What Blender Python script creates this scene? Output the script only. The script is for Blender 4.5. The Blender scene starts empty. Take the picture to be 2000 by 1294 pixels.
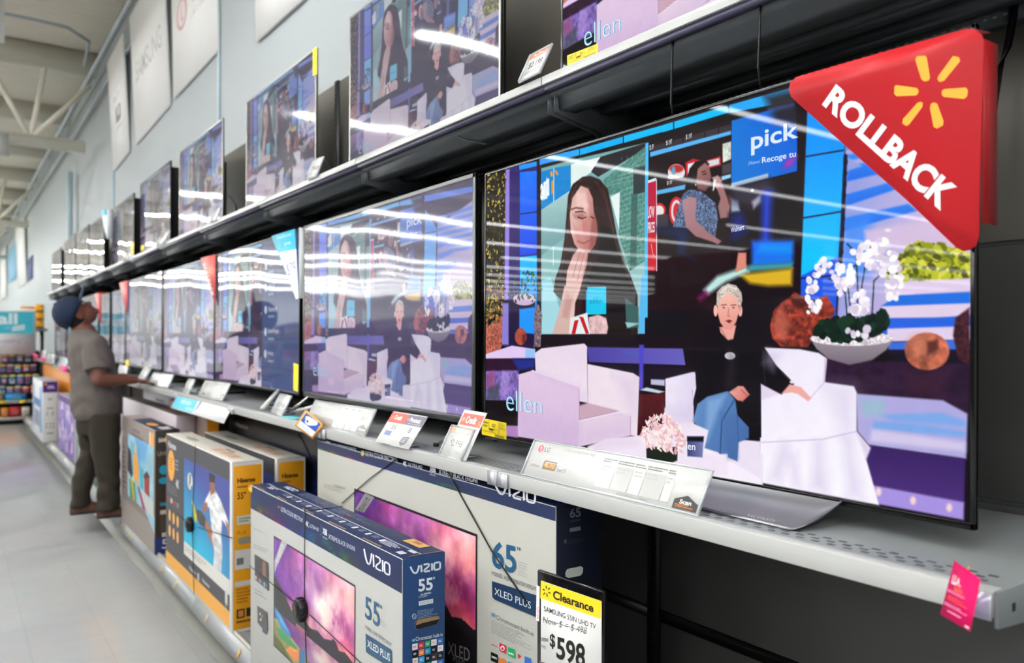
import bpy, bmesh, math, random
import numpy as np
from math import sin, cos, tan, pi, atan2, sqrt, radians
from mathutils import Vector, Matrix, geometry

random.seed(7)
RNG = np.random.default_rng(11)
SC = bpy.context.scene
COL = SC.collection

# ------------------------------------------------------------------ camera, world, exposure
F = 1560.0                                   # focal length in pixels of the 2000 x 1294 frame
PSI = atan2(1100, F)                         # the camera looks 35 degrees to the right of the aisle direction (+Y)
ROLL = .00227
CAM = np.array([0, 0, 1.43])
_r0 = np.array([cos(PSI), -sin(PSI), 0]); _u0 = np.array([0, 0, 1.0]); _fw = np.array([sin(PSI), cos(PSI), 0])
_R = _r0 * cos(ROLL) + _u0 * sin(ROLL)
_U = _u0 * cos(ROLL) - _r0 * sin(ROLL)
cd = bpy.data.cameras.new('camera'); cam = bpy.data.objects.new('camera', cd); COL.objects.link(cam)
m = Matrix.Identity(4)
for i in range(3):
    m[i][0] = _R[i]; m[i][1] = _U[i]; m[i][2] = -_fw[i]; m[i][3] = CAM[i]
cam.matrix_world = m
cd.sensor_width = 36; cd.lens = 36 * F / 2000; cd.shift_y = 13 / 2000
cd.clip_start = .05; cd.clip_end = 200
cd.dof.use_dof = True; cd.dof.focus_distance = 1.95; cd.dof.aperture_fstop = 3.0
SC.camera = cam
w = bpy.data.worlds.new('store_air'); SC.world = w; w.use_nodes = True
w.node_tree.nodes['Background'].inputs[0].default_value = (.93, .96, 1, 1)
w.node_tree.nodes['Background'].inputs[1].default_value = .6
vs = SC.view_settings
vs.view_transform = 'Standard'; vs.look = 'None'; vs.gamma = 1; vs.use_curve_mapping = False; vs.exposure = 0.0
SC.cycles.max_bounces = 7; SC.cycles.diffuse_bounces = 4; SC.cycles.sample_clamp_indirect = 6
SC.cycles.use_denoising = True
LIGHT = 73.0                                 # radiance of the strip lights


def ray(u, v):
    return _fw + _R * ((u - 1000) / F) - _U * ((v - 660) / F)


def PX(u, v, X):
    d = ray(u, v); return CAM + d * (X / d[0])


def PY(u, v, Y):
    d = ray(u, v); return CAM + d * (Y / d[1])


def PZ(u, v, Z):
    d = ray(u, v); return CAM + d * ((Z - 1.43) / d[2])


# ------------------------------------------------------------------ materials
MATS = {}


def lin(c):
    c = np.asarray(c, float) / 255.0
    return np.where(c <= .04045, c / 12.92, ((c + .055) / 1.055) ** 2.4)


def mat(name, rgb, rough=.5, metal=0.0, spec=.5, noise=0.0, scale=20, emit=None, bump=0.0, trans=0.0, ior=1.45, coat=0.0):
    if name in MATS:
        return MATS[name]
    M = bpy.data.materials.new(name); M.use_nodes = True
    nt = M.node_tree; b = nt.nodes['Principled BSDF']
    c = (*lin(rgb), 1)
    b.inputs['Base Color'].default_value = c
    b.inputs['Roughness'].default_value = rough
    b.inputs['Metallic'].default_value = metal
    b.inputs['Specular IOR Level'].default_value = spec
    b.inputs['IOR'].default_value = ior
    b.inputs['Transmission Weight'].default_value = trans
    b.inputs['Coat Weight'].default_value = coat
    if noise or bump:
        tc = nt.nodes.new('ShaderNodeTexCoord'); n = nt.nodes.new('ShaderNodeTexNoise')
        n.inputs['Scale'].default_value = scale; n.inputs['Detail'].default_value = 4
        nt.links.new(tc.outputs['Object'], n.inputs['Vector'])
        if noise:
            mx = nt.nodes.new('ShaderNodeMix'); mx.data_type = 'RGBA'
            mx.inputs[6].default_value = tuple(x * (1 - noise) for x in c[:3]) + (1,)
            mx.inputs[7].default_value = tuple(min(1, x * (1 + noise)) for x in c[:3]) + (1,)
            nt.links.new(n.outputs['Fac'], mx.inputs[0]); nt.links.new(mx.outputs[2], b.inputs['Base Color'])
        if bump:
            bp = nt.nodes.new('ShaderNodeBump'); bp.inputs['Strength'].default_value = bump; bp.inputs['Distance'].default_value = .01
            nt.links.new(n.outputs['Fac'], bp.inputs['Height']); nt.links.new(bp.outputs[0], b.inputs['Normal'])
    if emit:
        b.inputs['Emission Color'].default_value = c; b.inputs['Emission Strength'].default_value = emit
    MATS[name] = M
    return M


def colmat(name, rough=.45, spec=.4, coat=0.0):
    """printed surface: base colour from the mesh's Col attribute"""
    if name in MATS:
        return MATS[name]
    M = bpy.data.materials.new(name); M.use_nodes = True
    nt = M.node_tree; b = nt.nodes['Principled BSDF']
    a = nt.nodes.new('ShaderNodeAttribute'); a.attribute_name = 'Col'
    nt.links.new(a.outputs['Color'], b.inputs['Base Color'])
    b.inputs['Roughness'].default_value = rough; b.inputs['Specular IOR Level'].default_value = spec
    b.inputs['Coat Weight'].default_value = coat
    MATS[name] = M
    return M


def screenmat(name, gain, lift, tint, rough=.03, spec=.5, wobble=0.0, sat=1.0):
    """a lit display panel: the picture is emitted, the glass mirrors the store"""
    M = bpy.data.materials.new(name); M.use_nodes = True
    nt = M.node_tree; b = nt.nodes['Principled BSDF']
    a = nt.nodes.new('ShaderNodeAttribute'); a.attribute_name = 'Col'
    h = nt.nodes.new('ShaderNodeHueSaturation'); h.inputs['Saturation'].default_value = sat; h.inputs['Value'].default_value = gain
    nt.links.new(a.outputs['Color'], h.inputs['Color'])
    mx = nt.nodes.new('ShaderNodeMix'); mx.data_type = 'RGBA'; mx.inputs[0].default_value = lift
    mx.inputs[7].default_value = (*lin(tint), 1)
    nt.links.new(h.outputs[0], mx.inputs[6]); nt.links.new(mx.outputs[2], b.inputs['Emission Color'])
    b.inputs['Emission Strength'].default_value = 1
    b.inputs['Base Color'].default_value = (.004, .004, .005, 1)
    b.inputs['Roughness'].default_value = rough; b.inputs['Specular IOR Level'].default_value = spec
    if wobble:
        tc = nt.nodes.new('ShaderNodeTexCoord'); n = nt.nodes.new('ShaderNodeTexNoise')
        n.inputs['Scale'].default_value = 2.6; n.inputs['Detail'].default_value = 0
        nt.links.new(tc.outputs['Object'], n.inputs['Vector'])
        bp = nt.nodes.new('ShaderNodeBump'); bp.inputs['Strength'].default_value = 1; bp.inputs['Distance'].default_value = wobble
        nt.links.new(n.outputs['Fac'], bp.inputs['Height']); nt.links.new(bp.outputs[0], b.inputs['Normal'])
    return M


# ------------------------------------------------------------------ mesh helpers
class MB:
    """collects shapes in world coordinates; build() links them as ONE mesh object"""

    def __init__(s):
        s.v = []; s.f = []; s.m = []; s.c = []; s.mats = []; s.big = []

    def mi(s, mt):
        if mt not in s.mats:
            s.mats.append(mt)
        return s.mats.index(mt)

    def add(s, verts, faces, mt, col=(255, 255, 255)):
        o = len(s.v); k = s.mi(mt); c = tuple(lin(col))
        s.v += [tuple(map(float, p)) for p in verts]; s.c += [c] * len(verts)
        for f in faces:
            s.f.append([o + i for i in f]); s.m.append(k)
        return s

    def box(s, x0, x1, y0, y1, z0, z1, mt, col=(255, 255, 255), xf=None):
        x0, x1 = sorted((x0, x1)); y0, y1 = sorted((y0, y1)); z0, z1 = sorted((z0, z1))
        v = [(x, y, z) for x in (x0, x1) for y in (y0, y1) for z in (z0, z1)]
        if xf is not None:
            v = [tuple(xf @ Vector(p)) for p in v]
        return s.add(v, [(0, 1, 3, 2), (4, 6, 7, 5), (0, 4, 5, 1), (2, 3, 7, 6), (0, 2, 6, 4), (1, 5, 7, 3)], mt, col)

    def prism(s, pts, ext, mt, col=(255, 255, 255)):
        """closed 3D outline pts swept by the vector ext"""
        n = len(pts); e = np.array(ext, float); P = [np.array(p, float) for p in pts]
        tri = geometry.tessellate_polygon([[Vector(p) for p in P]])
        nn = sum(np.cross(P[t[1]] - P[t[0]], P[t[2]] - P[t[0]]) for t in tri)
        if nn @ e > 0:                                   # keep the faces pointing outward
            P = P[::-1]; tri = [tuple(n - 1 - i for i in reversed(t)) for t in tri]; tri = [tuple(reversed(t)) for t in tri]
            if sum(np.cross(P[t[1]] - P[t[0]], P[t[2]] - P[t[0]]) for t in tri) @ e > 0:
                tri = [tuple(reversed(t)) for t in tri]
        v = P + [p + e for p in P]
        f = [tuple(t) for t in tri] + [tuple(i + n for i in reversed(t)) for t in tri]
        f += [(i, i + n, (i + 1) % n + n, (i + 1) % n) for i in range(n)]
        return s.add(v, f, mt, col)

    def tube(s, pts, r, mt, n=8, col=(255, 255, 255)):
        P = [Vector(p) for p in pts]; rs = r if hasattr(r, '__len__') else [r] * len(P)
        v = []; f = []
        up = Vector((0, 0, 1))
        for i, p in enumerate(P):
            t = (P[min(i + 1, len(P) - 1)] - P[max(i - 1, 0)]).normalized()
            a = t.cross(up if abs(t.z) < .95 else Vector((1, 0, 0))).normalized(); b = t.cross(a)
            for k in range(n):
                q = 2 * pi * k / n
                v.append(p + (a * cos(q) + b * sin(q)) * rs[i])
        for i in range(len(P) - 1):
            for k in range(n):
                k2 = (k + 1) % n
                f.append((i * n + k, i * n + k2, (i + 1) * n + k2, (i + 1) * n + k))
        f.append(tuple(reversed(range(n)))); f.append(tuple(range((len(P) - 1) * n, len(P) * n)))
        return s.add(v, f, mt, col)

    def grid(s, O, Uv, Vv, img, mt):
        """picture raster img (H,W,3 sRGB 0..1) as a vertex-coloured grid: O top-left, Uv across, Vv down"""
        s.big.append((np.array(O, float), np.array(Uv, float), np.array(Vv, float), img, s.mi(mt)))
        return s

    def build(s, name, parent=None, base=None, bevel=0.0, smooth=False, seg=2):
        nv = len(s.v); V = np.array(s.v, float).reshape(-1, 3); C = np.array(s.c, float).reshape(-1, 3)
        loops = [np.array([i for f in s.f for i in f], int)]; sizes = [np.array([len(f) for f in s.f], int)]; mi = [np.array(s.m, int)]
        Vs = [V]; Cs = [C]; off = nv
        for O, Uv, Vv, img, k in s.big:
            H, W = img.shape[:2]
            uu, vv = np.meshgrid(np.linspace(0, 1, W), np.linspace(0, 1, H))
            Vs.append((O + uu[..., None] * Uv + vv[..., None] * Vv).reshape(-1, 3)); Cs.append(lin(img.reshape(-1, 3) * 255))
            idx = np.arange(H * W).reshape(H, W) + off
            q = np.stack([idx[:-1, :-1], idx[1:, :-1], idx[1:, 1:], idx[:-1, 1:]], -1).reshape(-1)
            loops.append(q); sizes.append(np.full(len(q) // 4, 4)); mi.append(np.full(len(q) // 4, k)); off += H * W
        V = np.concatenate(Vs); C = np.concatenate(Cs); L = np.concatenate(loops); S = np.concatenate(sizes); K = np.concatenate(mi)
        if base is None:
            base = parent['_base'] if parent is not None else (0, 0, 0)
        V = V - np.array(base, float)
        me = bpy.data.meshes.new(name)
        me.vertices.add(len(V)); me.vertices.foreach_set('co', V.ravel())
        me.loops.add(len(L)); me.loops.foreach_set('vertex_index', L.astype(np.int32))
        me.polygons.add(len(S)); st = np.concatenate([[0], np.cumsum(S)[:-1]])
        me.polygons.foreach_set('loop_start', st.astype(np.int32)); me.polygons.foreach_set('loop_total', S.astype(np.int32))
        me.polygons.foreach_set('material_index', K.astype(np.int32))
        for mt in s.mats:
            me.materials.append(mt)
        me.update(calc_edges=True); me.validate()
        at = me.attributes.new('Col', 'FLOAT_COLOR', 'POINT')
        at.data.foreach_set('color', np.concatenate([C, np.ones((len(C), 1))], 1).astype(np.float32).ravel())
        if smooth:
            me.polygons.foreach_set('use_smooth', np.ones(len(S), bool))
        o = bpy.data.objects.new(name, me); COL.objects.link(o)
        if parent is not None:
            o.parent = parent
        else:
            o.location = base
        o['_base'] = [float(x) for x in base]
        if bevel:
            b = o.modifiers.new('bevel', 'BEVEL'); b.width = bevel; b.segments = seg; b.limit_method = 'ANGLE'; b.angle_limit = radians(40)
        return o


def tag(o, label, cat, group=None):
    o['label'] = label; o['category'] = cat
    if group:
        o['group'] = group
    return o


def thing(name, label, cat, base, group=None):
    o = bpy.data.objects.new(name, None); COL.objects.link(o); o.location = tuple(map(float, base)); o.empty_display_size = .05
    o['_base'] = [float(x) for x in base]
    return tag(o, label, cat, group)


def struct(o):
    o['kind'] = 'structure'; return o


def copy_tree(o, parent=None):
    c = o.copy(); COL.objects.link(c)
    if parent is not None:
        c.parent = parent
    for ch in [x for x in COL.objects if x.parent == o]:
        copy_tree(ch, c)
    return c


_TXT = {}


def text_mesh(s, bold=0.0, shear=0.0):
    k = (s, bold, shear)
    if k not in _TXT:
        cu = bpy.data.curves.new('t', 'FONT'); cu.body = s; cu.size = 1; cu.offset = bold; cu.shear = shear; cu.resolution_u = 4
        o = bpy.data.objects.new('t', cu)
        me = o.to_mesh()
        v = np.array([p.co[:2] for p in me.vertices]); f = [tuple(p.vertices) for p in me.polygons]
        o.to_mesh_clear(); bpy.data.objects.remove(o); bpy.data.curves.remove(cu)
        if len(v):
            v = (v - v.min(0)) / np.maximum(v.max(0) - v.min(0), 1e-6)
        _TXT[k] = (v, f)
    return _TXT[k]


class Sheet:
    """printed artwork on a plane: flat layers, each a hair above the one before. Points are world points
    found by pix(u, v) on the plane, or local (a, b) metres from O along U and V when pix is None"""

    def __init__(s, mb, mt, N, O=None, U=None, V=None, pix=None, eps=.00007):
        s.mb = mb; s.mt = mt; s.N = np.array(N, float); s.k = 1; s.eps = eps; s.crop = (0, 0, 1)
        s.O = None if O is None else np.array(O, float); s.U = None if U is None else np.array(U, float); s.V = None if V is None else np.array(V, float)
        s.pix = pix

    def at(s, p):
        if s.pix is not None:
            x0, y0, k = s.crop
            return s.pix(x0 + p[0] / k, y0 + p[1] / k)
        return s.O + s.U * p[0] + s.V * p[1]

    def poly(s, pts, col):
        if isinstance(pts, str):
            pts = [tuple(map(float, q.split(','))) for q in pts.split()]
        W = [s.at(p) + s.N * s.eps * s.k for p in pts]; s.k += 1
        tri = geometry.tessellate_polygon([[Vector(p) for p in W]])
        F_ = []
        for t in tri:
            n = np.cross(W[t[1]] - W[t[0]], W[t[2]] - W[t[0]])
            F_.append(tuple(t) if n @ s.N > 0 else tuple(reversed(t)))
        s.mb.add(W, F_, s.mt, col)

    def rect(s, x0, y0, x1, y1, col):
        s.poly([(x0, y0), (x1, y0), (x1, y1), (x0, y1)], col)

    def rrect(s, x0, y0, x1, y1, r, col):
        p = []
        for cx, cy, a in ((x1 - r, y1 - r, 0), (x0 + r, y1 - r, 90), (x0 + r, y0 + r, 180), (x1 - r, y0 + r, 270)):
            p += [(cx + r * cos(radians(a + t)), cy + r * sin(radians(a + t))) for t in (0, 30, 60, 90)]
        s.poly(p, col)

    def ell(s, cx, cy, rx, ry, col, n=20, rot=0):
        c, q = cos(rot), sin(rot)
        s.poly([(cx + rx * cos(t) * c - ry * sin(t) * q, cy + rx * cos(t) * q + ry * sin(t) * c) for t in [2 * pi * i / n for i in range(n)]], col)

    def line(s, pts, wd, col):
        if isinstance(pts, str):
            pts = [tuple(map(float, q.split(','))) for q in pts.split()]
        for a, b in zip(pts[:-1], pts[1:]):
            d = np.array(b, float) - np.array(a, float); L = np.hypot(*d)
            if L == 0:
                continue
            n = np.array([-d[1], d[0]]) / L * wd / 2
            s.poly([tuple(a + n), tuple(b + n), tuple(b - n), tuple(a - n)], col); s.k -= 1
        s.k += 1

    def text(s, txt, quad, col, bold=0.0, shear=0.0):
        """quad: text box corners top-left, top-right, bottom-right, bottom-left (or x0,y0,x1,y1)"""
        if isinstance(quad, str):
            quad = [tuple(map(float, q.split(','))) for q in quad.split()]
        if len(quad) == 4 and not hasattr(quad[0], '__len__'):
            x0, y0, x1, y1 = quad; quad = [(x0, y0), (x1, y0), (x1, y1), (x0, y1)]
        v, f = text_mesh(txt, bold, shear)
        tl, tr, br, bl = [np.array(q, float) for q in quad]
        W = [s.at(tl * (1 - a) * b + tr * a * b + br * a * (1 - b) + bl * (1 - a) * (1 - b)) + s.N * s.eps * s.k for a, b in v]; s.k += 1
        s.mb.add(W, [g for g in f], s.mt, col)

    def lines(s, quad, n, col, th=.35, seed=0, words=True):
        """rows of tiny unreadable print filling a quad"""
        rr = random.Random(seed)
        tl, tr, br, bl = [np.array(q, float) for q in quad]
        P = lambda a, b: tuple(tl * (1 - a) * (1 - b) + tr * a * (1 - b) + br * a * b + bl * (1 - a) * b)
        for i in range(n):
            b0 = i / n; b1 = b0 + th / n; e = rr.uniform(.55, 1)
            a = 0
            while a < e:
                wd = rr.uniform(.05, .16); c = min(e, a + wd)
                s.poly([P(a, b0), P(c, b0), P(c, b1), P(a, b1)], col); s.k -= 1
                a = c + .02
        s.k += 1

    def spark(s, cx, cy, r, col, ax=(1, 0), ay=(0, 1)):
        """six rounded rays around a centre"""
        ax = np.array(ax, float); ay = np.array(ay, float); c0 = np.array([cx, cy], float)
        for i in range(6):
            t = radians(90 + 60 * i); d = (cos(t), sin(t)); n = (-sin(t), cos(t)); p = []
            for q, wd in ((.36, .085), (.40, .105), (.9, .15), (.97, .12), (1.0, .05)):
                p.append((q, wd))
            out = [(q, wd) for q, wd in p] + [(q, -wd) for q, wd in reversed(p)]
            s.poly([tuple(c0 + ax * r * (d[0] * q + n[0] * wd) + ay * r * (d[1] * q + n[1] * wd)) for q, wd in out], col); s.k -= 1
        s.k += 1
# ------------------------------------------------------------------ pictures painted in code (screen contents, box photographs)
def vnoise(H, W, fy, fx, seed):
    r = np.random.default_rng(seed); g = r.random((int(fy) + 3, int(fx) + 3))
    y = np.linspace(0, fy, H); x = np.linspace(0, fx, W); yi = y.astype(int); xi = x.astype(int)
    ty = (y - yi)[:, None]; tx = (x - xi)[None]; ty = ty * ty * (3 - 2 * ty); tx = tx * tx * (3 - 2 * tx)
    a = g[yi][:, xi]; b = g[yi][:, xi + 1]; c = g[yi + 1][:, xi]; d = g[yi + 1][:, xi + 1]
    return (a * (1 - tx) + b * tx) * (1 - ty) + (c * (1 - tx) + d * tx) * ty


def fbm(H, W, fy, fx, seed, o=4):
    return sum(vnoise(H, W, fy * 2 ** i, fx * 2 ** i, seed + i) * .5 ** i for i in range(o)) / sum(.5 ** i for i in range(o))


class Paint:
    def __init__(s, W, H, bg, xy):
        s.W = W; s.H = H; s.a = np.ones((H, W, 3)) * np.array(bg, float) / 255; s.xy = xy; s.crop = (0, 0, 1)

    def P(s, pts):
        if isinstance(pts, str):
            pts = [tuple(map(float, q.split(','))) for q in pts.split()]
        x0, y0, k = s.crop
        return np.array([s.xy(x0 + p[0] / k, y0 + p[1] / k) for p in pts])

    def _box(s, Q, pad):
        x0, y0 = np.floor(Q.min(0) - pad).astype(int); x1, y1 = np.ceil(Q.max(0) + pad).astype(int) + 1
        return max(0, x0), max(0, y0), min(s.W, x1), min(s.H, y1)

    def cov(s, Q, soft):
        x0, y0, x1, y1 = s._box(Q, soft + 1)
        if x1 <= x0 or y1 <= y0:
            return None
        X, Y = np.meshgrid(np.arange(x0, x1) + .0, np.arange(y0, y1) + .0)
        d = np.full(X.shape, 1e9); ins = np.zeros(X.shape, bool)
        for (ax, ay), (bx, by) in zip(Q, np.roll(Q, -1, 0)):
            ex, ey = bx - ax, by - ay; L = ex * ex + ey * ey + 1e-9
            t = np.clip(((X - ax) * ex + (Y - ay) * ey) / L, 0, 1)
            d = np.minimum(d, (X - ax - t * ex) ** 2 + (Y - ay - t * ey) ** 2)
            if ay != by:
                ins ^= ((ay > Y) != (by > Y)) & (X < ax + (Y - ay) / (by - ay) * ex)
        d = np.sqrt(d) * np.where(ins, 1, -1)
        return (x0, y0, x1, y1), np.clip(.5 + d / soft, 0, 1), X, Y

    def put(s, bx, c, col):
        x0, y0, x1, y1 = bx; r = s.a[y0:y1, x0:x1]; r += (col - r) * c[..., None]

    def poly(s, col, pts, soft=1.2, alpha=1.0, col2=None, g=None, noise=0.0, fq=.12, seed=1):
        Q = s.P(pts); r = s.cov(Q, soft)
        if r is None:
            return
        bx, c, X, Y = r; C = np.ones((*X.shape, 3)) * np.array(col, float) / 255
        if col2 is not None:
            a, b = s.P(g) if g else (Q.min(0), np.array([Q.min(0)[0], Q.max(0)[1]]))
            e = b - a; t = np.clip(((X - a[0]) * e[0] + (Y - a[1]) * e[1]) / (e @ e + 1e-9), 0, 1)[..., None]
            C = C * (1 - t) + np.array(col2, float) / 255 * t
        if noise:
            n = fbm(*X.shape, max(1, X.shape[0] * fq), max(1, X.shape[1] * fq), seed) - .5
            C = np.clip(C * (1 + 2 * noise * n[..., None]), 0, 1)
        s.put(bx, c * alpha, C)

    def ell(s, col, cx, cy, rx, ry, n=22, rot=0, **k):
        c, q = cos(rot), sin(rot)
        s.poly(col, [(cx + rx * cos(t) * c - ry * sin(t) * q, cy + rx * cos(t) * q + ry * sin(t) * c) for t in [2 * pi * i / n for i in range(n)]], **k)

    def line(s, col, pts, wd, soft=1.2, alpha=1.0):
        """stroke, wd in raster pixels"""
        Q = s.P(pts); x0, y0, x1, y1 = s._box(Q, wd + soft + 1)
        if x1 <= x0 or y1 <= y0:
            return
        X, Y = np.meshgrid(np.arange(x0, x1) + .0, np.arange(y0, y1) + .0); d = np.full(X.shape, 1e9)
        for (ax, ay), (bx, by) in zip(Q[:-1], Q[1:]):
            ex, ey = bx - ax, by - ay; L = ex * ex + ey * ey + 1e-9
            t = np.clip(((X - ax) * ex + (Y - ay) * ey) / L, 0, 1)
            d = np.minimum(d, (X - ax - t * ex) ** 2 + (Y - ay - t * ey) ** 2)
        s.put((x0, y0, x1, y1), np.clip(.5 + (wd / 2 - np.sqrt(d)) / soft, 0, 1) * alpha, np.array(col, float) / 255)

    def scatter(s, cols, pts, n, r0, r1, seed=1, asp=1.0, soft=1.0):
        """small blobs strewn inside an outline (leaves, petals); r in raster pixels"""
        Q = s.P(pts); rr = random.Random(seed); lo = Q.min(0); hi = Q.max(0); c0 = s.crop; xy = s.xy; k = 0
        s.crop = (0, 0, 1); s.xy = lambda x, y: (x, y)
        while k < n:
            x = rr.uniform(lo[0], hi[0]); y = rr.uniform(lo[1], hi[1]); ins = False
            for (ax, ay), (bx, by) in zip(Q, np.roll(Q, -1, 0)):
                if (ay > y) != (by > y) and x < ax + (y - ay) / (by - ay) * (bx - ax):
                    ins = not ins
            if not ins:
                continue
            k += 1; r = rr.uniform(r0, r1)
            s.ell(rr.choice(cols), x, y, r, r * asp, n=8, rot=rr.uniform(0, 3), soft=soft)
        s.crop = c0; s.xy = xy


def half(a):
    H, W = a.shape[0] // 2 * 2, a.shape[1] // 2 * 2
    a = a[:H, :W]; return (a[::2, ::2] + a[1::2, ::2] + a[::2, 1::2] + a[1::2, 1::2]) / 4


# traced on the big OLED panel: plane X = OX, Y from OYL (left edge) to OYR, Z from OZT down to OZB
OX, OYL, OYR, OZT, OZB = 1.36, 2.072, .634, 1.935, 1.131


def talk_show():
    W, H = 900, 506

    def xy(u, v):
        p = PX(u, v, OX); return ((OYL - p[1]) / (OYL - OYR) * (W - 1), (OZT - p[2]) / (OZT - OZB) * (H - 1))
    S = Paint(W, H, (16, 9, 14), xy); p = S.poly
    A = (920, 220, 3.236); B = (920, 560, 3.806); C = (1300, 180, 2.813); D = (1300, 500, 2.489); G = (1160, 220, 4.313)
    # set, left part
    S.crop = A
    p((45, 30, 110), '212,330 440,300 440,1294 212,1294', 3)
    p((150, 130, 222), '215,360 240,355 235,1294 205,1294', 4)
    p((20, 120, 255), '305,375 413,365 412,890 305,903', col2=(0, 70, 235))
    p((0, 190, 255), '305,912 413,900 412,1294 305,1294', col2=(10, 130, 255))
    p((20, 150, 255), '300,330 413,308 413,335 303,362')
    S.line((25, 18, 60), '305,640 413,625', 2)
    p((20, 12, 30), '412,300 440,296 440,1294 412,1294')
    S.scatter([(60, 55, 15), (110, 100, 20), (190, 165, 50), (40, 36, 12), (215, 190, 80)], '100,390 215,370 200,1294 88,1294', 330, 2, 5, 3, .5)
    p((30, 25, 10), '95,690 190,690 190,790 95,800', 6, .7)
    # top row of blue panes
    p((60, 150, 255), '430,288 680,228 680,268 430,330', col2=(0, 190, 255), g='430,300 900,200')
    p((0, 178, 252), '684,228 956,150 956,190 684,268')
    p((0, 190, 255), '962,146 1277,58 1277,100 962,190')
    S.crop = C
    p((0, 190, 255), '-20,180 335,72 345,110 -20,220'); p((30, 170, 255), '345,70 700,-30 740,40 350,112')
    S.line((10, 10, 40), '40,140 42,220', 2)
    # video picture, left half: woman under a store front
    S.crop = A
    p((120, 172, 172), '440,350 625,300 1095,190 1095,1294 440,1294', col2=(150, 195, 195))
    S.crop = B; p((125, 175, 178), '525,-60 1290,-60 1288,352 525,352')
    S.crop = A
    p((0, 135, 215), '440,372 540,345 625,330 625,492 440,615')
    p((228, 242, 240), '628,325 815,278 760,372 640,452 628,470')
    S.line((225, 235, 235), '520,350 516,960', 2); S.line((210, 230, 230), '441,617 622,495', 1.5)
    p((170, 205, 205), '440,615 625,495 625,760 440,900', col2=(105, 155, 160))
    p((38, 36, 42), '815,278 1100,190 1100,225 800,405 755,372')
    p((82, 138, 128), '830,425 1098,212 1095,935 1000,1000 930,770 940,500 870,520', noise=.25, fq=.3)
    for i in range(22):
        y = 250 + i * 32
        S.line((150, 195, 182), [(max(835, 1095 - (y - 210) * 1.25) if y < 420 else 935, y + 55), (1095, y)], .9, alpha=.8)
        for q in range(5):
            x = 950 + q * 33 + (i % 2) * 16; S.line((150, 195, 182), [(x, y + 32 - q * 6), (x, y + 50 - q * 6)], .9, alpha=.7)
    p((48, 60, 62), '1022,352 1098,335 1095,500 1022,520', 3); p((55, 95, 92), '1010,520 1050,515 1040,970 1000,1000', 3, .8)
    p((232, 245, 245), '878,532 936,500 932,742')
    p((150, 195, 195), '1000,1000 1095,940 1095,1294 1060,1294')
    p((255, 255, 255), '440,470 470,450 480,540 445,555', 3, .9); p((255, 255, 255), '474,420 490,412 492,520 478,530', 2, .9)
    for q in ('495,375 510,365 515,400 500,405', '505,430 518,425 518,500 505,520', '525,370 535,360 550,390 540,395'):
        p((240, 150, 50), q, 1.5)
    # woman, hand to mouth
    p((150, 212, 225), '445,1060 500,1038 560,1240 600,1400 440,1400')
    S.crop = B; p((165, 218, 228), '528,-10 600,-10 660,210 640,352 525,352'); S.crop = A
    p((44, 24, 24), '700,405 640,450 610,520 600,640 588,800 560,960 528,1050 518,1130 570,1190 600,1420 1050,1420 1048,1150 1000,1020 950,930 922,800 890,620 860,480 810,420 750,398', 2.5)
    p((20, 12, 16), '820,700 905,750 960,950 1010,1070 1040,1200 1000,1400 700,1400 700,1100 800,900', 8)
    p((226, 180, 172), '690,460 738,478 766,540 772,620 788,680 796,760 780,835 742,885 690,885 650,830 626,750 620,640 636,540', 2.5, col2=(180, 105, 100), g='640,700 790,760')
    p((150, 80, 78), '770,640 796,700 796,770 770,840 745,870 752,740', 6, .7)
    p((245, 205, 198), '665,500 720,500 735,590 660,600', 8, .8)
    S.line((90, 40, 40), '655,628 700,622 725,635', 2.2); S.line((80, 30, 30), '672,660 700,668 722,660', 2.4); S.line((90, 45, 40), '752,655 775,668', 2)
    p((205, 120, 112), '700,680 725,690 732,765 705,770', 5, .7); S.line((165, 80, 82), '672,812 710,826 755,800', 2.4)
    p((214, 168, 162), '698,862 735,888 727,960 702,1050 682,1130 655,1200 640,1420 545,1420 590,1150 603,1000 640,900 678,850', 2.2, col2=(235, 200, 196), g='700,900 600,1300')
    for q in ('690,872 660,960 640,1040', '712,885 690,970 668,1060', '730,900 714,990 700,1030'):
        S.line((150, 100, 100), q, 1.3)
    p((0, 200, 240), '735,1100 850,1100 850,1270 722,1276'); p((0, 165, 215), '722,1130 740,1105 742,1274 722,1276')
    S.crop = B
    p((0, 200, 240), '860,0 1000,0 1000,200 858,204'); p((222, 184, 186), '870,225 940,205 1000,230 1015,300 1005,352 870,352', 3, noise=.2)
    p((228, 238, 240), '735,230 860,190 880,352 730,352', 2)
    for q in ('765,250 795,245 770,350 742,350', '800,220 830,225 872,345 850,350'):
        p((200, 30, 35), q, 1.4)
    p((60, 98, 96), '1140,80 1240,150 1240,300 1150,310', 3); p((150, 200, 200), '1140,262 1255,270 1160,305', 2)
    p((215, 180, 170), '690,-10 790,-10 740,120 720,352 600,352 650,180', 2.2)
    p((90, 185, 240), '1262,-80 1292,-80 1285,354 1240,354'); S.crop = A; p((80, 190, 245), '1098,192 1118,186 1112,1294 1090,1294')
    S.crop = A
    for q in ('660,450 622,560 606,760 575,960', '690,425 640,500 618,640 600,860 560,1010', '800,470 850,560 880,700 925,880', '830,460 872,600 910,790 980,960', '780,430 835,500 870,640 900,760', '850,560 895,760 950,930 1010,1080', '905,800 960,960 1020,1100'):
        S.line((92, 58, 52), q, 1.6, 3, .55)
    p((70, 36, 34), '600,700 625,780 640,860 600,900 575,900', 6, .6); p((255, 222, 214), '700,560 735,580 738,640 712,660', 9, .5); p((190, 110, 106), '640,700 690,760 700,830 660,820', 8, .35); p((120, 60, 60), '640,640 700,635 722,650 700,672 650,668', 6, .4)
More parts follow.
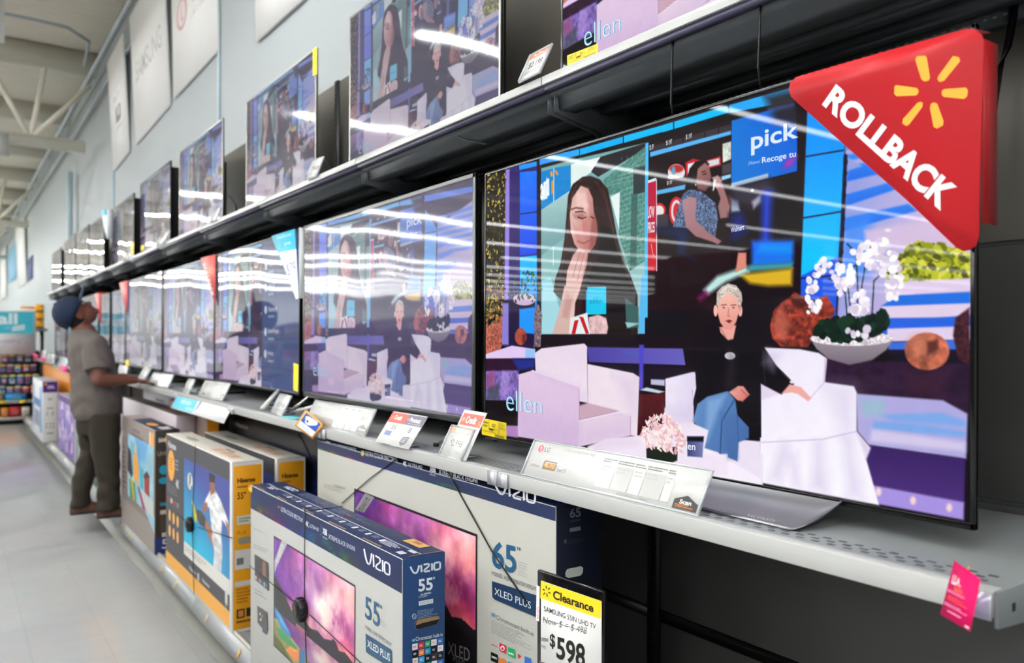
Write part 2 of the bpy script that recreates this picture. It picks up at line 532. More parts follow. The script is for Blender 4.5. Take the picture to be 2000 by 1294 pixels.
    S.line((60, 28, 28), '630,610 660,600 705,606', 2.6, 2, .7); p((176, 122, 116), '600,1130 640,1180 610,1300 570,1290', 8, .4); p((205, 140, 130), '655,900 690,880 735,895 730,930 680,930', 6, .45)
    # right half: menu board and singer
    p((26, 12, 16), '1120,205 1640,60 1640,1240 1115,1240'); S.crop = G
    p((30, 16, 20), '465,262 1150,60 1150,620 520,690 465,640')
    p((54, 48, 56), '468,285 1150,95 1150,150 468,330'); p((86, 180, 245), '468,332 1150,150 1150,182 468,372')
    for x in (605, 745, 930, 1045):
        S.line((12, 8, 12), [(x, 290 - (x - 468) * .27), (x, 330 - (x - 468) * .27)], 1.4)
    p((90, 180, 235), '520,655 780,600 780,640 522,690', 2); p((150, 215, 250), '1070,535 1148,515 1148,545 1070,570', 2)
    S.ell((225, 225, 230), 690, 500, 72, 70); S.ell((190, 40, 40), 690, 470, 60, 35, soft=4); S.ell((90, 170, 200), 665, 490, 16, 40, soft=3); S.ell((235, 220, 210), 655, 540, 40, 22, soft=2)
    p((64, 46, 52), '610,560 770,540 770,600 610,620'); p((200, 30, 45), '765,420 830,385 900,400 880,520 770,530', 2); p((235, 235, 235), '785,430 880,405 870,500 785,510', 2)
    p((205, 40, 50), '945,400 1060,365 1065,440 950,470', 2); p((215, 220, 225), '955,405 1050,382 1050,432 960,455', 2); p((70, 66, 74), '1075,440 1150,420 1150,500 1075,520', 2)
    p((214, 222, 210), '1078,262 1150,240 1150,390 1080,420', 2, noise=.25, fq=.25)
    S.ell((210, 40, 50), 690, 830, 62, 125); S.ell((228, 215, 220), 690, 830, 45, 98); S.ell((205, 45, 60), 692, 830, 30, 70); S.ell((210, 40, 50), 548, 820, 52, 62); S.ell((230, 225, 225), 545, 825, 40, 45)
    p((60, 50, 62), '525,860 620,850 622,960 525,965', 2); p((120, 50, 50), '1080,690 1150,700 1150,800 1090,800', 6, .8)
    p((190, 210, 235), '1150,720 1210,740 1225,830 1150,840', 5, .8)
    # banner
    p((196, 18, 62), '450,590 520,570 522,1000 452,1020'); p((205, 24, 40), '450,1020 522,1000 524,1330 448,1330'); p((225, 235, 245), '450,570 518,545 518,572 450,592')
    S.line((235, 235, 245), '522,560 524,1330', 1.5); S.line((235, 190, 190), '478,1105 490,1190 510,1210', 1.2)
    # singer
    p((18, 30, 74), '520,965 760,960 800,1010 760,1180 850,1240 700,1180 690,1060 520,1000', 12)
    p((86, 104, 138), '800,640 740,690 715,760 660,960 900,980 1010,1090 1040,900 1020,760 900,660', 2, noise=.8, fq=.5)
    p((26, 14, 16), '760,640 800,470 850,410 910,395 970,430 940,470 870,520 860,620 800,650', 2)
    p((168, 116, 112), '870,470 930,420 965,450 985,540 975,610 930,660 870,640 855,580', 2.5, col2=(120, 76, 78), g='880,450 960,640')
    S.line((60, 30, 30), '905,500 935,490', 1.6); S.line((50, 22, 24), '915,520 940,512', 1.8); S.line((110, 40, 50), '950,585 975,580', 2); S.ell((225, 215, 205), 852, 605, 6, 10)
    p((178, 134, 142), '735,740 800,705 860,720 850,900 960,1010 1070,1080 1040,1110 1000,1090 850,1040 770,960', 2.2, col2=(160, 112, 118), g='800,720 900,1050')
    p((158, 112, 112), '1000,560 1060,535 1085,620 1140,790 1130,880 1060,890 1040,790 1060,720', 2.2); p((190, 150, 145), '990,545 1040,525 1070,570 1040,640 1000,620', 2)
    p((225, 225, 230), '1005,560 1028,560 1005,655 990,655', 1.5); p((14, 8, 12), '975,560 1000,560 995,650 975,620', 2)
    p((12, 10, 40), '1130,850 1250,850 1290,1080 1130,1100', 10, .9)
    # blue pick-up sign
    S.crop = C
    p((0, 118, 218), '360,155 560,100 720,58 718,432 358,522', col2=(0, 95, 225), g='400,300 700,100'); p((205, 225, 240), '358,500 560,445 560,468 358,522', 2)
    p((40, 18, 14), '540,20 775,-40 760,190 600,160', 14, .85); p((70, 130, 235), '560,105 740,55 560,90', 10, .7)
    p((255, 30, 160), '660,370 720,350 690,405 640,420', 9, .7); p((20, 8, 14), '705,40 775,20 745,1200 690,1060 735,400', 3)
    p((60, 52, 74), '358,525 560,470 620,560 480,640 360,600', 14, .8); S.ell((230, 235, 240), 473, 538, 9, 8); p((190, 190, 205), '470,600 520,560 520,600 480,640', 5, .8)
    p((20, 40, 170), '360,680 420,660 450,760 370,800', 12, .6)
    p((30, 70, 230), '530,540 580,540 570,830 520,850', 14, .9); p((0, 100, 250), '470,815 700,812 696,940 470,955', 8, col2=(20, 120, 235)); p((0, 165, 250), '520,835 690,835 690,880 500,880', 10, .7)
    p((70, 180, 190), '450,950 694,935 694,965 450,985', 5, .8); p((222, 180, 30), '400,1000 694,965 690,1060 560,1064 460,1050', 7)
    p((190, 232, 226), '205,1085 280,1010 440,955 455,985 330,1040 230,1110', 7); p((150, 30, 110), '170,1130 215,1085 240,1110 185,1150', 8, .7)
    p((222, 140, 120), '395,880 440,880 440,960 380,990', 3)
    # bright blue column and striped wall
    p((0, 150, 255), '775,100 980,285 962,660 945,930 740,1012', 2, col2=(0, 196, 255), g='800,300 800,900'); p((30, 90, 230), '740,1010 945,900 930,1294 735,1294', 2)
    S.line((15, 20, 70), '770,352 972,318', 2); S.line((15, 20, 70), '752,690 962,655', 2); S.line((15, 20, 90), '742,1022 905,1008', 2)
    p((40, 120, 245), '760,-40 1700,-260 1700,-190 760,30'); p((20, 12, 40), '760,30 1700,-190 1700,-120 760,110', 3)
    p((150, 160, 226), '985,260 1700,-110 1700,760 1680,1294 940,1294 970,700', 3, col2=(206, 186, 226), g='990,0 1500,760')
    for i in range(7):
        p((45, 130, 245), [(990, 300 - i * 62 + 230), (1700, 80 - i * 75 + 330), (1700, 120 - i * 75 + 330), (990, 334 - i * 62 + 230)], 3, .9)
    p((150, 160, 226), '985,350 1680,760 1680,1294 940,1294 970,700', 3, col2=(214, 190, 224), g='990,700 1500,760')
    for q in ('990,560 1260,485 1300,520 985,625', '985,690 1330,612 1380,650 980,760', '1000,430 1150,380 1200,440 990,490'):
        p((35, 125, 245), q, 3, .95, (20, 105, 235))
    p((60, 140, 250), '970,700 1120,680 1110,1000 950,1040', 18, .8)
    S.line((14, 14, 60), '985,350 968,760 955,950', 5)
    for i in range(9):
        S.ell((10, 10, 30), 988 - i * 3, 380 + i * 62, 10, 18)
    p((216, 192, 224), '1090,760 1500,690 1640,830 1640,880 1100,850', 6, .9); S.ell((255, 255, 240), 1218, 757, 16, 6, soft=3)
    S.scatter([(150, 160, 18), (190, 195, 40), (110, 118, 12), (80, 84, 10), (220, 215, 80)], '1215,1005 1260,920 1330,850 1400,832 1560,850 1672,905 1664,1030 1400,1032 1240,1030', 420, 3, 7, 5, .55)
    p((226, 206, 236), '1285,1042 1672,1020 1672,1092 1250,1115', 2)
    for q, c in (('1270,1115 1672,1095 1672,1160 1180,1175', (30, 112, 228)), ('1180,1178 1672,1160 1672,1232 1180,1240', (228, 208, 234)), ('1180,1240 1672,1235 1672,1310 1180,1330', (40, 100, 225))):
        p(c, q, 2)
    S.crop = D
    for q, c in (('1000,330 1480,285 1480,340 1060,352', (40, 100, 225)), ('1075,352 1480,340 1480,405 1075,415', (226, 208, 234)), ('1080,418 1480,405 1470,455 1080,455', (60, 110, 220)), ('1080,455 1480,455 1470,520 1080,520', (22, 14, 30))):
        p(c, q, 2)
    # floor
    p((44, 22, 48), '770,505 1475,520 1470,770 1345,700 920,668 770,612', 3, noise=.3); p((66, 32, 52), '1160,560 1370,560 1340,680 1170,670', 12, .6)
    p((176, 170, 224), '925,668 1345,700 1465,766 1458,985 985,918 930,850', 2.5)
    for q in ('1040,770 1340,760 1455,800 1455,830 1100,800', '1010,800 1200,812 1455,850 1455,880 1000,840'):
        p((110, 168, 236), q, 5, .75)
    p((150, 190, 206), '940,690 1060,700 1060,770 960,780', 10, .8); p((226, 214, 238), '1000,840 1455,905 1455,950 990,900', 6, .7)
    p((56, 32, 98), '958,915 1455,985 1448,1200 1000,1112', 2.5, col2=(74, 44, 120)); p((168, 146, 226), '1000,1112 1448,1196 1446,1282 1030,1205', 2.5)
    for x, y in ((1032, 1145), (1200, 1188), (1376, 1222)):
        S.ell((246, 214, 214), x, y, 14, 20, soft=3)
    # terracotta lumps, bowl, orchids
    p((140, 52, 38), '505,340 520,265 560,225 600,200 620,172 655,190 720,215 780,190 822,262 812,292 740,342 720,385 690,442 560,442 515,400', 2, noise=.7, fq=.18); p((205, 110, 88), '520,300 560,240 600,330 580,420 530,390', 7, .6)
    p((60, 20, 18), '600,205 650,190 690,230 640,260', 4, .7)
    S.ell((178, 96, 72), 1268, 462, 109, 92, noise=.45); S.ell((212, 132, 104), 1235, 430, 60, 45, soft=14, alpha=.6); p((74, 32, 28), '1268,415 1320,405 1325,450 1270,478', 4, .8)
    p((66, 30, 38), '1405,300 1475,248 1475,530 1420,500 1394,385', 2, noise=.6, fq=.3)
    p((158, 148, 156), '700,402 1105,402 1070,455 1000,505 890,528 790,500 730,450', 2, col2=(118, 106, 120)); S.ell((232, 222, 230), 902, 400, 203, 36, noise=.4, fq=.5)
    S.scatter([(8, 34, 20), (14, 52, 28), (6, 20, 16)], '730,330 1075,295 1060,365 850,400 740,372', 70, 6, 12, 6, .6)
    for q in ('900,300 885,160 905,60 940,20', '960,300 950,150 975,0 1000,-60', '1000,290 1010,120 1060,70 1110,100', '880,300 870,180 830,120 790,110', '930,300 930,100 920,-20 880,-60'):
        S.line((20, 30, 40), q, 1.6)
    OR = [(250, 246, 252), (238, 228, 244), (255, 252, 255), (216, 204, 226)]
    for q, n in (('680,140 720,60 760,10 800,40 780,70 730,150 690,200', 26), ('685,200 750,205 752,270 690,272', 16), ('800,60 860,20 920,40 920,110 850,190 800,150', 34), ('900,-20 980,-90 1060,-80 1110,-20 1140,80 1140,200 1080,180 1040,60 980,60 930,30', 80), ('890,190 950,170 985,250 940,300 900,270', 24), ('1070,90 1140,110 1140,210 1080,200', 14), ('880,360 1020,350 1020,390 890,390', 8)):
        S.scatter(OR, q, n, 3, 6, n, .8)
    # near chair at right, seated host
    p((240, 232, 250), '480,444 650,452 742,470 782,497 776,560 770,612 912,632 926,662 926,852 992,932 972,985 1035,1210 455,1100 458,690 455,610', 2, col2=(250, 246, 255), g='500,500 700,1000')
    p((216, 200, 232), '925,855 992,932 972,985 940,900', 5, .8); S.line((210, 196, 226), '462,905 760,890 922,852', 1.5); S.line((214, 200, 230), '700,690 770,612', 1.5); p((224, 210, 238), '585,960 640,950 660,1130 610,1120', 14, .6)
    S.line((206, 190, 224), '774,500 768,610', 2); p((228, 216, 240), '455,612 560,668 455,700', 3)
    p((232, 222, 244), '-20,600 140,562 146,640 132,700 135,830 -20,860', 2)
    p((238, 228, 246), '-20,900 470,960 470,1180 -20,1130', 2); p((246, 238, 250), '-20,860 135,830 190,930 460,1080 460,1120 -20,1020', 2); p((236, 226, 244), '345,890 458,900 458,1080 345,1000', 2)
    p((14, 9, 14), '262,385 330,402 400,430 482,450 535,530 592,590 622,622 560,672 460,620 462,880 402,892 345,760 330,690 130,722 148,650 170,500 200,432', 2)
    S.line((60, 52, 60), '560,560 600,600', 2); S.line((40, 34, 40), '470,460 480,620', 1.5)
    p((96, 140, 194), '130,800 152,718 200,682 300,655 336,700 346,772 402,832 402,884 352,905 347,998 262,962 250,952 184,932 180,842 140,812', 2, col2=(70, 108, 170), g='180,700 390,880')
    p((140, 178, 222), '200,700 290,672 250,760 200,900 190,850', 10, .7); S.line((50, 78, 130), '330,700 270,800 262,960', 2); S.line((60, 90, 150), '345,770 350,900', 1.6)
    p((238, 168, 160), '305,660 350,630 376,632 406,672 372,706 345,700', 2, col2=(214, 120, 110), g='320,640 380,700'); S.line((170, 80, 76), '365,650 395,680', 1.2)
    p((240, 172, 164), '560,668 600,622 655,636 706,690 690,706 640,670 610,662', 2); S.ell((230, 230, 225), 612, 612, 12, 7)
    p((236, 168, 156), '258,345 340,335 326,402 300,408 264,372', 2); S.line((190, 110, 104), '265,350 290,395', 1.4)
    S.ell((250, 188, 174), 240, 265, 10, 28); S.ell((250, 188, 174), 360, 265, 10, 28)
    p((248, 190, 172), '250,200 300,170 350,195 354,270 340,320 318,355 285,355 262,322 248,270', 2, col2=(232, 150, 140), g='300,180 320,350')
    p((206, 192, 182), '244,238 246,175 270,148 300,132 340,142 366,176 370,215 362,242 350,238 346,200 330,188 292,182 268,205 256,242', 1.6, noise=.35, fq=.5); S.line((240, 232, 222), '262,180 300,145 340,160', 2)
    p((150, 90, 80), '350,240 366,238 360,275', 3, .5)
    for x in (280, 327):
        S.line((110, 60, 50), [(x - 12, 238), (x + 12, 236)], 1.3); S.ell((70, 70, 90), x, 250, 5, 4)
    S.line((200, 120, 110), '303,255 300,290 310,292', 1.5); p((120, 40, 42), '288,314 305,308 322,314 306,326', 1.5)
    S.ell((225, 225, 235), 310, 484, 26, 18)
    # left side of the set: trunk, pots, benches, chairs
    S.crop = B
    p((30, 20, 60), '240,100 470,60 470,455 240,455', 3); p((30, 150, 255), '355,165 470,150 470,350 420,345 355,340', 3)
    p((178, 96, 78), '104,305 235,200 260,335 205,490 104,497', 2, noise=.5, fq=.25); p((140, 128, 216), '230,120 275,120 275,430 225,430', 4)
    S.scatter([(90, 80, 20), (160, 140, 60), (180, 100, 70)], '100,0 235,0 235,250 104,300', 90, 2, 4, 9)
    S.ell((205, 180, 212), 392, 92, 84, 46); S.crop = A
    S.scatter([(30, 84, 36), (60, 120, 60), (14, 40, 26), (20, 20, 40)], '195,1120 250,1060 340,1000 420,1020 455,1150 410,1170 380,1200 250,1190', 90, 2, 5, 10, .6); S.crop = B
    p((128, 106, 116), '468,190 485,130 500,130 525,215 515,260 520,330 512,445 460,448 468,340 462,270', 2, noise=.6, fq=.3); S.ell((176, 78, 60), 365, 368, 44, 64, noise=.3); p((80, 26, 24), '375,360 405,340 400,420 380,420', 4, .7)
    p((22, 14, 22), '525,352 1290,352 1290,450 860,450 850,420 525,450', 2); p((20, 10, 18), '1245,350 1640,350 1640,1000 1245,800', 3)
    p((80, 68, 164), '858,447 1570,458 1590,582 870,560', 2, col2=(104, 96, 190), g='900,500 1580,500'); p((22, 12, 28), '860,562 1590,584 1590,690 1245,690', 3)
    p((80, 70, 200), '1245,430 1280,430 1275,760 1245,760', 4); p((70, 100, 190), '1130,478 1220,480 1240,505 1150,505', 6, .7)
    p((226, 202, 242), '100,500 300,436 472,462 472,530 100,532', 2); p((130, 194, 250), '400,462 472,462 472,530 400,530', 4, .8)
    p((44, 16, 44), '100,535 472,530 465,620 100,628', 2); p((30, 60, 180), '300,535 470,535 465,600 350,620', 8, .7)
    p((128, 102, 180), '98,625 352,620 345,845 97,842', 3, noise=.4, fq=.15); p((60, 70, 74), '120,740 200,720 210,842 110,842', 8, .7); p((150, 70, 110), '110,640 170,630 170,740 110,740', 12, .7); p((180, 150, 220), '225,625 280,625 275,800 215,800', 8, .6)
    p((18, 9, 13), '90,842 350,848 346,1032 88,1010', 2); p((176, 130, 190), '240,1028 346,1032 342,1120 240,1105', 3)
    p((234, 216, 234), '470,490 520,456 838,420 858,442 862,862 800,850 476,642', 2, col2=(240, 224, 238)); p((240, 224, 236), '862,572 1200,640 1247,670 1232,1112 1180,1102 1182,950 860,870', 2)
    p((226, 200, 228), '350,650 452,620 802,742 800,1185 342,1112', 2, col2=(218, 190, 224)); S.line((238, 220, 240), '452,622 800,742', 2.5)
    p((204, 168, 186), '800,880 862,862 1110,925 800,992', 4); p((228, 206, 228), '798,995 1105,925 1182,952 1180,1105 790,1190', 2); S.line((240, 224, 240), '800,995 1105,927 1180,955', 2.4); S.line((196, 160, 186), '800,760 800,985', 1.6); S.line((208, 184, 210), '862,580 866,860', 1.4)
    p((86, 22, 26), '1247,800 1437,790 1430,1010 1232,1108', 2, col2=(60, 14, 20)); p((200, 214, 232), '1250,766 1300,746 1436,778 1390,790', 2); p((190, 190, 220), '1332,686 1436,690 1434,735 1332,725', 2)
    p((236, 228, 246), '1440,682 1640,632 1664,652 1662,740 1640,770 1648,900 1640,1010 1440,1012', 2, col2=(224, 214, 240), g='1500,800 1660,800')
    p((242, 230, 246), '862,1186 1000,1130 1250,1102 1440,1012 1640,1010 1760,1066 1720,1250 1903,1240 1903,1400 860,1400', 2.5); p((232, 214, 234), '870,1190 1000,1140 1250,1120 1250,1180 1000,1230', 8, .6)
    for q, a_ in (('350,900 800,1010 800,1185 342,1112', .28), ('800,1080 1180,1020 1180,1105 790,1190', .25), ('480,640 520,650 860,800 860,862 800,850 800,742', .25), ('1050,640 1247,671 1232,1000 1180,950', .22), ('1440,900 1640,880 1640,1010 1440,1012', .25)):
        p((190, 164, 206), q, 26, a_)
    S.crop = D
    for q in ('500,1080 560,900 600,920 560,1100', '700,1130 720,900 760,900 790,1160', '880,1170 860,880 900,880 960,1180'):
        p((206, 194, 228), q, 18, .5)
    p((196, 182, 220), '770,620 912,634 925,850 860,880 800,700', 30, .35); p((206, 194, 226), '490,450 560,470 520,560 470,520', 14, .4); p((60, 52, 60), '300,440 340,480 330,640 290,640', 14, .4); p((70, 104, 160), '262,760 345,780 350,980 300,985', 10, .4)
    S.crop = B
    # flowers and mug on the table
    p((24, 34, 22), '1298,1190 1532,1190 1528,1290 1480,1310 1340,1310 1300,1270', 2)
    S.scatter([(236, 190, 196), (248, 216, 218), (252, 232, 226), (228, 170, 182), (255, 242, 238)], '1250,1100 1300,1000 1390,945 1490,970 1560,1050 1588,1150 1560,1230 1420,1215 1300,1190', 260, 3, 6, 12, .4)
    p((62, 68, 122), '1602,1112 1725,1112 1716,1268 1604,1258', 2, col2=(120, 126, 176), g='1605,1200 1716,1200'); p((12, 12, 26), '1602,1112 1725,1112 1722,1150 1602,1145', 3)
    S.a = np.clip(S.a * (1 + .03 * (fbm(H, W, 40, 70, 5, 3)[..., None] - .5)), 0, 1)
    return S


def sunset(W=300, H=170):
    """purple and pink evening sky over a lake with kayaks on the shore"""
    S = Paint(W, H, (150, 90, 170), lambda x, y: (x * (W - 1), y * (H - 1)))
    yy, xx = np.mgrid[0:H, 0:W]; y = yy / H; x = xx / W
    n = fbm(H, W, 3, 5, 40, 5); n2 = fbm(H, W, 6, 7, 60, 5)
    c = lambda *q: np.array(q, float) / 255
    t = np.clip(x * 1.25 - .1 + (n - .5) * .8, 0, 1)[..., None]
    sky = c(104, 66, 150) * (1 - t) + c(222, 98, 142) * t
    q = np.clip((n2 - .42) * 4, 0, 1)[..., None]; sky = sky * (1 - q * .45) + c(196, 150, 206) * q * .45
    g = np.exp(-(((x - .64) / .16) ** 2 + ((y - .33 + .25 * (x - .6)) / .2) ** 2))[..., None] * np.clip(n * 2.1 - .25, 0, 1)[..., None] * 1.6
    sky = sky + (c(255, 238, 226) - sky) * np.clip(g, 0, 1)
    g2 = np.exp(-(((x - .97) / .2) ** 2 + ((y - .1) / .22) ** 2))[..., None]; sky = sky + (c(246, 190, 178) - sky) * np.clip(g2 * .8, 0, 1)
    d = np.exp(-(((x - .86) / .13) ** 2 + ((y - .4) / .13) ** 2))[..., None] * np.clip((n2 - .3) * 3, 0, 1)[..., None]; sky = sky + (c(150, 56, 120) - sky) * np.clip(d * 1.3, 0, 1)
    n3 = fbm(H, W, 9, 16, 77, 5)[..., None]; sky = np.clip((sky - .5) * 1.18 + .49, 0, 1) * (1 + .5 * (n3 - .5)); hl = np.clip((n3 - .52) * 5, 0, 1) * np.exp(-(((x - .72) / .25) ** 2 + ((y - .34) / .25) ** 2))[..., None]; sky = sky + (c(255, 226, 206) - sky) * hl * .7
    h = np.clip(1 - np.abs(y - .56) / .1, 0, 1)[..., None] * np.clip((n - .25) * 2.4, 0, 1)[..., None]; sky = sky + (c(250, 176, 128) - sky) * h * .8
    S.a[:] = sky
    refl = sky[np.clip((.60 * H - (yy - .60 * H) * 1.6).astype(int), 0, H - 1), xx] * .8
    S.a[yy > .6 * H] = refl[yy > .6 * H]
    sh = .57 + .012 * np.sin(x * 40) - .03 * n2; S.a[(y > sh) & (y < .625)] = c(40, 42, 46)
    tl = (x < .32) & (y > .36 + x * .75 + (n2 - .5) * .1) & (y < .66); S.a[tl] = c(50, 52, 50)
    tr = (x > .45) & (y > .6 - .07 * np.clip(np.sin(x * 26) * np.sin(x * 9 + 1), 0, 1) - .02) & (y < .66); S.a[tr] = c(38, 34, 42)
    ground = y > .74 + .3 * np.clip(x - .1, 0, 1); S.a[ground] = (c(150, 138, 84) * (1 + (n2[..., None] - .5) * .9))[ground]
    p = S.poly
    p((86, 96, 44), '0,.9 .12,.92 .3,1.02 0,1.02', 5)
    p((54, 132, 190), '.01,.64 .1,.67 .24,.76 .25,.8 .12,.8 .02,.72'); p((96, 170, 210), '.03,.66 .12,.7 .22,.77 .1,.74', 2)
    p((62, 146, 86), '.02,.83 .1,.8 .34,.84 .3,.87 .1,.89'); p((226, 128, 66), '.17,.95 .24,.88 .37,.85 .37,.93 .3,.97'); p((232, 178, 80), '.22,.9 .36,.86 .3,.89', 2)
    p((54, 110, 150), '.36,.84 .44,.8 .44,1 .36,1.02'); p((70, 70, 140), '.44,.92 .5,.86 .56,.9 .5,1.02 .43,1.02'); p((240, 190, 70), '.52,.88 .56,.9 .55,1.02 .49,1.02'); p((196, 60, 90), '.56,.9 .62,.92 .66,1.02 .55,1.02'); p((80, 60, 130), '.63,.9 .7,.98 .72,1.02 .66,1.02'); p((214, 70, 40), '.7,.95 .78,1.0 .78,1.02 .72,1.02')
    return S.a


def footballer(W=150, H=190):
    S = Paint(W, H, (60, 84, 150), lambda x, y: (x * (W - 1), y * (H - 1)))
    yy, xx = np.mgrid[0:H, 0:W]; x = xx / W; y = yy / H; n = fbm(H, W, 4, 4, 90)
    t = np.clip(y * 1.1 - .15 + (.5 - x) * .5 + (n - .5) * .3, 0, 1)[..., None]
    S.a[:] = np.array((70, 80, 150)) / 255 * (1 - t) + np.array((40, 180, 215)) / 255 * t
    p = S.poly
    S.ell((215, 214, 208), .15, .24, .065, .1); p((60, 60, 66), '.14,.16 .17,.16 .16,.26 .13,.3', 2); p((60, 60, 66), '.17,.3 .2,.28 .18,.34', 2)
    p((226, 226, 226), '.62,.2 .72,.18 .82,.24 .98,.42 .97,.5 .86,.44 .84,.62 .86,.72 .66,.7 .6,.4 .5,.42 .5,.36', 2, noise=.25)
    p((150, 104, 84), '.45,.4 .55,.36 .57,.42 .5,.5 .45,.48'); p((160, 112, 90), '.92,.42 1,.46 1,.62 .95,.5')
    p((148, 100, 80), '.6,.12 .7,.08 .72,.2 .62,.26'); p((52, 42, 38), '.59,.02 .72,.02 .71,.1 .6,.12')
    p((76, 70, 72), '.3,.52 .42,.5 .52,.54 .52,.66 .4,.66 .3,.6', 2); p((160, 110, 88), '.52,.55 .66,.62 .68,.8 .58,.72 .5,.64')
    p((205, 204, 204), '.64,.68 .86,.7 .86,.84 .84,1.0 .68,1.0 .7,.82', 2, noise=.2); p((196, 186, 40), '.18,.44 .25,.48 .32,.6 .31,.68 .26,.66 .22,.54')
    return S.a


def town_scene(W=130, H=150):
    S = Paint(W, H, (150, 196, 214), lambda x, y: (x * (W - 1), y * (H - 1)))
    p = S.poly; n = fbm(H, W, 5, 5, 70); S.a *= (1 + (n[..., None] - .5) * .3)
    p((80, 150, 210), '.3,0 .8,0 .7,.3 .45,.35', 12, .7); p((70, 160, 180), '.1,.1 .5,.12 .52,.6 .35,.62 .1,.5', 8, .5)
    p((46, 46, 56), '0,.2 .12,.25 .22,.6 .16,.68 0,.6'); p((236, 160, 60), '.22,.3 .36,.22 .46,.5 .44,.72 .26,.66', 2); p((222, 178, 150), '.28,.1 .36,.12 .36,.24 .28,.24', 2)
    p((150, 50, 46), '.66,.5 .86,.46 .86,.76 .68,.74'); p((70, 40, 46), '.64,.5 .76,.4 .88,.46 .66,.54'); p((70, 170, 190), '.5,.4 .64,.42 .64,.74 .5,.72', 2)
    p((40, 130, 100), '.06,.7 .3,.72 .36,1 .1,1'); p((190, 170, 40), '.1,.66 .22,.72 .3,1 .22,1', 2); p((70, 30, 100), '.4,.72 .5,.74 .78,1 .6,1'); p((180, 30, 60), '.44,.78 .56,.84 .7,1 .62,1', 2)
    p((200, 196, 186), '.46,.72 1,.78 1,1 .72,1', 4, .8)
    return S.a
# ------------------------------------------------------------------ store shell
WHITE = mat('white_paint', (236, 238, 236), .55)
OFFW = mat('cream_steel', (246, 240, 222), .5, noise=.06, scale=3)
SHELFGREY = mat('grey_powder_coat', (128, 132, 132), .38, noise=.03, scale=60)
RAIL = mat('white_price_rail', (186, 187, 183), .3, noise=.02, scale=30)
DARK = mat('charcoal_steel', (60, 65, 68), .42, noise=.08, scale=30)
BLACK = mat('black_plastic', (12, 12, 13), .35)
BLACKM = mat('matt_black', (9, 9, 10), .7)
GLOSSB = mat('gloss_black', (8, 8, 9), .12)
PANEL = mat('dark_grey_panel', (68, 68, 66), .36, noise=.05, scale=6)
PANEL2 = mat('taupe_panel', (98, 94, 86), .42, noise=.05, scale=6)
SILVER = mat('brushed_silver', (176, 176, 172), .32, 1.0, noise=.05, scale=90)
GUN = mat('gunmetal', (96, 98, 98), .3, .9, noise=.04, scale=90)
CHAMP = mat('champagne_steel', (150, 146, 136), .3, .9)
RUBBER = mat('rubber', (16, 16, 17), .6)
CLEAR = mat('clear_acrylic', (248, 252, 252), .03, trans=1.0, ior=1.49)
PRINT = colmat('printed_card', .45, .35)
GLOSSP = colmat('glossy_print', .16, .5)
MATTP = colmat('matt_print', .7, .2)

YN, YF = .517, 15.15                      # near and far end of the television run
JO = [.517 + 1.2195 * i for i in range(13)]
XS, XU, XB, XD = 1.18, 1.32, 1.76, .988   # shelf front, upper shelf front, back panel, base deck front
ZS, ZU, ZD = 1.08, 2.142, .14
XW = 1.9                                  # store wall
ZC = 5.85


def floor_material():
    M = bpy.data.materials.new('polished_vinyl_tile'); M.use_nodes = True; nt = M.node_tree; b = nt.nodes['Principled BSDF']
    tc = nt.nodes.new('ShaderNodeTexCoord'); br = nt.nodes.new('ShaderNodeTexBrick'); n = nt.nodes.new('ShaderNodeTexNoise'); mx = nt.nodes.new('ShaderNodeMix'); mx.data_type = 'RGBA'
    br.offset = 0; br.inputs['Scale'].default_value = 1; br.inputs['Mortar Size'].default_value = .002; br.inputs['Brick Width'].default_value = .305; br.inputs['Row Height'].default_value = .305
    br.inputs['Color1'].default_value = (*lin((244, 245, 243)), 1); br.inputs['Color2'].default_value = (*lin((240, 241, 240)), 1); br.inputs['Mortar'].default_value = (*lin((232, 234, 231)), 1)
    n.inputs['Scale'].default_value = 9; n.inputs['Detail'].default_value = 5
    nt.links.new(tc.outputs['Object'], br.inputs['Vector']); nt.links.new(tc.outputs['Object'], n.inputs['Vector'])
    mx.blend_type = 'MULTIPLY'; mx.inputs[0].default_value = .08
    nt.links.new(br.outputs['Color'], mx.inputs[6]); nt.links.new(n.outputs['Fac'], mx.inputs[7]); nt.links.new(mx.outputs[2], b.inputs['Base Color'])
    n2 = nt.nodes.new('ShaderNodeTexNoise'); n2.inputs['Scale'].default_value = 5; nt.links.new(tc.outputs['Object'], n2.inputs['Vector'])
    bp = nt.nodes.new('ShaderNodeBump'); bp.inputs['Strength'].default_value = .5; bp.inputs['Distance'].default_value = .004
    nt.links.new(n2.outputs['Fac'], bp.inputs['Height']); nt.links.new(bp.outputs[0], b.inputs['Normal'])
    b.inputs['Roughness'].default_value = .11; b.inputs['Specular IOR Level'].default_value = .8
    return M


struct(MB().box(-62, XW, -8, 62, -.1, 0, floor_material()).build('floor'))
WALLM = mat('pale_blue_grey_paint', (182, 189, 190), .6, noise=.04, scale=.8)
struct(MB().box(.967, 1.3, .4, 15.2, 0, .0015, mat('grey_floor_strip', (120, 120, 112), .5, noise=.08, scale=8)).build('trim_1'))  # thin strip, darker grey than the floor, along the base decks
struct(MB().box(XW, XW + .2, -8, 62, 0, ZC + .5, WALLM).build('wall_right'))
struct(MB().box(-62, XW, 62, 62.2, 0, ZC + .5, mat('far_wall_paint', (226, 228, 226), .6)).build('wall_far'))
# corrugated roof deck, ridges across the aisle
cm = MB(); y = -8.0; P_ = []
while y < 62:
    P_ += [(y, ZC), (y + .09, ZC), (y + .115, ZC + .05), (y + .175, ZC + .05)]; y += .2
V_ = [(x, yy, zz) for yy, zz in P_ for x in (-62, XW)]
cm.add(V_, [(2 * i, 2 * i + 2, 2 * i + 3, 2 * i + 1) for i in range(len(P_) - 1)], OFFW)
struct(cm.build('ceiling'))

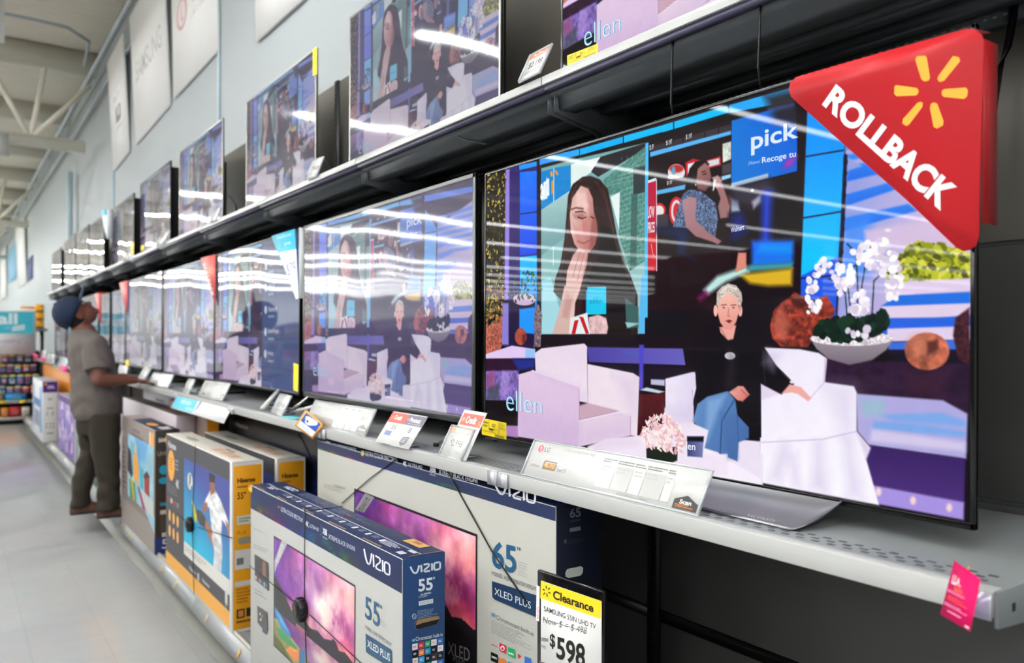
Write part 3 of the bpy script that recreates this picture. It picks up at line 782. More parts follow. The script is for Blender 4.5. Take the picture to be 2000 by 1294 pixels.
# joists: wide beams and lattice trusses, all running toward the wall
def truss(y, k):
    t = thing('roof_truss', ['cream steel lattice truss nearest the camera under the ceiling', 'second cream lattice truss further down the ceiling', 'third cream lattice truss down the ceiling, far away', 'farthest cream lattice truss under the ceiling'][k], 'truss', (0, y, 4.3), 'roof trusses')
    MB().box(-14, 1.72, y - .07, y + .07, 4.30, 4.46, OFFW).build('bottom_chord', t); MB().box(-14, 1.9, y - .09, y + .09, 5.52, 5.84, OFFW).build('top_chord', t)
    for i in range(5):
        x = 1.0 - i * 3.0
        for x2, z2 in ((x - .62, 5.6), (x + .2, 5.6), (x + .8, 5.35)):
            MB().tube([(x, y, 4.42), (x2, y, z2)], .04, OFFW, 6).build('web_bar', t)


for k, y in enumerate((14.0, 24.5, 35.0, 45.5)):
    truss(y, k)
for k, y in enumerate((10.5, 17.5, 21, 28, 31.5)):
    o = MB().box(-16, 1.9, y - .06, y + .06, 5.5, 5.84, OFFW).build('roof_joist', base=(0, y, 5.5))
    tag(o, ['cream ceiling joist in front of the nearest lattice truss', 'cream ceiling joist just past the nearest lattice truss', 'cream ceiling joist before the second lattice truss', 'cream ceiling joist past the second lattice truss', 'last cream joist far down the ceiling'][k], 'joist', 'roof joists')
PIPE = mat('grey_conduit', (168, 178, 182), .4, .4)
for k, (x, z, r) in enumerate(((1.75, 5.4, .035), (1.84, 5.06, .022))):
    tag(MB().tube([(x, -4, z), (x, 61, z)], r, PIPE).build('conduit_pipe', base=(x, 20, z)), ['thicker grey pipe running along the top of the wall', 'thin grey pipe along the wall below the thicker one'][k], 'pipe')
o = MB().tube([(-8, 12.2, 5.6), (.9, 12.2, 5.6), (1.3, 12.25, 5.6), (1.6, 12.6, 5.58), (1.66, 13.5, 5.5)], .022, PIPE).build('conduit_pipe', base=(0, 12.2, 5.6))
tag(o, 'grey pipe crossing under the ceiling and bending along the wall', 'pipe')
BLUEP = mat('pale_blue_steel', (196, 218, 228), .4)
o = MB().box(1.74, 1.82, 16.3, 16.45, 0, 4.4, BLUEP).build('steel_post', base=(1.78, 16.4, 0)); tag(o, 'pale blue steel post against the wall beyond the shelves', 'column')
for k, (u, v0, v1) in enumerate(((428, -30, 232), (222, 330, 420))):
    a = PX(u, v0, 1.885); c = PX(u, v1, 1.885)
    b = MB().tube([(1.885, a[1], a[2]), (1.885, a[1], max(2.2, c[2] - .4))], .014, BLUEP, 8)
    tag(b.build('wall_conduit', base=(1.885, a[1], c[2])), ['pale blue vertical conduit on the wall right of the round-logo sign', 'pale blue vertical conduit below the small-print wall sign'][k], 'conduit')

# strip lights: long rows across the store, hung from the roof; most start clear of the television aisle
TUBE = mat('fluorescent_tube', (250, 252, 254), emit=LIGHT)
for k in range(-4, 13):
    y = 8.3 + 4.2 * k
    if y < -7.5:
        continue
    t = thing('strip_light', 'long row of white fluorescent lights hung from the ceiling, %s' % (['behind the camera', 'beside the camera', 'near televisions', 'mid aisle', 'far down the store'][min(4, max(0, (k + 4) // 3))]), 'ceiling light', (-1.5, y, 5.0), 'strip light rows')
    xe = .7 if y < 5 else -1.5  # rows near the camera lengthened over the aisle, added to brighten the floor
    hb = MB().box(-60, xe, y - .10, y + .10, 5.03, 5.09, WHITE); hb.build('housing', t)
    db = MB(); x = xe - .02
    while x > -59.9:
        db.box(x - 2.38, x, y - .065, y + .065, 5.008, 5.03, TUBE); x -= 2.44
    db.build('tube', t)

# ------------------------------------------------------------------ shelving bays
ORD = ['nearest', 'second', 'third', 'fourth', 'fifth', 'sixth', 'seventh', 'eighth', 'ninth', 'tenth', 'eleventh', 'farthest']
CHIP = ['orange', 'red and yellow', 'yellow']
for i in range(12):
    y0, y1 = JO[i], JO[i + 1]; e = .0025
    # middle shelf
    t = thing('display_shelf', 'grey steel shelf with white front rail, %s bay of the lower television row' % ORD[i], 'shelf', (XS, y0, ZS), 'lower television shelves')
    b = MB().box(XS + .012, XB - .014, y0 + e, y1 - e, ZS - .028, ZS, SHELFGREY)
    if i == 0:
        for r in range(3):
            yy = y0 + .03 + (.012 if r == 1 else 0)
            while yy < y1 - .03:
                b.box(XS + .045 + r * .017, XS + .053 + r * .017, yy, yy + .014, ZS, ZS + .0006, DARK); yy += .0305
    else:
        for r in range(6):
            b.box(XS + .03 + r * .014, XS + .033 + r * .014, y0 + .01, y1 - .01, ZS, ZS + .0008, DARK)
    b.build('shelf_deck', t, bevel=.002)
    r_ = MB().prism([(XS, y0 + e, ZS + .001), (XS + .03, y0 + e, ZS + .001), (XS + .03, y0 + e, ZS - .006), (XS + .012, y0 + e, ZS - .012), (XS + .012, y0 + e, ZS - .037), (XS + .004, y0 + e, ZS - .037)], (0, y1 - y0 - 2 * e, 0), RAIL)
    r_.build('front_rail', t, bevel=.0015)
    for ya in (y0 + e, y1 - .045):
        h = MB(); h.box(XS - .004, XS + .001, ya, ya + .042, ZS - .039, ZS - .002, mat('clear_label_holder', (186, 188, 194), .1, coat=1.0)); h.build('label_holder', t)
    for ya in (y0 + .004, y1 - .008):
        k_ = MB(); k_.prism([(XS + .02, ya, ZS - .03), (XB - .014, ya, ZS - .03), (XB - .014, ya, ZS - .12), (XB - .1, ya, ZS - .068), (XS + .02, ya, ZS - .042)], (0, .004, 0), DARK if i else SHELFGREY); k_.build('bracket', t)
    if i == 0:
        eb = MB(); eb.prism([(XS + .001, y0 - .004, ZS + .001), (XB - .02, y0 - .004, ZS + .001), (XB - .02, y0 - .004, ZS - .09), (XS + .25, y0 - .004, ZS - .07), (XS + .03, y0 - .004, ZS - .052), (XS + .004, y0 - .004, ZS - .05)], (0, .005, 0), SHELFGREY)
        eb.box(XS + .045, XS + .055, y0 - .0045, y0 - .0039, ZS - .034, ZS - .022, BLACKM); eb.box(XS + .11, XS + .12, y0 - .0045, y0 - .0039, ZS - .03, ZS - .018, BLACKM); eb.build('end_plate', t, bevel=.002)
    # upper shelf
    t = thing('display_shelf', 'dark-bottomed shelf with thin white rail, %s bay of the upper television row' % ORD[i], 'shelf', (XU, y0, ZU), 'upper television shelves')
    MB().box(XU + .01, XB - .014, y0 + e, y1 - e, ZU - .022, ZU, DARK).build('shelf_deck', t)
    MB().box(XU, XU + .012, y0 + e, y1 - e, ZU - .022, ZU + .0005, RAIL).build('front_rail', t, bevel=.001)
    PUR = mat('violet_grey_rail', (72, 70, 92), .4)
    b = MB().box(XU + .008, XU + .03, y0 + e, y1 - e, ZU - .036, ZU - .022, PUR)
    b.prism([(XU + .03, y0 + e, ZU - .022), (XU + .03, y0 + e, ZU - .045), (XU + .045, y0 + e, ZU - .05), (XU + .05, y0 + e, ZU - .085), (XU + .11, y0 + e, ZU - .085), (XU + .11, y0 + e, ZU - .022)], (0, y1 - y0 - 2 * e, 0), DARK)
    for x0, x1, d in ((.2, .24, .05), (.32, .36, .045), (.39, .43, .06)):
        b.box(XU + x0, XU + x1, y0 + e, y1 - e, ZU - .022 - d, ZU - .022, DARK)
    yy = y0 + .03
    while yy < y1 - .03 and i < 3:
        b.box(XU + .388, XU + .39, yy, yy + .008, ZU - .07, ZU - .066, RAIL); yy += .02
    b.build('under_frame', t)
    for ya in (y0 + .012, y1 - .016):
        k_ = MB(); k_.prism([(XU + .035, ya, ZU - .03), (XU + .43, ya, ZU - .03), (XU + .43, ya, ZU - .26), (XU + .38, ya, ZU - .26), (XU + .2, ya, ZU - .12), (XU + .035, ya, ZU - .09)], (0, .004, 0), DARK); k_.build('bracket', t)
    # base deck on little feet
    t = thing('base_deck', 'grey base deck with sloped price rail near the floor, %s bay' % ORD[i], 'shelf', (XD, y0, 0), 'base decks')
    MB().box(XD + .03, XB - .014, y0 + e, y1 - e, ZD - .03, ZD, SHELFGREY).build('shelf_deck', t, bevel=.002)
    q = y0 + e; L = y1 - y0 - 2 * e
    MB().prism([(XD + .035, q, ZD + .012), (XD + .05, q, ZD + .004), (XD + .05, q, ZD - .05), (XD + .018, q, ZD - .07), (XD, q, ZD - .07)], (0, L, 0), mat('grey_price_rail', (176, 180, 180), .3)).build('front_rail', t)
    MB().prism([(XD + .030, q, ZD + .0125), (XD + .0345, q, ZD + .0125), (XD + .0335, q, ZD - .002), (XD + .029, q, ZD - .002)], (0, L, 0), mat('cream_strip', (206, 200, 178), .4)).build('label_strip', t)
    for f in (.25, .75):
        MB().tube([(XD + .14, y0 + f * 1.22, 0), (XD + .14, y0 + f * 1.22, ZD - .03)], .022, BLACK, 10).build('foot', t)
    MB().box(XD + .3, XB - .014, y0 + e, y1 - e, 0, ZD - .03, BLACKM).build('kick_plate', t)
    # back panels and slotted upright
    t = thing('gondola_wall', 'dark back panels with black slotted upright behind the shelves, %s bay' % ORD[i], 'shelf backing', (XB, y0, 0), 'shelf backings')
    for z0, z1, mt in ((.02, .575, PANEL), (.61, 1.09, PANEL), (1.10, 1.62, PANEL), (1.63, 2.12, PANEL2), (2.15, 2.846, PANEL2)):
        MB().box(XB, XB + .02, y0 + .022, y1 - .022, z0, z1, mt).build('back_panel', t, bevel=.003)
    b = MB().box(XB - .012, XB + .05, y0 - .021, y0 + .021, 0, 2.85, BLACK)
    for s_ in range(100):
        z = .05 + s_ * .028
        if i < 4:
            b.box(XB - .0125, XB - .0119, y0 - .011, y0 - .007, z, z + .016, mat('slot', (2, 2, 2), .9)); b.box(XB - .0125, XB - .0119, y0 + .007, y0 + .011, z, z + .016, mat('slot', (2, 2, 2), .9))
    b.build('upright', t)
    MB().box(XB - .006, XB + .02, y0 + .022, y1 - .022, .577, .608, BLACK).build('cross_rail', t)

# ------------------------------------------------------------------ televisions
SHOW = talk_show()
PIC = SHOW.a
PICS = half(half(PIC))
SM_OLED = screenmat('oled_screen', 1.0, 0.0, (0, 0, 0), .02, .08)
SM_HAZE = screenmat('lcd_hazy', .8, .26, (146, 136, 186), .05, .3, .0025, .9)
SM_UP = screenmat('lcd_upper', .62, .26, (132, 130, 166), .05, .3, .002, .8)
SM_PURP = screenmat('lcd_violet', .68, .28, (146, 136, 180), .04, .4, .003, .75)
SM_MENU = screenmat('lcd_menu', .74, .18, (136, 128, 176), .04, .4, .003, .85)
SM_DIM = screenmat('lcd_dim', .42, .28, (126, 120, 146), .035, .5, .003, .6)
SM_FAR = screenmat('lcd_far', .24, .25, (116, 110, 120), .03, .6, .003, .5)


TVS = []


def tv(label, yl, yr, z0, z1, x, screen, img=None, bez=.012, chin=None, frame=BLACK, thick=.03, stand='legs', floor_z=ZS, logo=False, yaw=0.0, group=None, menu=False, feet_in=.18):
    """a flat television facing the aisle (-X); yl far edge, yr near edge"""
    chin = bez if chin is None else chin; W = yl - yr; yc = (yl + yr) / 2
    t = thing('television', label, 'television', (x, yc, floor_z), group)
    fr = MB()
    fr.box(x + .004, x + .014, yr, yl, z0, z1, frame)
    for a in ((yr, yr + bez, z0, z1), (yl - bez, yl, z0, z1), (yr, yl, z1 - bez, z1), (yr, yl, z0, z0 + chin)):
        fr.box(x, x + .012, a[0], a[1], a[2], a[3], frame)
    fr.build('frame', t, bevel=.0015)
    MB().box(x + .013, x + .013 + thick, yr + .05, yl - .05, z0 + .03, z1 - (.28 if thick < .04 else .04), BLACKM).build('rear_housing', t, bevel=.008)
    I = PICS if img is None else img
    a0, a1, b0, b1 = yl - bez, yr + bez, z1 - bez, z0 + chin
    sb = MB().grid((x + .002, a0, b0), (0, a1 - a0, 0), (0, 0, b1 - b0), I, screen)
    if logo or menu:
        sh = Sheet(sb, screen, (-1, 0, 0), (x + .002, a0, b0), (0, a1 - a0, 0), (0, 0, b1 - b0), eps=.0003)
        A_ = (920, 220, 3.236); B_ = (920, 560, 3.806); G_ = (1160, 220, 4.313)

        def put(crop, txt_, quad, *k):
            out = []
            for q in quad.split():
                u_, v_ = map(float, q.split(',')); p = PX(crop[0] + u_ / crop[2], crop[1] + v_ / crop[2], OX); out.append(((OYL - p[1]) / (OYL - OYR), (OZT - p[2]) / (OZT - OZB)))
            sh.text(txt_, out, *k)
        if logo:
            put(B_, 'ellen', '262,757 527,818 527,946 262,918', (40, 150, 200), -.006); sh.k += 1
            put(B_, 'ellen', '260,755 524,816 524,944 260,916', (206, 246, 255), -.016)
            put(G_, 'pick', '1322,160 1720,70 1720,250 1322,362', (222, 236, 250), .02)
            put(G_, 'Recoge tu', '1415,375 1700,318 1700,385 1415,440', (232, 242, 250), .01); put(G_, '¡Nuevo!', '1298,408 1400,392 1400,430 1298,450', (170, 205, 245), 0, .2)
            put(A_, 'LOW', '1118,590 1160,588 1160,660 1118,668', (240, 220, 228), .02); put(A_, 'PRICES', '1118,692 1162,688 1162,755 1118,762', (240, 220, 228), .02)
            for q in ('470,272 506,264 506,312 470,322', '610,236 660,222 660,270 610,280', '778,185 830,172 830,220 778,232', '618,578 664,568 664,604 618,612'):
                put(G_, '$1.97', q, (232, 232, 236))
            put(A_, 'art', '442,430 490,395 492,520 442,556', (245, 250, 255), .02)
            put(B_, 'len', '1604,1150 1672,1160 1672,1214 1604,1206', (236, 240, 250), .01); put(G_, 'Walmart', '1160,970 1270,940 1270,985 1160,1012', (215, 225, 250), .01)
            put(A_, 'ellen', '755,1170 830,1168 830,1205 755,1210', (0, 150, 190))
        if menu:
            sh.rect(.62, .0, 1.0, 1.0, (22, 74, 128)); sh.rect(.62, 0, .632, 1, (40, 40, 90))
            for q, s_ in enumerate(('Input', 'Wi-Fi', 'Network', 'Settings', 'Help')):
                yq = .14 + q * .15
                sh.ell(.67, yq + .03, .012, .028, (225, 235, 245)); sh.text(s_, (.70, yq + .01, .70 + .014 * len(s_), yq + .045), (225, 232, 244)); sh.rect(.70, yq + .07, .76, yq + .085, (120, 160, 200))
    sb.build('screen', t)
    if stand == 'legs':
        for s_, yy in ((1, yl - feet_in), (-1, yr + feet_in)):
            lb = MB()
            for sx in (-1, 1):
                lb.tube([(x + .02, yy, z0 + .03), (x + .02 + sx * .02, yy, z0 - .005), (x + .02 + sx * .115, yy - s_ * .02, floor_z + .006)], .007, SILVER if frame != BLACK else GUN, 8)
                lb.tube([(x + .02 + sx * .115, yy - s_ * .02, floor_z + .001), (x + .02 + sx * .115, yy - s_ * .02, floor_z + .012)], .01, RUBBER, 8)
            lb.build('leg', t, smooth=True)
    if stand == 'slim':
        for yy in (yl - feet_in, yr + feet_in):
            MB().box(x - .06, x + .14, yy - .012, yy + .012, floor_z + .0005, floor_z + .012, frame).box(x + .01, x + .03, yy - .012, yy + .012, floor_z + .01, z0 + .03, frame).build('leg', t, bevel=.003)
    TVS.append(t)
    return t


# the big panel with its curved stand
t = tv('largest television in view, vivid talk show picture, near end of lower row', OYL + .008, OYR - .008, OZB - .012, OZT + .008, OX, SM_OLED, PIC, .008, .012, GLOSSB, .012, None, logo=2)
b = MB(); Bp = PZ(1540, 1036, ZS); Ap = PZ(1022, 919, ZS); xf = Bp[0]; yB, yA = Bp[1], Ap[1]
yT = PX(1652, 985, OX + .012)[1]; yT2 = yA + .055; zt_ = .052; n = 9; V_ = []; ys = []
for k in range(13):
    q = k / 12; ys.append((yB + (yT - yB) * sin(q * pi / 2), 1 - cos(q * pi / 2)))
ys = ys[::-1] + [(yB + (yA - yB) * k / 8, 0) for k in range(1, 9)] + [(yA + (yT2 - yA) * sin(k / 12 * pi / 2), 1 - cos(k / 12 * pi / 2)) for k in range(1, 13)]
for yy, r in ys:
    lo = np.array([xf + (OX + .012 - xf) * r, ZS + .0012 + zt_ * r]); hi = np.array([OX + .012, ZS + .0012 + zt_])
    for k in range(n):
        q = k / (n - 1); p_ = lo * (1 - q) + hi * q; sag = sin(pi * q) * (1 - r)
        V_.append((p_[0] + .012 * sag, yy, max(ZS + .0012, p_[1] - .010 * sag)))
b.add(V_, [(i * n + k, i * n + k + 1, (i + 1) * n + k + 1, (i + 1) * n + k) for i in range(len(ys) - 1) for k in range(n - 1)], mat('stand_silver', (128, 128, 132), .3, .85))
o = b.build('curved_stand', t, smooth=True); s_ = o.modifiers.new('solid', 'SOLIDIFY'); s_.thickness = .003; s_.offset = 1
MB().box(OX + .006, OX + .03, 1.02, 1.70, ZS + .03, OZB, BLACK).build('stand_neck', t)
MB().box(OX + .03, OX + .22, 1.1, 1.62, ZS + .0006, ZS + .012, BLACK).box(OX + .02, OX + .05, 1.1, 1.62, ZS + .0006, ZS + .06, BLACK).build('stand_foot', t, bevel=.003)
sb = MB(); sh = Sheet(sb, PRINT, (-.7, 0, .7), (xf + .016, 1.0, ZS + .0105), (0, -1, 0), (-.75, 0, -.66)); sh.k = 6; sh.text('LG OLED', (0, 0, .06, .006), (150, 150, 154)); sb.build('stand_logo', t)

L = [  # yl, yr, top, bottom
    (3.69, 2.165, 1.962, 1.15), (5.24, 3.735, 1.955, 1.15), (6.72, 5.255, 1.95, 1.148), (8.36, 6.78, 1.96, 1.16), (9.15, 8.40, 1.90, 1.17), (9.98, 9.30, 1.90, 1.17), (11.5, 10.1, 1.93, 1.15), (13.0, 11.6, 1.93, 1.15), (14.6, 13.1, 1.93, 1.15)]
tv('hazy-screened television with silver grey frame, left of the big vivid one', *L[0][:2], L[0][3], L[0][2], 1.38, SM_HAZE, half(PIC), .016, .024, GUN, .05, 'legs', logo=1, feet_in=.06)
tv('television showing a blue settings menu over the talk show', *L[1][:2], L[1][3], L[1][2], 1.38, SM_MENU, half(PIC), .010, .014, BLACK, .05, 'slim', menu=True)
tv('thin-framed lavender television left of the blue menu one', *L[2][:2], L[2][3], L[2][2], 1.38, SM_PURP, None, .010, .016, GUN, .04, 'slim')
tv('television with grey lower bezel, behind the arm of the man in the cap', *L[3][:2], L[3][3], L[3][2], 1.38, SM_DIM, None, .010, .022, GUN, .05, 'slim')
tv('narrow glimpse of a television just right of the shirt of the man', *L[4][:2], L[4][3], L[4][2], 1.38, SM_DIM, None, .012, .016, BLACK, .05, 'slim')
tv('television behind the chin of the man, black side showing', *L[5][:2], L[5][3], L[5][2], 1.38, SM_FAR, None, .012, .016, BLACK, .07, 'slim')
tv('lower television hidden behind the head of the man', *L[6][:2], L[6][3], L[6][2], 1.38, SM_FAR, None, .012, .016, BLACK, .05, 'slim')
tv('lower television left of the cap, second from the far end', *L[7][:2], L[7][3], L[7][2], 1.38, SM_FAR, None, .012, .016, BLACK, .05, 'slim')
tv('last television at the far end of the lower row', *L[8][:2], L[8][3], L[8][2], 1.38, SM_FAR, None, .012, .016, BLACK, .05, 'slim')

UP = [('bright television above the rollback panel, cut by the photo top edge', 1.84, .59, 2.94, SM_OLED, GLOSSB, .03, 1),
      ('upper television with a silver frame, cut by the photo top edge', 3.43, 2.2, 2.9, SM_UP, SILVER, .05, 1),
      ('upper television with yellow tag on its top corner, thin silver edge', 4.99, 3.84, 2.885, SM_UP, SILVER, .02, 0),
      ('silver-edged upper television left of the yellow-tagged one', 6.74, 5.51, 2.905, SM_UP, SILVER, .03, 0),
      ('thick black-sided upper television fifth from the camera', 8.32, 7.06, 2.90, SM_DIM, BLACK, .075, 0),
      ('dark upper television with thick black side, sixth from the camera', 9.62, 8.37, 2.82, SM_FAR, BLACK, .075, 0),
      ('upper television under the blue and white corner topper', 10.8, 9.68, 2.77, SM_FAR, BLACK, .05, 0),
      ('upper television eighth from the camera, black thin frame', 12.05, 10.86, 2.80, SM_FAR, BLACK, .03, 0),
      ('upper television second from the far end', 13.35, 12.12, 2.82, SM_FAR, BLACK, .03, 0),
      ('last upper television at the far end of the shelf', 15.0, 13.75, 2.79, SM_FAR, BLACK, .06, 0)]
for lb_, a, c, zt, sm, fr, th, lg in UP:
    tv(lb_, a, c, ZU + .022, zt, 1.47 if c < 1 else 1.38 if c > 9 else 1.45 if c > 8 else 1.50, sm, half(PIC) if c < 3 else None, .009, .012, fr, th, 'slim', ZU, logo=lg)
# ------------------------------------------------------------------ boxed televisions on the base decks
CARD = mat('brown_card', (150, 122, 92), .8)


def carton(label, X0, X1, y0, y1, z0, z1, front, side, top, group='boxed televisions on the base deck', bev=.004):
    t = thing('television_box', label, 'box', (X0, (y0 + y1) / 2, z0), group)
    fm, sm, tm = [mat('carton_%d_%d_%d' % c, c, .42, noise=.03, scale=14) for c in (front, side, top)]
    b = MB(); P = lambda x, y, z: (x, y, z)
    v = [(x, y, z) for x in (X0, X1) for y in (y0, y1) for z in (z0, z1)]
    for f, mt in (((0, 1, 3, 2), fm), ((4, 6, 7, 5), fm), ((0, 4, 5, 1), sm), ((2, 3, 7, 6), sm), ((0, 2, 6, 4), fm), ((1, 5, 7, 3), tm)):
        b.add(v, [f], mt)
    # weld so the bevel can round the folds
    o = b.build('carton', t)
    bm = bmesh.new(); bm.from_mesh(o.data); bmesh.ops.remove_doubles(bm, verts=bm.verts, dist=1e-5); bm.to_mesh(o.data); bm.free()
    m_ = o.modifiers.new('bevel', 'BEVEL'); m_.width = bev; m_.segments = 2
    fb, sb, tb = MB(), MB(), MB()
    F_ = Sheet(fb, PRINT, (-1, 0, 0), (X0, y1, z0), (0, -1, 0), (0, 0, 1), pix=lambda u, v: PX(u, v, X0))
    S_ = Sheet(sb, PRINT, (0, -1, 0), (X0, y0, z0), (1, 0, 0), (0, 0, 1), pix=lambda u, v: PY(u, v, y0))
    T_ = Sheet(tb, PRINT, (0, 0, 1), (X0, y1, z1), (0, -1, 0), (1, 0, 0), pix=lambda u, v: PZ(u, v, z1))

    def done():
        for m, nm in ((fb, 'front_print'), (sb, 'end_print'), (tb, 'top_print')):
            if m.v or m.big:
                m.build(nm, t)
    return t, F_, S_, T_, done


def local(S, fn, *a, **k):
    p = S.pix; S.pix = None; getattr(S, fn)(*a, **k); S.pix = p


def wordmark(S, quad, col, wd):
    """V I Z I O in even rounded strokes"""
    tl, tr, br, bl = [np.array(q, float) for q in quad]
    M = lambda p: tuple(tl * (1 - p[0]) * (1 - p[1]) + tr * p[0] * (1 - p[1]) + br * p[0] * p[1] + bl * (1 - p[0]) * p[1])
    for st in ('0,0 .03,.45 .09,.92 .15,1 .2,.92 .26,.45 .29,0', '.36,0 .36,1', '.44,0 .6,0 .63,.1 .61,.35 .46,.75 .45,.95 .48,1 .65,1', '.72,0 .72,1', '.83,0 .96,0 .99,.08 1,.5 .99,.92 .96,1 .83,1 .80,.92 .79,.5 .80,.08 .83,0'):
        S.line([M(tuple(map(float, q.split(',')))) for q in st.split()], wd, col)


def band_img(W, H, seed):
    n = fbm(H, W, 2, 14, seed); m_ = fbm(H, W, 3, 20, seed + 9)
    a = np.ones((H, W, 3)) * np.array((27, 40, 80)) / 255; a *= (.9 + .25 * n[..., None])
    y = np.linspace(0, 1, H)[:, None, None]; x = np.linspace(0, 1, W)[None, :, None]
    hue = np.stack([.5 + .5 * np.sin(9 * x[..., 0] + k + 0 * y[..., 0]) for k in (0, 2.1, 4.2)], -1)
    k = np.clip(y * 2 - 1.05, 0, 1) * np.clip(m_[..., None] * 2.6 - .9, 0, 1) * np.clip((.82 - x) * 8, 0, 1)
    return a + (hue * .75 - a) * k * .75


NAVY = (27, 41, 80); INK = (214, 220, 232)
APPS = [(228, 228, 228), (206, 44, 60), (30, 160, 96), (232, 232, 232), (50, 110, 190), (16, 16, 20), (226, 124, 40), (40, 150, 190), (16, 18, 22), (236, 236, 236), (232, 226, 210), (40, 160, 220), (18, 20, 26), (60, 40, 40), (28, 30, 36)]

# --- front VIZIO, 55 inch
X0, y0, y1, z0, z1 = .97, 1.87, 3.155, ZD + .001, .853
t, Fp, Sp, Tp, done = carton('white and navy 55 inch VIZIO box standing in front of the taller one', X0, X0 + .13, y0, y1, z0, z1, (186, 187, 181), (30, 64, 110), NAVY)
V1 = (480, 860, 2.857); V2 = (480, 1040, 5.093); V3 = (760, 1040, 4.762); V4 = (480, 900, 4.762)
zb = PX(786.3, 1159.3, X0)[2]
Fp.mb.grid((X0 - .0004, y1 - .002, z1 - .003), (0, y0 - y1 + .004, 0), (0, 0, zb - z1 + .003), band_img(240, 30, 5), PRINT)
Fp.k = 3; Fp.crop = V1
Fp.text('HDR', [(42, 283), (66, 296), (66, 318), (42, 306)], INK, .03); Fp.text('HIGH DYNAMIC RANGE', [(72, 311), (165, 352), (165, 372), (72, 337)], INK)
Fp.ell(186, 375, 9, 14, (226, 196, 80)); Fp.ell(184, 370, 5, 7, (200, 60, 70)); Fp.text('ULTRA COLOR SPECTRUM', [(197, 366), (318, 434), (318, 457), (197, 392)], INK)
Fp.text('4K', [(335, 444), (353, 456), (353, 486), (335, 474)], INK, .04); Fp.text('ULTRA HD', [(358, 462), (408, 488), (408, 507), (358, 483)], INK)
Fp.line('421,470 421,530', 1.2, (130, 140, 180)); Fp.text('XBE', [(430, 484), (455, 498), (455, 532), (430, 518)], INK, .05); Fp.text('PLUS', [(432, 532), (456, 545), (456, 554), (432, 541)], INK)
Fp.text('XTREME BLACK ENGINE', [(463, 520), (612, 593), (612, 617), (463, 546)], INK)
wordmark(Fp, [(662, 603), (806, 690), (806, 752), (666, 678)], (236, 238, 242), 8.5)
P0 = PX(480 + 288 / 5.093, 1040 + 38 / 5.093, X0); P1 = PX(480 + 1085 / 5.093, 1040 + 548 / 5.093, X0); P2 = PX(542.4, 1263.8, X0)
ya, yb, zt, zl = P0[1], P1[1], (P0[2] + P1[2]) / 2, P2[2]
local(Fp, 'rect', y1 - ya - .006, zl - z0 - .006, y1 - yb + .006, zt - z0 + .006, (58, 52, 62))
SUN = sunset()
Fp.mb.grid((X0 - Fp.eps * Fp.k, ya, zt), (0, yb - ya, 0), (0, 0, zl - zt), np.clip(SUN * .9 + .08, 0, 1), PRINT); Fp.k += 2
Fp.poly('202,556 234,574 176,700 163,738 163,672', (178, 178, 180)); Fp.text('ULTRA HD', [(200, 574), (216, 582), (182, 690), (168, 676)], (230, 230, 230), 0)
Fp.text('55', [(668, 863), (750, 912), (750, 1048), (668, 984)], (46, 92, 126), .01); Fp.text('"', [(752, 915), (763, 921), (763, 940), (752, 934)], (46, 92, 126))
Fp.text('M-SERIES  HOME THEATER DISPLAY', [(668, 1026), (817, 1130), (817, 1150), (668, 1046)], (96, 104, 116))
Fp.poly('672,1074 808,1160 818,1172 818,1270 690,1190 674,1176', (48, 84, 112)); Fp.text('XLED PLUS', [(682, 1108), (808, 1188), (808, 1232), (682, 1148)], (226, 230, 234), .01)
for q, n, sd in (([(48, 486), (130, 518), (130, 532), (48, 500)], 2, 1), ([(50, 578), (130, 612), (130, 640), (50, 606)], 2, 2), ([(50, 822), (130, 870), (130, 905), (50, 858)], 2, 3), ([(752, 990), (795, 1020), (795, 1060), (752, 1030)], 4, 4)):
    Fp.lines(q, n, (150, 150, 150), .25, sd)
Fp.poly('52,632 128,682 131,838 54,774', (74, 72, 76)); Fp.poly('96,668 114,680 116,760 98,748', (140, 100, 70))
for q in range(6):
    Fp.poly([(56 + q * 12, 750 + q * 9), (64 + q * 12, 756 + q * 9), (64 + q * 12, 776 + q * 10), (56 + q * 12, 770 + q * 10)], [(200, 200, 200), (170, 70, 80), (160, 160, 164), (60, 120, 150), (180, 180, 180), (70, 130, 140)][q])
Fp.poly('68,920 122,956 127,1062 118,1060 120,1080 98,1066 96,1046 70,1014', (88, 88, 90)); Fp.rect(80, 960, 88, 972, (200, 200, 200)); Fp.rect(92, 972, 100, 986, (190, 120, 80)); Fp.rect(84, 990, 92, 1004, (210, 210, 210))
Fp.poly('21,240 40,252 40,290 21,276', (226, 190, 60)); Fp.poly('21,240 30,246 30,262 21,256', (200, 60, 60))
# end face
Sp.crop = V3; b = (222, 230, 238)
wordmark(Sp, [(198, 314), (476, 270), (474, 336), (206, 382)], b, 17)
Sp.text('55', [(270, 434), (405, 412), (405, 530), (272, 548)], b, .025); Sp.text('"', [(408, 410), (424, 407), (424, 432), (408, 434)], b)
Sp.text('M-SERIES', [(295, 566), (390, 546), (390, 562), (295, 582)], b, .02); Sp.lines([(274, 588), (404, 570), (404, 592), (274, 610)], 2, b, .3, 7)
Sp.poly('274,636 408,611 408,652 276,678', (216, 220, 222)); Sp.text('XLED PLUS', [(284, 642), (400, 620), (400, 646), (284, 668)], (120, 140, 160))
Sp.lines([(262, 724), (490, 690), (488, 766), (264, 806)], 6, (150, 176, 200), .3, 8); Sp.ell(232, 776, 21, 26, (190, 204, 218)); Sp.ell(232, 776, 16, 20, (36, 76, 128)); Sp.line('222,764 242,788', 4, (190, 204, 218))
Sp.text('Chromecast built-in', [(246, 966), (495, 924), (495, 958), (246, 1006)], b); Sp.poly('212,988 240,982 240,1006 212,1012', (100, 170, 200))
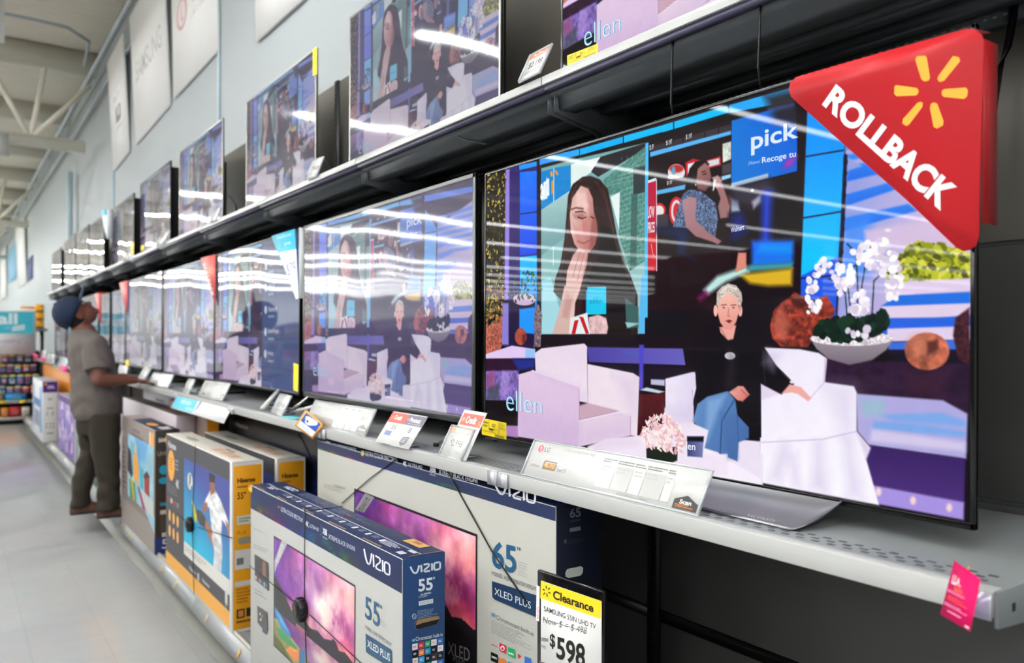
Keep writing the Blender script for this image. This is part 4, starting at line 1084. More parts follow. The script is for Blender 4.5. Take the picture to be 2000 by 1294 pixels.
for r in range(4):
    for c in range(5):
        x = 213 + c * 58.5; yy = 1034 + r * 66 - c * 13.6
        col = APPS[(r * 5 + c) % 15]; Sp.poly([(x, yy), (x + 51, yy - 11), (x + 51, yy + 46), (x, yy + 57)], col)
        Sp.lines([(x + 10, yy + 18), (x + 42, yy + 11), (x + 42, yy + 36), (x + 10, yy + 40)], 2, (200, 60, 60) if col[0] > 220 and col[2] > 200 else (230, 230, 230), .5, r * 5 + c)
hh = MB(); hs = Sheet(hh, BLACKM, (0, -1, 0), pix=lambda u, v: PY(u, v, y0), eps=.0006); hs.crop = V3
ring = [(240, 838), (262, 806), (440, 772), (464, 778), (462, 812), (440, 846), (262, 896), (244, 886)]
hs.mt = CARD; hs.poly([(x + (x - 352) * .03, y + (y - 834) * .06) for x, y in ring], (255, 255, 255)); hs.mt = BLACKM; hs.poly(ring, (0, 0, 0)); hs.mt = CARD; hs.poly('246,840 264,808 440,774 462,780 460,800 300,838 250,858', (255, 255, 255))
hh.build('hand_hole', t)
# top face
L_ = y1 - y0
for a_, c_ in ((.062, (190, 196, 214)),):
    local(Tp, 'line', [(.01, a_), (L_ - .01, a_)], .004, c_)
for q in range(9):
    local(Tp, 'lines', [(.26 + q * .095, .05), (.315 + q * .095, .05), (.315 + q * .095, .03), (.26 + q * .095, .03)], 3, (150, 160, 190), .4, q); local(Tp, 'rect', .318 + q * .095, .03, .335 + q * .095, .05, (224, 226, 232))
local(Tp, 'text', '55"', (.10, .055, .17, .03), INK, .02); local(Tp, 'text', 'VIZIO', (.12, .11, .24, .085), INK, .02)
local(Tp, 'lines', [(.3, .12), (.9, .12), (.9, .075), (.3, .075)], 6, (110, 122, 160), .35, 33); local(Tp, 'rect', 1.12, .085, 1.22, .12, (206, 160, 96)); local(Tp, 'rect', 1.15, .1, 1.19, .115, (170, 90, 60))
for x in (.5, .72): local(Tp, 'rect', x, .085, x + .03, .095, (160, 70, 60))
local(Tp, 'lines', [(1.1, .05), (1.2, .05), (1.2, .02), (1.1, .02)], 4, (220, 224, 232), .5, 3); local(Tp, 'rect', 1.22, .012, 1.25, .032, (200, 206, 214)); local(Tp, 'rect', 1.225, .045, 1.262, .06, (210, 214, 214))
for x, w_ in ((.06, .1), (.3, .1), (.55, .1), (.78, .13), (1.03, .12)):
    local(Tp, 'rect', x, .001, x + w_, .0075, (150, 126, 104))
local(Tp, 'rect', L_ - .006, .02, L_ - .001, .12, (120, 100, 84))
done()

# --- rear VIZIO, 65 inch
X0, y0, y1, z1 = 1.2, 1.515, 3.044, 1.024
t, Fp, Sp, Tp, done = carton('taller white and navy 65 inch VIZIO box, its top under the shelf rail', X0, X0 + .15, y0, y1, z0, z1, (182, 182, 173), (12, 18, 36), NAVY)
zb = PX(480 + 1730 / 2.857, 860 + 450 / 2.857, X0)[2]
Fp.mb.grid((X0 - .0004, y1 - .002, z1 - .003), (0, y0 - y1 + .004, 0), (0, 0, zb - z1 + .003), band_img(260, 36, 25), PRINT)
Fp.k = 3; Fp.crop = V1; g_ = (200, 206, 216)
Fp.text('HDR', [(440, 0), (474, 8), (474, 30), (440, 22)], g_, .03); Fp.text('PLUS', [(442, 30), (472, 37), (472, 47), (442, 40)], g_); Fp.text('HIGH DYNAMIC RANGE', [(480, 12), (616, 42), (616, 66), (480, 36)], g_)
Fp.ell(652, 70, 9, 16, (222, 180, 70)); Fp.ell(648, 64, 5, 8, (60, 160, 120)); Fp.text('ULTRA COLOR SPECTRUM', [(668, 56), (845, 98), (845, 124), (668, 84)], g_)
Fp.text('4K', [(878, 112), (900, 117), (900, 146), (878, 140)], g_, .04); Fp.text('ULTRA HD', [(908, 122), (986, 140), (986, 158), (908, 142)], g_); Fp.text('XBE', [(1026, 142), (1062, 150), (1062, 178), (1026, 170)], g_, .05); Fp.text('PLUS', [(1030, 182), (1060, 189), (1060, 200), (1030, 193)], g_)
Fp.text('XTREME BLACK ENGINE', [(1078, 160), (1297, 214), (1297, 238), (1078, 186)], g_)
wordmark(Fp, [(1388, 226), (1618, 284), (1616, 350), (1396, 290)], (222, 224, 230), 11)
Pa = PX(480 + 612 / 2.857, 860 + 290 / 2.857, X0); Pb = PX(480 + 1285 / 2.857, 860 + 522 / 2.857, X0); ya, yb, zt = Pa[1], Pb[1], (Pa[2] + Pb[2]) / 2; wz = (ya - yb) * .5625
local(Fp, 'rect', y1 - ya - .008, zt - wz - z0 - .11, y1 - yb + .008, zt - z0 + .008, (20, 16, 20))
Fp.mb.grid((X0 - Fp.eps * Fp.k, ya, zt), (0, yb - ya, 0), (0, 0, -wz), np.clip(SUN ** 1.25, 0, 1), PRINT); Fp.k += 2
local(Fp, 'rect', y1 - ya + .5, zt - wz - z0 - .1, y1 - yb, zt - wz - z0 + .17, (12, 10, 13)); Fp.text('XLED', [(1130, 1120), (1252, 1160), (1252, 1232), (1130, 1190)], (130, 126, 130))
Fp.text('PLUS', [(1160, 1205), (1225, 1226), (1225, 1250), (1160, 1228)], (120, 116, 120))
Fp.poly('668,292 720,316 662,402 612,384', (140, 138, 142)); Fp.text('ULTRA HD', [(672, 312), (700, 322), (652, 398), (628, 386)], (50, 48, 52), .01)
Fp.lines([(440, 240), (560, 275), (560, 305), (440, 268)], 3, (130, 130, 126), .25, 5); Fp.text('VIZIO SMARTCAST', [(494, 242), (560, 262), (560, 274), (494, 254)], (110, 110, 110))
Fp.crop = V3; bl = (30, 82, 120)
Fp.text('65', [(962, 64), (1186, 122), (1186, 386), (962, 316)], bl, .02); Fp.text('"', [(1195, 128), (1224, 136), (1224, 168), (1195, 160)], (80, 90, 100))
Fp.text('M-SERIES  HOME THEATER DISPLAY', [(960, 352), (1372, 500), (1372, 538), (960, 390)], (70, 76, 86)); Fp.lines([(1205, 262), (1300, 295), (1300, 440), (1205, 400)], 6, (150, 152, 152), .25, 6)
Fp.poly('962,446 1380,580 1392,596 1392,790 990,620 966,596', (22, 52, 84)); Fp.text('XLED PLUS', [(986, 506), (1325, 640), (1325, 706), (986, 572)], (206, 212, 216), .0)
Fp.text('Chromecast built-in', [(1003, 758), (1352, 920), (1352, 962), (1003, 800)], (96, 100, 106)); Fp.poly('958,738 996,752 996,786 958,772', (120, 140, 170)); Fp.lines([(958, 806), (1340, 972), (1340, 1130), (958, 930)], 9, (140, 140, 138), .28, 9)
Fp.text('NETFLIX', [(960, 1026), (1014, 1052), (1014, 1068), (960, 1042)], (190, 40, 50), .02)
for q, c in (('1034,1020 1096,1046 1096,1126 1034,1092', APPS[1]), ('1112,1058 1176,1082 1176,1168 1112,1134', APPS[2]), ('1206,1120 1240,1146 1208,1170', (200, 50, 60)), ('1268,1144 1330,1166 1330,1240 1268,1222', APPS[4]), ('954,1102 1020,1132 1020,1212 954,1184', APPS[5]), ('1030,1156 1094,1180 1094,1260 1030,1236', APPS[6]), ('1112,1192 1176,1216 1176,1296 1112,1272', APPS[7])):
    Fp.poly(q, c)
Fp.text('HBO', [(962, 1136), (1012, 1158), (1012, 1178), (962, 1156)], (230, 230, 230), .05); Fp.text('hulu', [(1120, 1100), (1168, 1118), (1168, 1138), (1120, 1120)], (220, 240, 225), .05); Fp.ell(1064, 1070, 20, 24, (235, 225, 226)); Fp.ell(1064, 1074, 12, 14, APPS[1])
Sp.crop = V1
Sp.text('65', [(1808, 380), (1870, 370), (1870, 424), (1808, 432)], (104, 112, 124), .02); Sp.text('M-SERIES', [(1812, 444), (1868, 436), (1868, 448), (1812, 456)], (84, 90, 100)); Sp.poly('1808,488 1868,478 1868,500 1808,510', (110, 114, 120)); Sp.lines([(1800, 552), (1895, 540), (1895, 570), (1800, 582)], 4, (50, 58, 74), .3, 4); Sp.ell(1783, 562, 9, 13, (70, 78, 92))
hh = MB(); hs = Sheet(hh, mat('hole_foam', (196, 196, 186), .8), (0, -1, 0), pix=lambda u, v: PY(u, v, y0), eps=.0006); hs.crop = V1
hs.poly('1782,738 1792,716 1868,700 1882,708 1880,736 1868,752 1800,766 1784,758', (255, 255, 255)); hh.build('hand_hole', t)
done()

# --- Hisense boxes
def hisense(label, X0, y0, y1, z1, tilt=0, detail=True):
    t, Fp, Sp, Tp, done = carton(label, X0, X0 + .135, y0, y1, z0, z1, (222, 220, 214), (230, 158, 22), (212, 208, 196))
    L_, h = y1 - y0, z1 - z0; G = (74, 74, 78)
    l = lambda fn, *a, **k: local(Fp, fn, *a, **k)
    l('rect', 0.002, .012, L_ - .035, h - .003, G); l('rect', 0.002, .012, L_ - .035, .085, (232, 170, 76))
    a0, a1 = L_ * .33, L_ - .036; b0, b1 = h * .30, h * .885
    l('rect', a0, h * .21, a1, b0, (218, 216, 208)); Fp.mb.grid((X0 - Fp.eps * Fp.k, y1 - a0, z0 + b1), (0, a0 - a1, 0), (0, 0, b0 - b1), footballer(), PRINT); Fp.k += 2
    l('text', 'Hisense', (.05, h * .955, .24, h * .905), (214, 214, 214), .03); l('ell', .13, h * .78, .08, .085, (236, 166, 70)); l('lines', [(.08, h * .83), (.18, h * .83), (.18, h * .74), (.08, h * .74)], 4, (150, 100, 40), .4, 2)
    l('text', '4K', (.24, h * .70, .32, h * .64), (200, 200, 200), .05); l('lines', [(.22, h * .84), (.32, h * .84), (.32, h * .75), (.22, h * .75)], 3, (160, 160, 164), .4, 5); l('lines', [(.04, h * .63), (.3, h * .63), (.3, h * .56), (.04, h * .56)], 3, (120, 120, 124), .3, 6)
    for q in range(4):
        l('rect', .04 + q * .075, h * .50, .09 + q * .075, h * .535, [(150, 60, 62), (190, 190, 190), (160, 70, 70), (130, 130, 134)][q])
    for r in range(2):
        for c in range(3):
            l('ell', .10 + c * .095, h * (.40 - r * .115), .026, .032, (234, 176, 96))
    l('lines', [(a0 + .03, h * .275), (a1 - .2, h * .275), (a1 - .2, h * .235), (a0 + .03, h * .235)], 2, (150, 150, 146), .3, 7)
    l('text', 'Hisense', (L_ * .42, h * .165, L_ * .52, h * .14), (200, 200, 200), .03); l('rect', L_ * .55, h * .12, L_ * .575, h * .17, (196, 196, 196)); l('text', 'Hisense', (L_ * .62, h * .165, L_ * .72, h * .14), (200, 200, 200), .03)
    l('rect', L_ - .10, h * .145, L_ - .06, h * .225, (206, 206, 206)); l('lines', [(L_ - .098, h * .14), (L_ - .06, h * .14), (L_ - .06, h * .10), (L_ - .098, h * .10)], 2, (190, 190, 190), .5, 1)
    l('poly', [(0.002, h - .012), (.018, h - .012), (.018, h - .06), (.002, h - .06)], (226, 160, 60))
    e = lambda fn, *a, **k: local(Sp, fn, *a, **k); D = (78, 50, 12)
    for q in ((0, 0, .135, .012), (0, h - .016, .135, h), (0, 0, .006, h), (.129, 0, .135, h)):
        e('rect', *q, (222, 220, 214))
    e('text', 'Hisense', (.022, h - .07, .10, h - .092), D, .04); e('lines', [(.022, h - .105), (.09, h - .105), (.09, h - .115), (.022, h - .115)], 1, (150, 100, 20), .8, 3); e('text', '55"', (.022, h - .132, .06, h - .162), D, .02)
    e('rect', .02, h - .235, .09, h - .275, (214, 208, 190)); e('lines', [(.03, h - .245), (.08, h - .245), (.08, h - .268), (.03, h - .268)], 2, (120, 140, 120), .6, 2); e('rrect', .025, h - .36, .10, h - .33, .014, (150, 140, 124)); e('rect', .012, h - .47, .1, h - .385, (216, 212, 204)); e('rect', .02, h - .45, .05, h - .42, (120, 120, 118))
    e('text', 'PLUS', (.022, h - .30, .06, h - .318), (150, 100, 20)); e('rect', .012, .2, .1, .222, (214, 210, 200)); e('lines', [(.02, .19), (.1, .19), (.1, .12), (.02, .12)], 5, (176, 112, 14), .5, 4); e('rect', .02, .06, .055, .1, (40, 26, 16)); e('rect', .026, .066, .05, .094, (200, 130, 60)); e('rect', .062, .062, .1, .1, (46, 32, 18)); e('lines', [(.02, .05), (.11, .05), (.11, .03), (.02, .03)], 1, (110, 70, 14), .5, 5)
    c_ = lambda fn, *a, **k: local(Tp, fn, *a, **k)
    for q in range(9):
        c_('rect', L_ - .5 + q * .045, .035, L_ - .475 + q * .045, .085, [(222, 150, 70), (190, 90, 60), (206, 160, 110)][q % 3])
    c_('ell', .35, .06, .12, .02, (150, 148, 138)); c_('line', [(0, .067), (L_, .067)], .003, (170, 164, 150)); c_('text', 'Hisense', (L_ - .45, .11, L_ - .3, .09), (60, 60, 70), .03); c_('rect', L_ - .008, 0, L_ - .001, .135, (96, 78, 62)); c_('rect', .56, 0, .566, .135, (180, 176, 166))
    done(); return t


hisense('grey and orange Hisense box with a footballer, front one of the two', 1.01, 3.545, 4.84, .885)
hisense('Hisense box with orange end, standing behind the footballer one', 1.255, 3.68, 4.985, .862)
# --- tall black box under the shelf
X0, y0, y1 = 1.44, 3.52, 5.0
t, Fp, Sp, Tp, done = carton('large black and navy Hisense box at the back under the shelf', X0, X0 + .16, y0, y1, z0, 1.0, (16, 16, 19), (14, 14, 18), (40, 40, 42), bev=.006)
Fp.crop = (200, 740, 3.236); Fp.text('Hisense', [(842, 268), (920, 288), (920, 320), (842, 300)], (176, 176, 178), .02)
local(Fp, 'rect', .62, 0, y1 - y0, .72, (20, 24, 52)); local(Fp, 'rect', .72, .05, y1 - y0 - .05, .60, (26, 34, 86)); done()
# --- Samsung boxes
X0, y0, y1, z1 = 1.0, 5.09, 6.2, .876
t, Fp, Sp, Tp, done = carton('grey Samsung box with a colourful street picture beside the man', X0, X0 + .14, y0, y1, z0, z1, (134, 124, 118), (44, 36, 31), (24, 28, 56))
S1 = (200, 780, 5.88); L_, h = y1 - y0, z1 - z0
Pa = PX(200 + 296 / 5.88, 780 + 388 / 5.88, X0); Pb = PX(200 + 590 / 5.88, 780 + 545 / 5.88, X0)
Fp.mb.grid((X0 - .001, Pa[1], (Pa[2] + Pb[2]) / 2), (0, Pb[1] - Pa[1], 0), (0, 0, -.42), town_scene(), PRINT); Fp.k = 8
local(Fp, 'lines', [(.03, h * .72), (.17, h * .72), (.17, h * .3), (.03, h * .3)], 9, (74, 66, 64), .3, 3); local(Fp, 'lines', [(.4, h - .05), (.8, h - .05), (.8, h - .12), (.4, h - .12)], 2, (110, 100, 96), .4, 4); local(Fp, 'rect', .03, h - .14, .14, h - .1, (156, 150, 140))
local(Fp, 'poly', [(L_ - .16, h - .02), (L_ - .03, h - .02), (L_ - .03, h - .11), (L_ - .16, h - .11)], (232, 160, 60)); local(Fp, 'rect', L_ - .16, h - .11, L_ - .13, h - .02, (226, 226, 220)); local(Fp, 'rect', 0, 0, L_, .17, (146, 138, 130)); local(Fp, 'poly', [(.62, .28), (L_, .12), (L_, .22), (.7, .36)], (150, 190, 206))
e = lambda fn, *a, **k: local(Sp, fn, *a, **k)
e('text', 'SAMSUNG', (.02, h - .045, .12, h - .07), (214, 208, 196), .05); e('text', 'UHD TV', (.015, h - .125, .12, h - .15), (150, 146, 140)); e('ell', .05, h - .235, .025, .028, (20, 150, 190)); e('ell', .05, h - .30, .028, .02, (20, 150, 190)); e('rect', .03, h - .45, .07, h - .43, (30, 130, 170)); e('rect', .03, h - .5, .1, h - .475, (190, 184, 176)); e('rect', .03, h - .60, .1, h - .505, (70, 62, 56)); e('rect', .04, h - .67, .1, h - .61, (200, 194, 184))
e('rect', 0, 0, .14, .1, (36, 50, 110)); e('text', '55', (.04, .085, .12, .03), (226, 226, 230), .0)
c_ = lambda fn, *a, **k: local(Tp, fn, *a, **k); c_('rect', 0, 0, .3, .14, (176, 160, 156)); c_('ell', .72, .06, .1, .03, (226, 160, 60)); c_('rect', .3, .03, .5, .09, (40, 70, 100)); c_('rect', L_ - .2, .05, L_ - .05, .11, (200, 196, 186)); c_('rect', 0, .0, L_, .012, (150, 140, 134)); done()

def plain(label, X0, X1, y0, y1, z1, f, s, tp):
    return carton(label, X0, X1, y0, y1, z0, z1, f, s, tp)


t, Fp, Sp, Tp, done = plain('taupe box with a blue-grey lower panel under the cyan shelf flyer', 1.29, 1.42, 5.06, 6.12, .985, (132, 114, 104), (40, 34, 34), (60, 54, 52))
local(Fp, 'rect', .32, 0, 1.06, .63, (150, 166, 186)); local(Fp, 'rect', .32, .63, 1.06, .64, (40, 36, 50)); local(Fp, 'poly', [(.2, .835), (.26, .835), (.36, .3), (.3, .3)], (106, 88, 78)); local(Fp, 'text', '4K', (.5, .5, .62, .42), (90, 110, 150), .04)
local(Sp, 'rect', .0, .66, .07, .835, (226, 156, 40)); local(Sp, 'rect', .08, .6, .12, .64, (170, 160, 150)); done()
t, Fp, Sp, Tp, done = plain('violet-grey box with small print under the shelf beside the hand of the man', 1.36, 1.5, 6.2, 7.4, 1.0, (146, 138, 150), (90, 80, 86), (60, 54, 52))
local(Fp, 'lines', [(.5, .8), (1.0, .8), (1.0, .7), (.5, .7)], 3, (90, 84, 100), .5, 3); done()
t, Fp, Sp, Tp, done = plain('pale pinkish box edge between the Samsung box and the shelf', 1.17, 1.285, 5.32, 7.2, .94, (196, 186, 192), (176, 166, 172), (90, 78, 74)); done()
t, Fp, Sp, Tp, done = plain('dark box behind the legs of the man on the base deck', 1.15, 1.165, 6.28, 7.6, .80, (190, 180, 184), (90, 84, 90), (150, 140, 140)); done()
t, Fp, Sp, Tp, done = plain('box with green and blue picture beside the back of the man', 1.04, 1.16, 7.75, 8.95, .80, (90, 120, 110), (120, 130, 130), (150, 150, 156))
local(Fp, 'rect', .1, .1, 1.1, .3, (196, 206, 210)); local(Fp, 'rect', .1, .45, 1.1, .6, (96, 130, 170)); local(Fp, 'rect', .8, .3, 1.0, .45, (200, 170, 60)); done()
t, Fp, Sp, Tp, done = plain('purple and lilac pictured box left of the legs of the man', 1.05, 1.17, 9.25, 10.75, .775, (134, 112, 178), (206, 204, 206), (170, 170, 178))
rr = random.Random(5)
for q in range(26):
    x, zq = rr.uniform(.0, 1.3), rr.uniform(.02, .5); c = rr.choice([(180, 166, 214), (86, 60, 150), (210, 190, 220), (70, 84, 170), (120, 40, 120), (226, 216, 226)])
    local(Fp, 'poly', [(x, zq), (x + .17, zq + rr.uniform(-.05, .1)), (x + .12, zq + .13), (x + .02, zq + .1)], c); Fp.k -= .5
local(Fp, 'rect', 0, .56, 1.5, .63, (80, 40, 110)); done()
t, Fp, Sp, Tp, done = plain('white box with purple header and small black drawings on its end', .94, 1.10, 11.3, 12.7, .885, (214, 214, 220), (218, 217, 212), (170, 176, 190))
e = lambda fn, *a, **k: local(Sp, fn, *a, **k); h = .885 - z0
e('rect', .0, h - .135, .16, h - .002, (78, 34, 116)); e('text', 'onn.', (.05, h - .05, .13, h - .09), (206, 190, 222), .04); e('rect', .012, h - .045, .045, h - .015, (220, 150, 50)); e('rect', .055, h - .21, .10, h - .225, (110, 110, 110)); e('rect', .045, h - .325, .115, h - .335, (50, 50, 54)); e('rect', .045, h - .42, .052, h - .375, (60, 60, 64)); e('poly', [(.11, h - .37), (.118, h - .372), (.108, h - .42), (.1, h - .418)], (60, 60, 64))
for r in range(2):
    for c in range(3):
        e('rect', .035 + c * .037, h - .53 - r * .04, .05 + c * .037, h - .512 - r * .04, (90, 90, 92))
e('rect', .045, h - .63, .115, h - .642, (70, 70, 72)); l = lambda fn, *a, **k: local(Fp, fn, *a, **k)
l('rect', .1, .1, .25, h - .08, (60, 130, 186)); l('rect', 1.05, .1, 1.3, h - .08, (60, 140, 196)); l('rect', .25, .4, 1.05, .5, (70, 110, 160)); l('rect', .3, .15, 1.0, .35, (130, 130, 140)); done()
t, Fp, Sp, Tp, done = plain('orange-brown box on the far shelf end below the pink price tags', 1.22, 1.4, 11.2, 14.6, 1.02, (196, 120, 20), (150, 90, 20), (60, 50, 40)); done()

# black disc alarms with their cables wrapped round boxes
def alarm(label, X, u, v, r, wires):
    c = PX(u, v, X); t = thing('security_alarm', label, 'security tag', (X, c[1], c[2]), 'security alarms on boxes')
    d = MB(); d.tube([(X - .001, c[1], c[2]), (X - .006, c[1], c[2]), (X - .026, c[1], c[2]), (X - .03, c[1], c[2])], [r * .9, r, r, r * .9], BLACK, 24)
    for k in range(16):
        a = 2 * pi * k / 16; d.box(X - .025, X - .006, c[1] + cos(a) * r - .002, c[1] + cos(a) * r + .002, c[2] + sin(a) * r - .002, c[2] + sin(a) * r + .002, BLACK)
    d.build('alarm_disc', t)
    MB().tube([(X - .0305, c[1], c[2]), (X - .032, c[1], c[2])], [r * .55, r * .5], GLOSSB, 20).build('disc_cap', t)
    for w_ in wires:
        MB().tube([q_ if len(q_) == 3 else (X - .003, *PX(*q_, X)[1:]) for q_ in w_], .0016, BLACK, 6).build('cable', t)


alarm('black round alarm strapped on the sunset picture of the front VIZIO box', .969, 595, 1188, .038, [[(597, 992), (596, 1170)], [(597, 1206), (600, 1293)], [(489, 1104), (583, 1180)], [(607, 1200), (786, 1368)], [(.967, PX(597, 992, .97)[1], .854), (1.1, PX(597, 992, .97)[1], .8545)]])
alarm('black round alarm strapped on the footballer box', 1.009, 376, 1023, .036, [[(383, 868), (377, 1012)], [(377, 1036), (380, 1160)], [(324, 985), (368, 1020)], [(386, 1028), (455, 1050)]])
t = tag(MB().tube([(1.196, *PX(a, b, 1.196)[1:]) for a, b in ((668, 982), (722, 934), (790, 884))], .0018, BLACK, 6).build('security_cable', base=(1.196, 2.4, .9)), 'thin black cable slanting up left across the taller VIZIO box', 'cable')
t = tag(MB().tube([(1.196, *PX(a, b, 1.196)[1:]) for a, b in ((872, 916), (884, 938), (960, 1075), (1030, 1178))], .0024, BLACK, 6).build('security_cable', base=(1.196, 2, .9)), 'thicker black cable slanting down right across the large 65 numeral', 'cable')
t = tag(MB().tube([(1.435, *PX(a, b, 1.435)[1:]) for a, b in ((582, 846), (590, 860), (612, 905))], .003, BLACK, 6).build('security_cable', base=(1.435, 3.6, .9)), 'short black cable on the black box below the blue camera tag', 'cable')
# ------------------------------------------------------------------ price cards, stickers, corner toppers, hanging tags
EDGE = mat('acrylic_edge', (206, 212, 214), .12, coat=1.0)
RED, YEL, ORG = (208, 36, 44), (250, 216, 32), (240, 158, 26)


def PD(u, v, Z):
    return CAM + ray(u, v) * Z


def card(name, label, BL, BR, TL, z=None, X=None, paper=(222, 222, 218), acrylic=True, foot=True, thick=.002, group=None, cat='price sign', parent=None, mt=None, back=0.0, floor_z=None):
    """a flat card from three photographed corners; its lower edge lies at height z (or on the plane X)"""
    f = (lambda p: PZ(*p, z)) if z is not None else (lambda p: PX(*p, X))
    O = f(BL); U = f(BR) - O; T = PY(*TL, O[1]); V = T - O; N = np.cross(U, V); N = N / np.linalg.norm(N)
    if N @ (CAM - O) < 0:
        N = -N
    O = O - N * back
    w_, h_ = np.linalg.norm(U), np.linalg.norm(V); u, v = U / w_, V / h_
    t = thing(name, label, cat, O + U / 2, group) if parent is None else parent
    pb = MB(); q = [O, O + U, O + U + V, O + V]
    pb.prism([p - N * thick for p in q], N * thick, mt or PRINT, paper)
    S = Sheet(pb, mt or PRINT, N, O, u, v)
    S.w, S.h = w_, h_

    def done(nm='card'):
        pb.build(nm, t)
        if acrylic:
            ab = MB(); e = .0035
            B = O - N * thick; d = N * .007
            for a, b in ((O - u * e, O + u * 0), (O + U, O + U + u * e)):
                ab.prism([a - N * .004, b - N * .004, b + V - N * .004, a + V - N * .004], N * .008, EDGE)
            for a, b in ((O + V, O + V + v * e), (O - v * .003, O)):
                ab.prism([a - N * .004 - u * e, a + U - N * .004 + u * e, b + U - N * .004 + u * e, b - N * .004 - u * e], N * .006, EDGE)
            ab.build('acrylic_holder', t)
        if foot:
            fb = MB(); zf = (floor_z if floor_z is not None else z) - .001
            a = O + u * w_ * .25; b = O + u * w_ * .75; k = np.array([1, 0, 0]) * .07
            a = np.array([a[0], a[1], zf]); b = np.array([b[0], b[1], zf])
            fb.prism([a, b, b + k, a + k], (0, 0, .0025), EDGE); fb.build('foot', t)
    return t, S, done


ZZ = ZS + .004
# the wide panel sign in front of the big television
t, S, done = card('price_sign', 'wide acrylic sign with a round red logo and spec table, nearest the camera', (1020, 924.4), (1361, 1005), (1046, 859.6), ZZ, mt=GLOSSP)
W_, H_ = S.w, S.h; q = lambda a, b, c, d: (a * W_, b * H_, c * W_, d * H_)
S.ell(.06 * W_, .80 * H_, .018 * W_, .105 * H_, (206, 60, 84)); S.line([(.06 * W_, .86 * H_), (.06 * W_, .75 * H_), (.068 * W_, .75 * H_)], .0016, (240, 226, 228)); S.line([(.052 * W_ + .004 * i, .80 * H_ + .006 * (i % 2)) for i in range(3)], .001, (240, 220, 224)); S.text('LG', q(.088, .87, .125, .73), (96, 90, 94), .015)
S.text('4K UHD', q(.125, .47, .195, .30), (222, 150, 60), .02); S.k -= 1; S.rrect(*q(.115, .255, .205, .5), .004, (112, 88, 62)); S.text('4K', q(.122, .46, .155, .32), (236, 176, 84), .04); S.text('UHD', q(.158, .43, .198, .32), (226, 160, 80), .02)
S.text('OLEDC8 Series', q(.035, .34, .095, .27), (150, 150, 152)); S.text('Smart TV', q(.215, .37, .275, .26), (120, 120, 124), 0, .2); S.text('w/ AI ThinQ and High Dynamic Range', q(.21, .93, .41, .83), (150, 150, 152), 0, .2)
S.lines([(.125 * W_, .78 * H_), (.38 * W_, .78 * H_), (.38 * W_, .4 * H_), (.125 * W_, .4 * H_)], 6, (206, 206, 204), .3, 2)
for x0, x1 in ((.47, .55), (.555, .645), (.65, .71), (.715, .815), (.82, .86)):
    S.rect(*q(x0, .12, x1, .72), (204, 204, 201) if x1 - x0 < .085 else (186, 186, 183)); S.lines([(x0 * W_, .86 * H_), (x1 * W_, .86 * H_), (x1 * W_, .74 * H_), (x0 * W_, .74 * H_)], 2, (130, 130, 130), .4, int(x0 * 99)); S.lines([(x0 * W_ + .002, .68 * H_), (x1 * W_ - .002, .68 * H_), (x1 * W_ - .002, .5 * H_), (x0 * W_ + .002, .5 * H_)], 2, (176, 176, 174), .5, int(x0 * 77))
S.lines([(.6 * W_, .07 * H_), (.85 * W_, .07 * H_), (.85 * W_, .03 * H_), (.6 * W_, .03 * H_)], 1, (150, 150, 150), .6, 4)
S.poly([(.885 * W_, .03 * H_), (.995 * W_, .03 * H_), (.995 * W_, .2 * H_), (.94 * W_, .36 * H_), (.885 * W_, .24 * H_)], (70, 66, 66)); S.text('Scan', q(.912, .255, .965, .155), (244, 244, 244), .02); S.lines([(.895 * W_, .14 * H_), (.985 * W_, .14 * H_), (.985 * W_, .06 * H_), (.895 * W_, .06 * H_)], 2, (216, 130, 60), .5, 3)
done()

def spec(label, BL, BR, TL, badge=True, bright=(222, 222, 218), X=None):
    t, S, done = card('price_sign', label, BL, BR, TL, ZZ if X is None else None, X, foot=X is None, paper=bright, mt=GLOSSP); W_, H_ = S.w, S.h
    S.lines([(.06 * W_, .9 * H_), (.4 * W_, .9 * H_), (.4 * W_, .35 * H_), (.06 * W_, .35 * H_)], 7, (176, 176, 176), .25, 3)
    for x in (.45, .55, .66, .76): S.rect(x * W_, .1 * H_, (x + .08) * W_, .8 * H_, (196, 196, 193)); S.lines([(x * W_, .9 * H_), ((x + .08) * W_, .9 * H_), ((x + .08) * W_, .82 * H_), (x * W_, .82 * H_)], 1, (150, 150, 150), .6, 1)
    if badge:
        S.poly([(.86 * W_, .03 * H_), (.985 * W_, .03 * H_), (.985 * W_, .24 * H_), (.92 * W_, .4 * H_), (.86 * W_, .28 * H_)], (96, 92, 88)); S.text('Scan', (.875 * W_, .27 * H_, .97 * W_, .17 * H_), (230, 226, 220)); S.rrect(.12 * W_, .12 * H_, .2 * W_, .26 * H_, .003, (150, 120, 80)); S.text('VIZIO', (.07 * W_, .8 * H_, .14 * W_, .72 * H_), (120, 120, 130))
    done()


spec('wide spec sign behind the blue and orange camera tag', (598, 826), (712.5, 851.4), (617, 782))
spec('wide white spec sign above the cyan shelf flyer', (388, 772.5), (434.7, 781.7), (402, 743))
spec('bright spec sign right of the hand of the man', (290.3, 750.3), (328, 757.3), (300.6, 727), False, (248, 248, 246))
spec('bright white sign just right of the shirt front of the man', (230, 733), (246, 737.5), (234, 712), False, (250, 250, 250))
spec('white sign at the far left of the lower shelf beside the cyan and pink one', (80, 701), (88, 703), (83, 684), False, (240, 236, 240))
spec('white sign between the two far pink tags', (92, 705), (104, 709), (95, 690), False, (240, 240, 244))
spec('white and pale cyan sign left of the back of the man', (105, 716), (126, 722), (113, 696), False, (206, 228, 230), XS - .012)
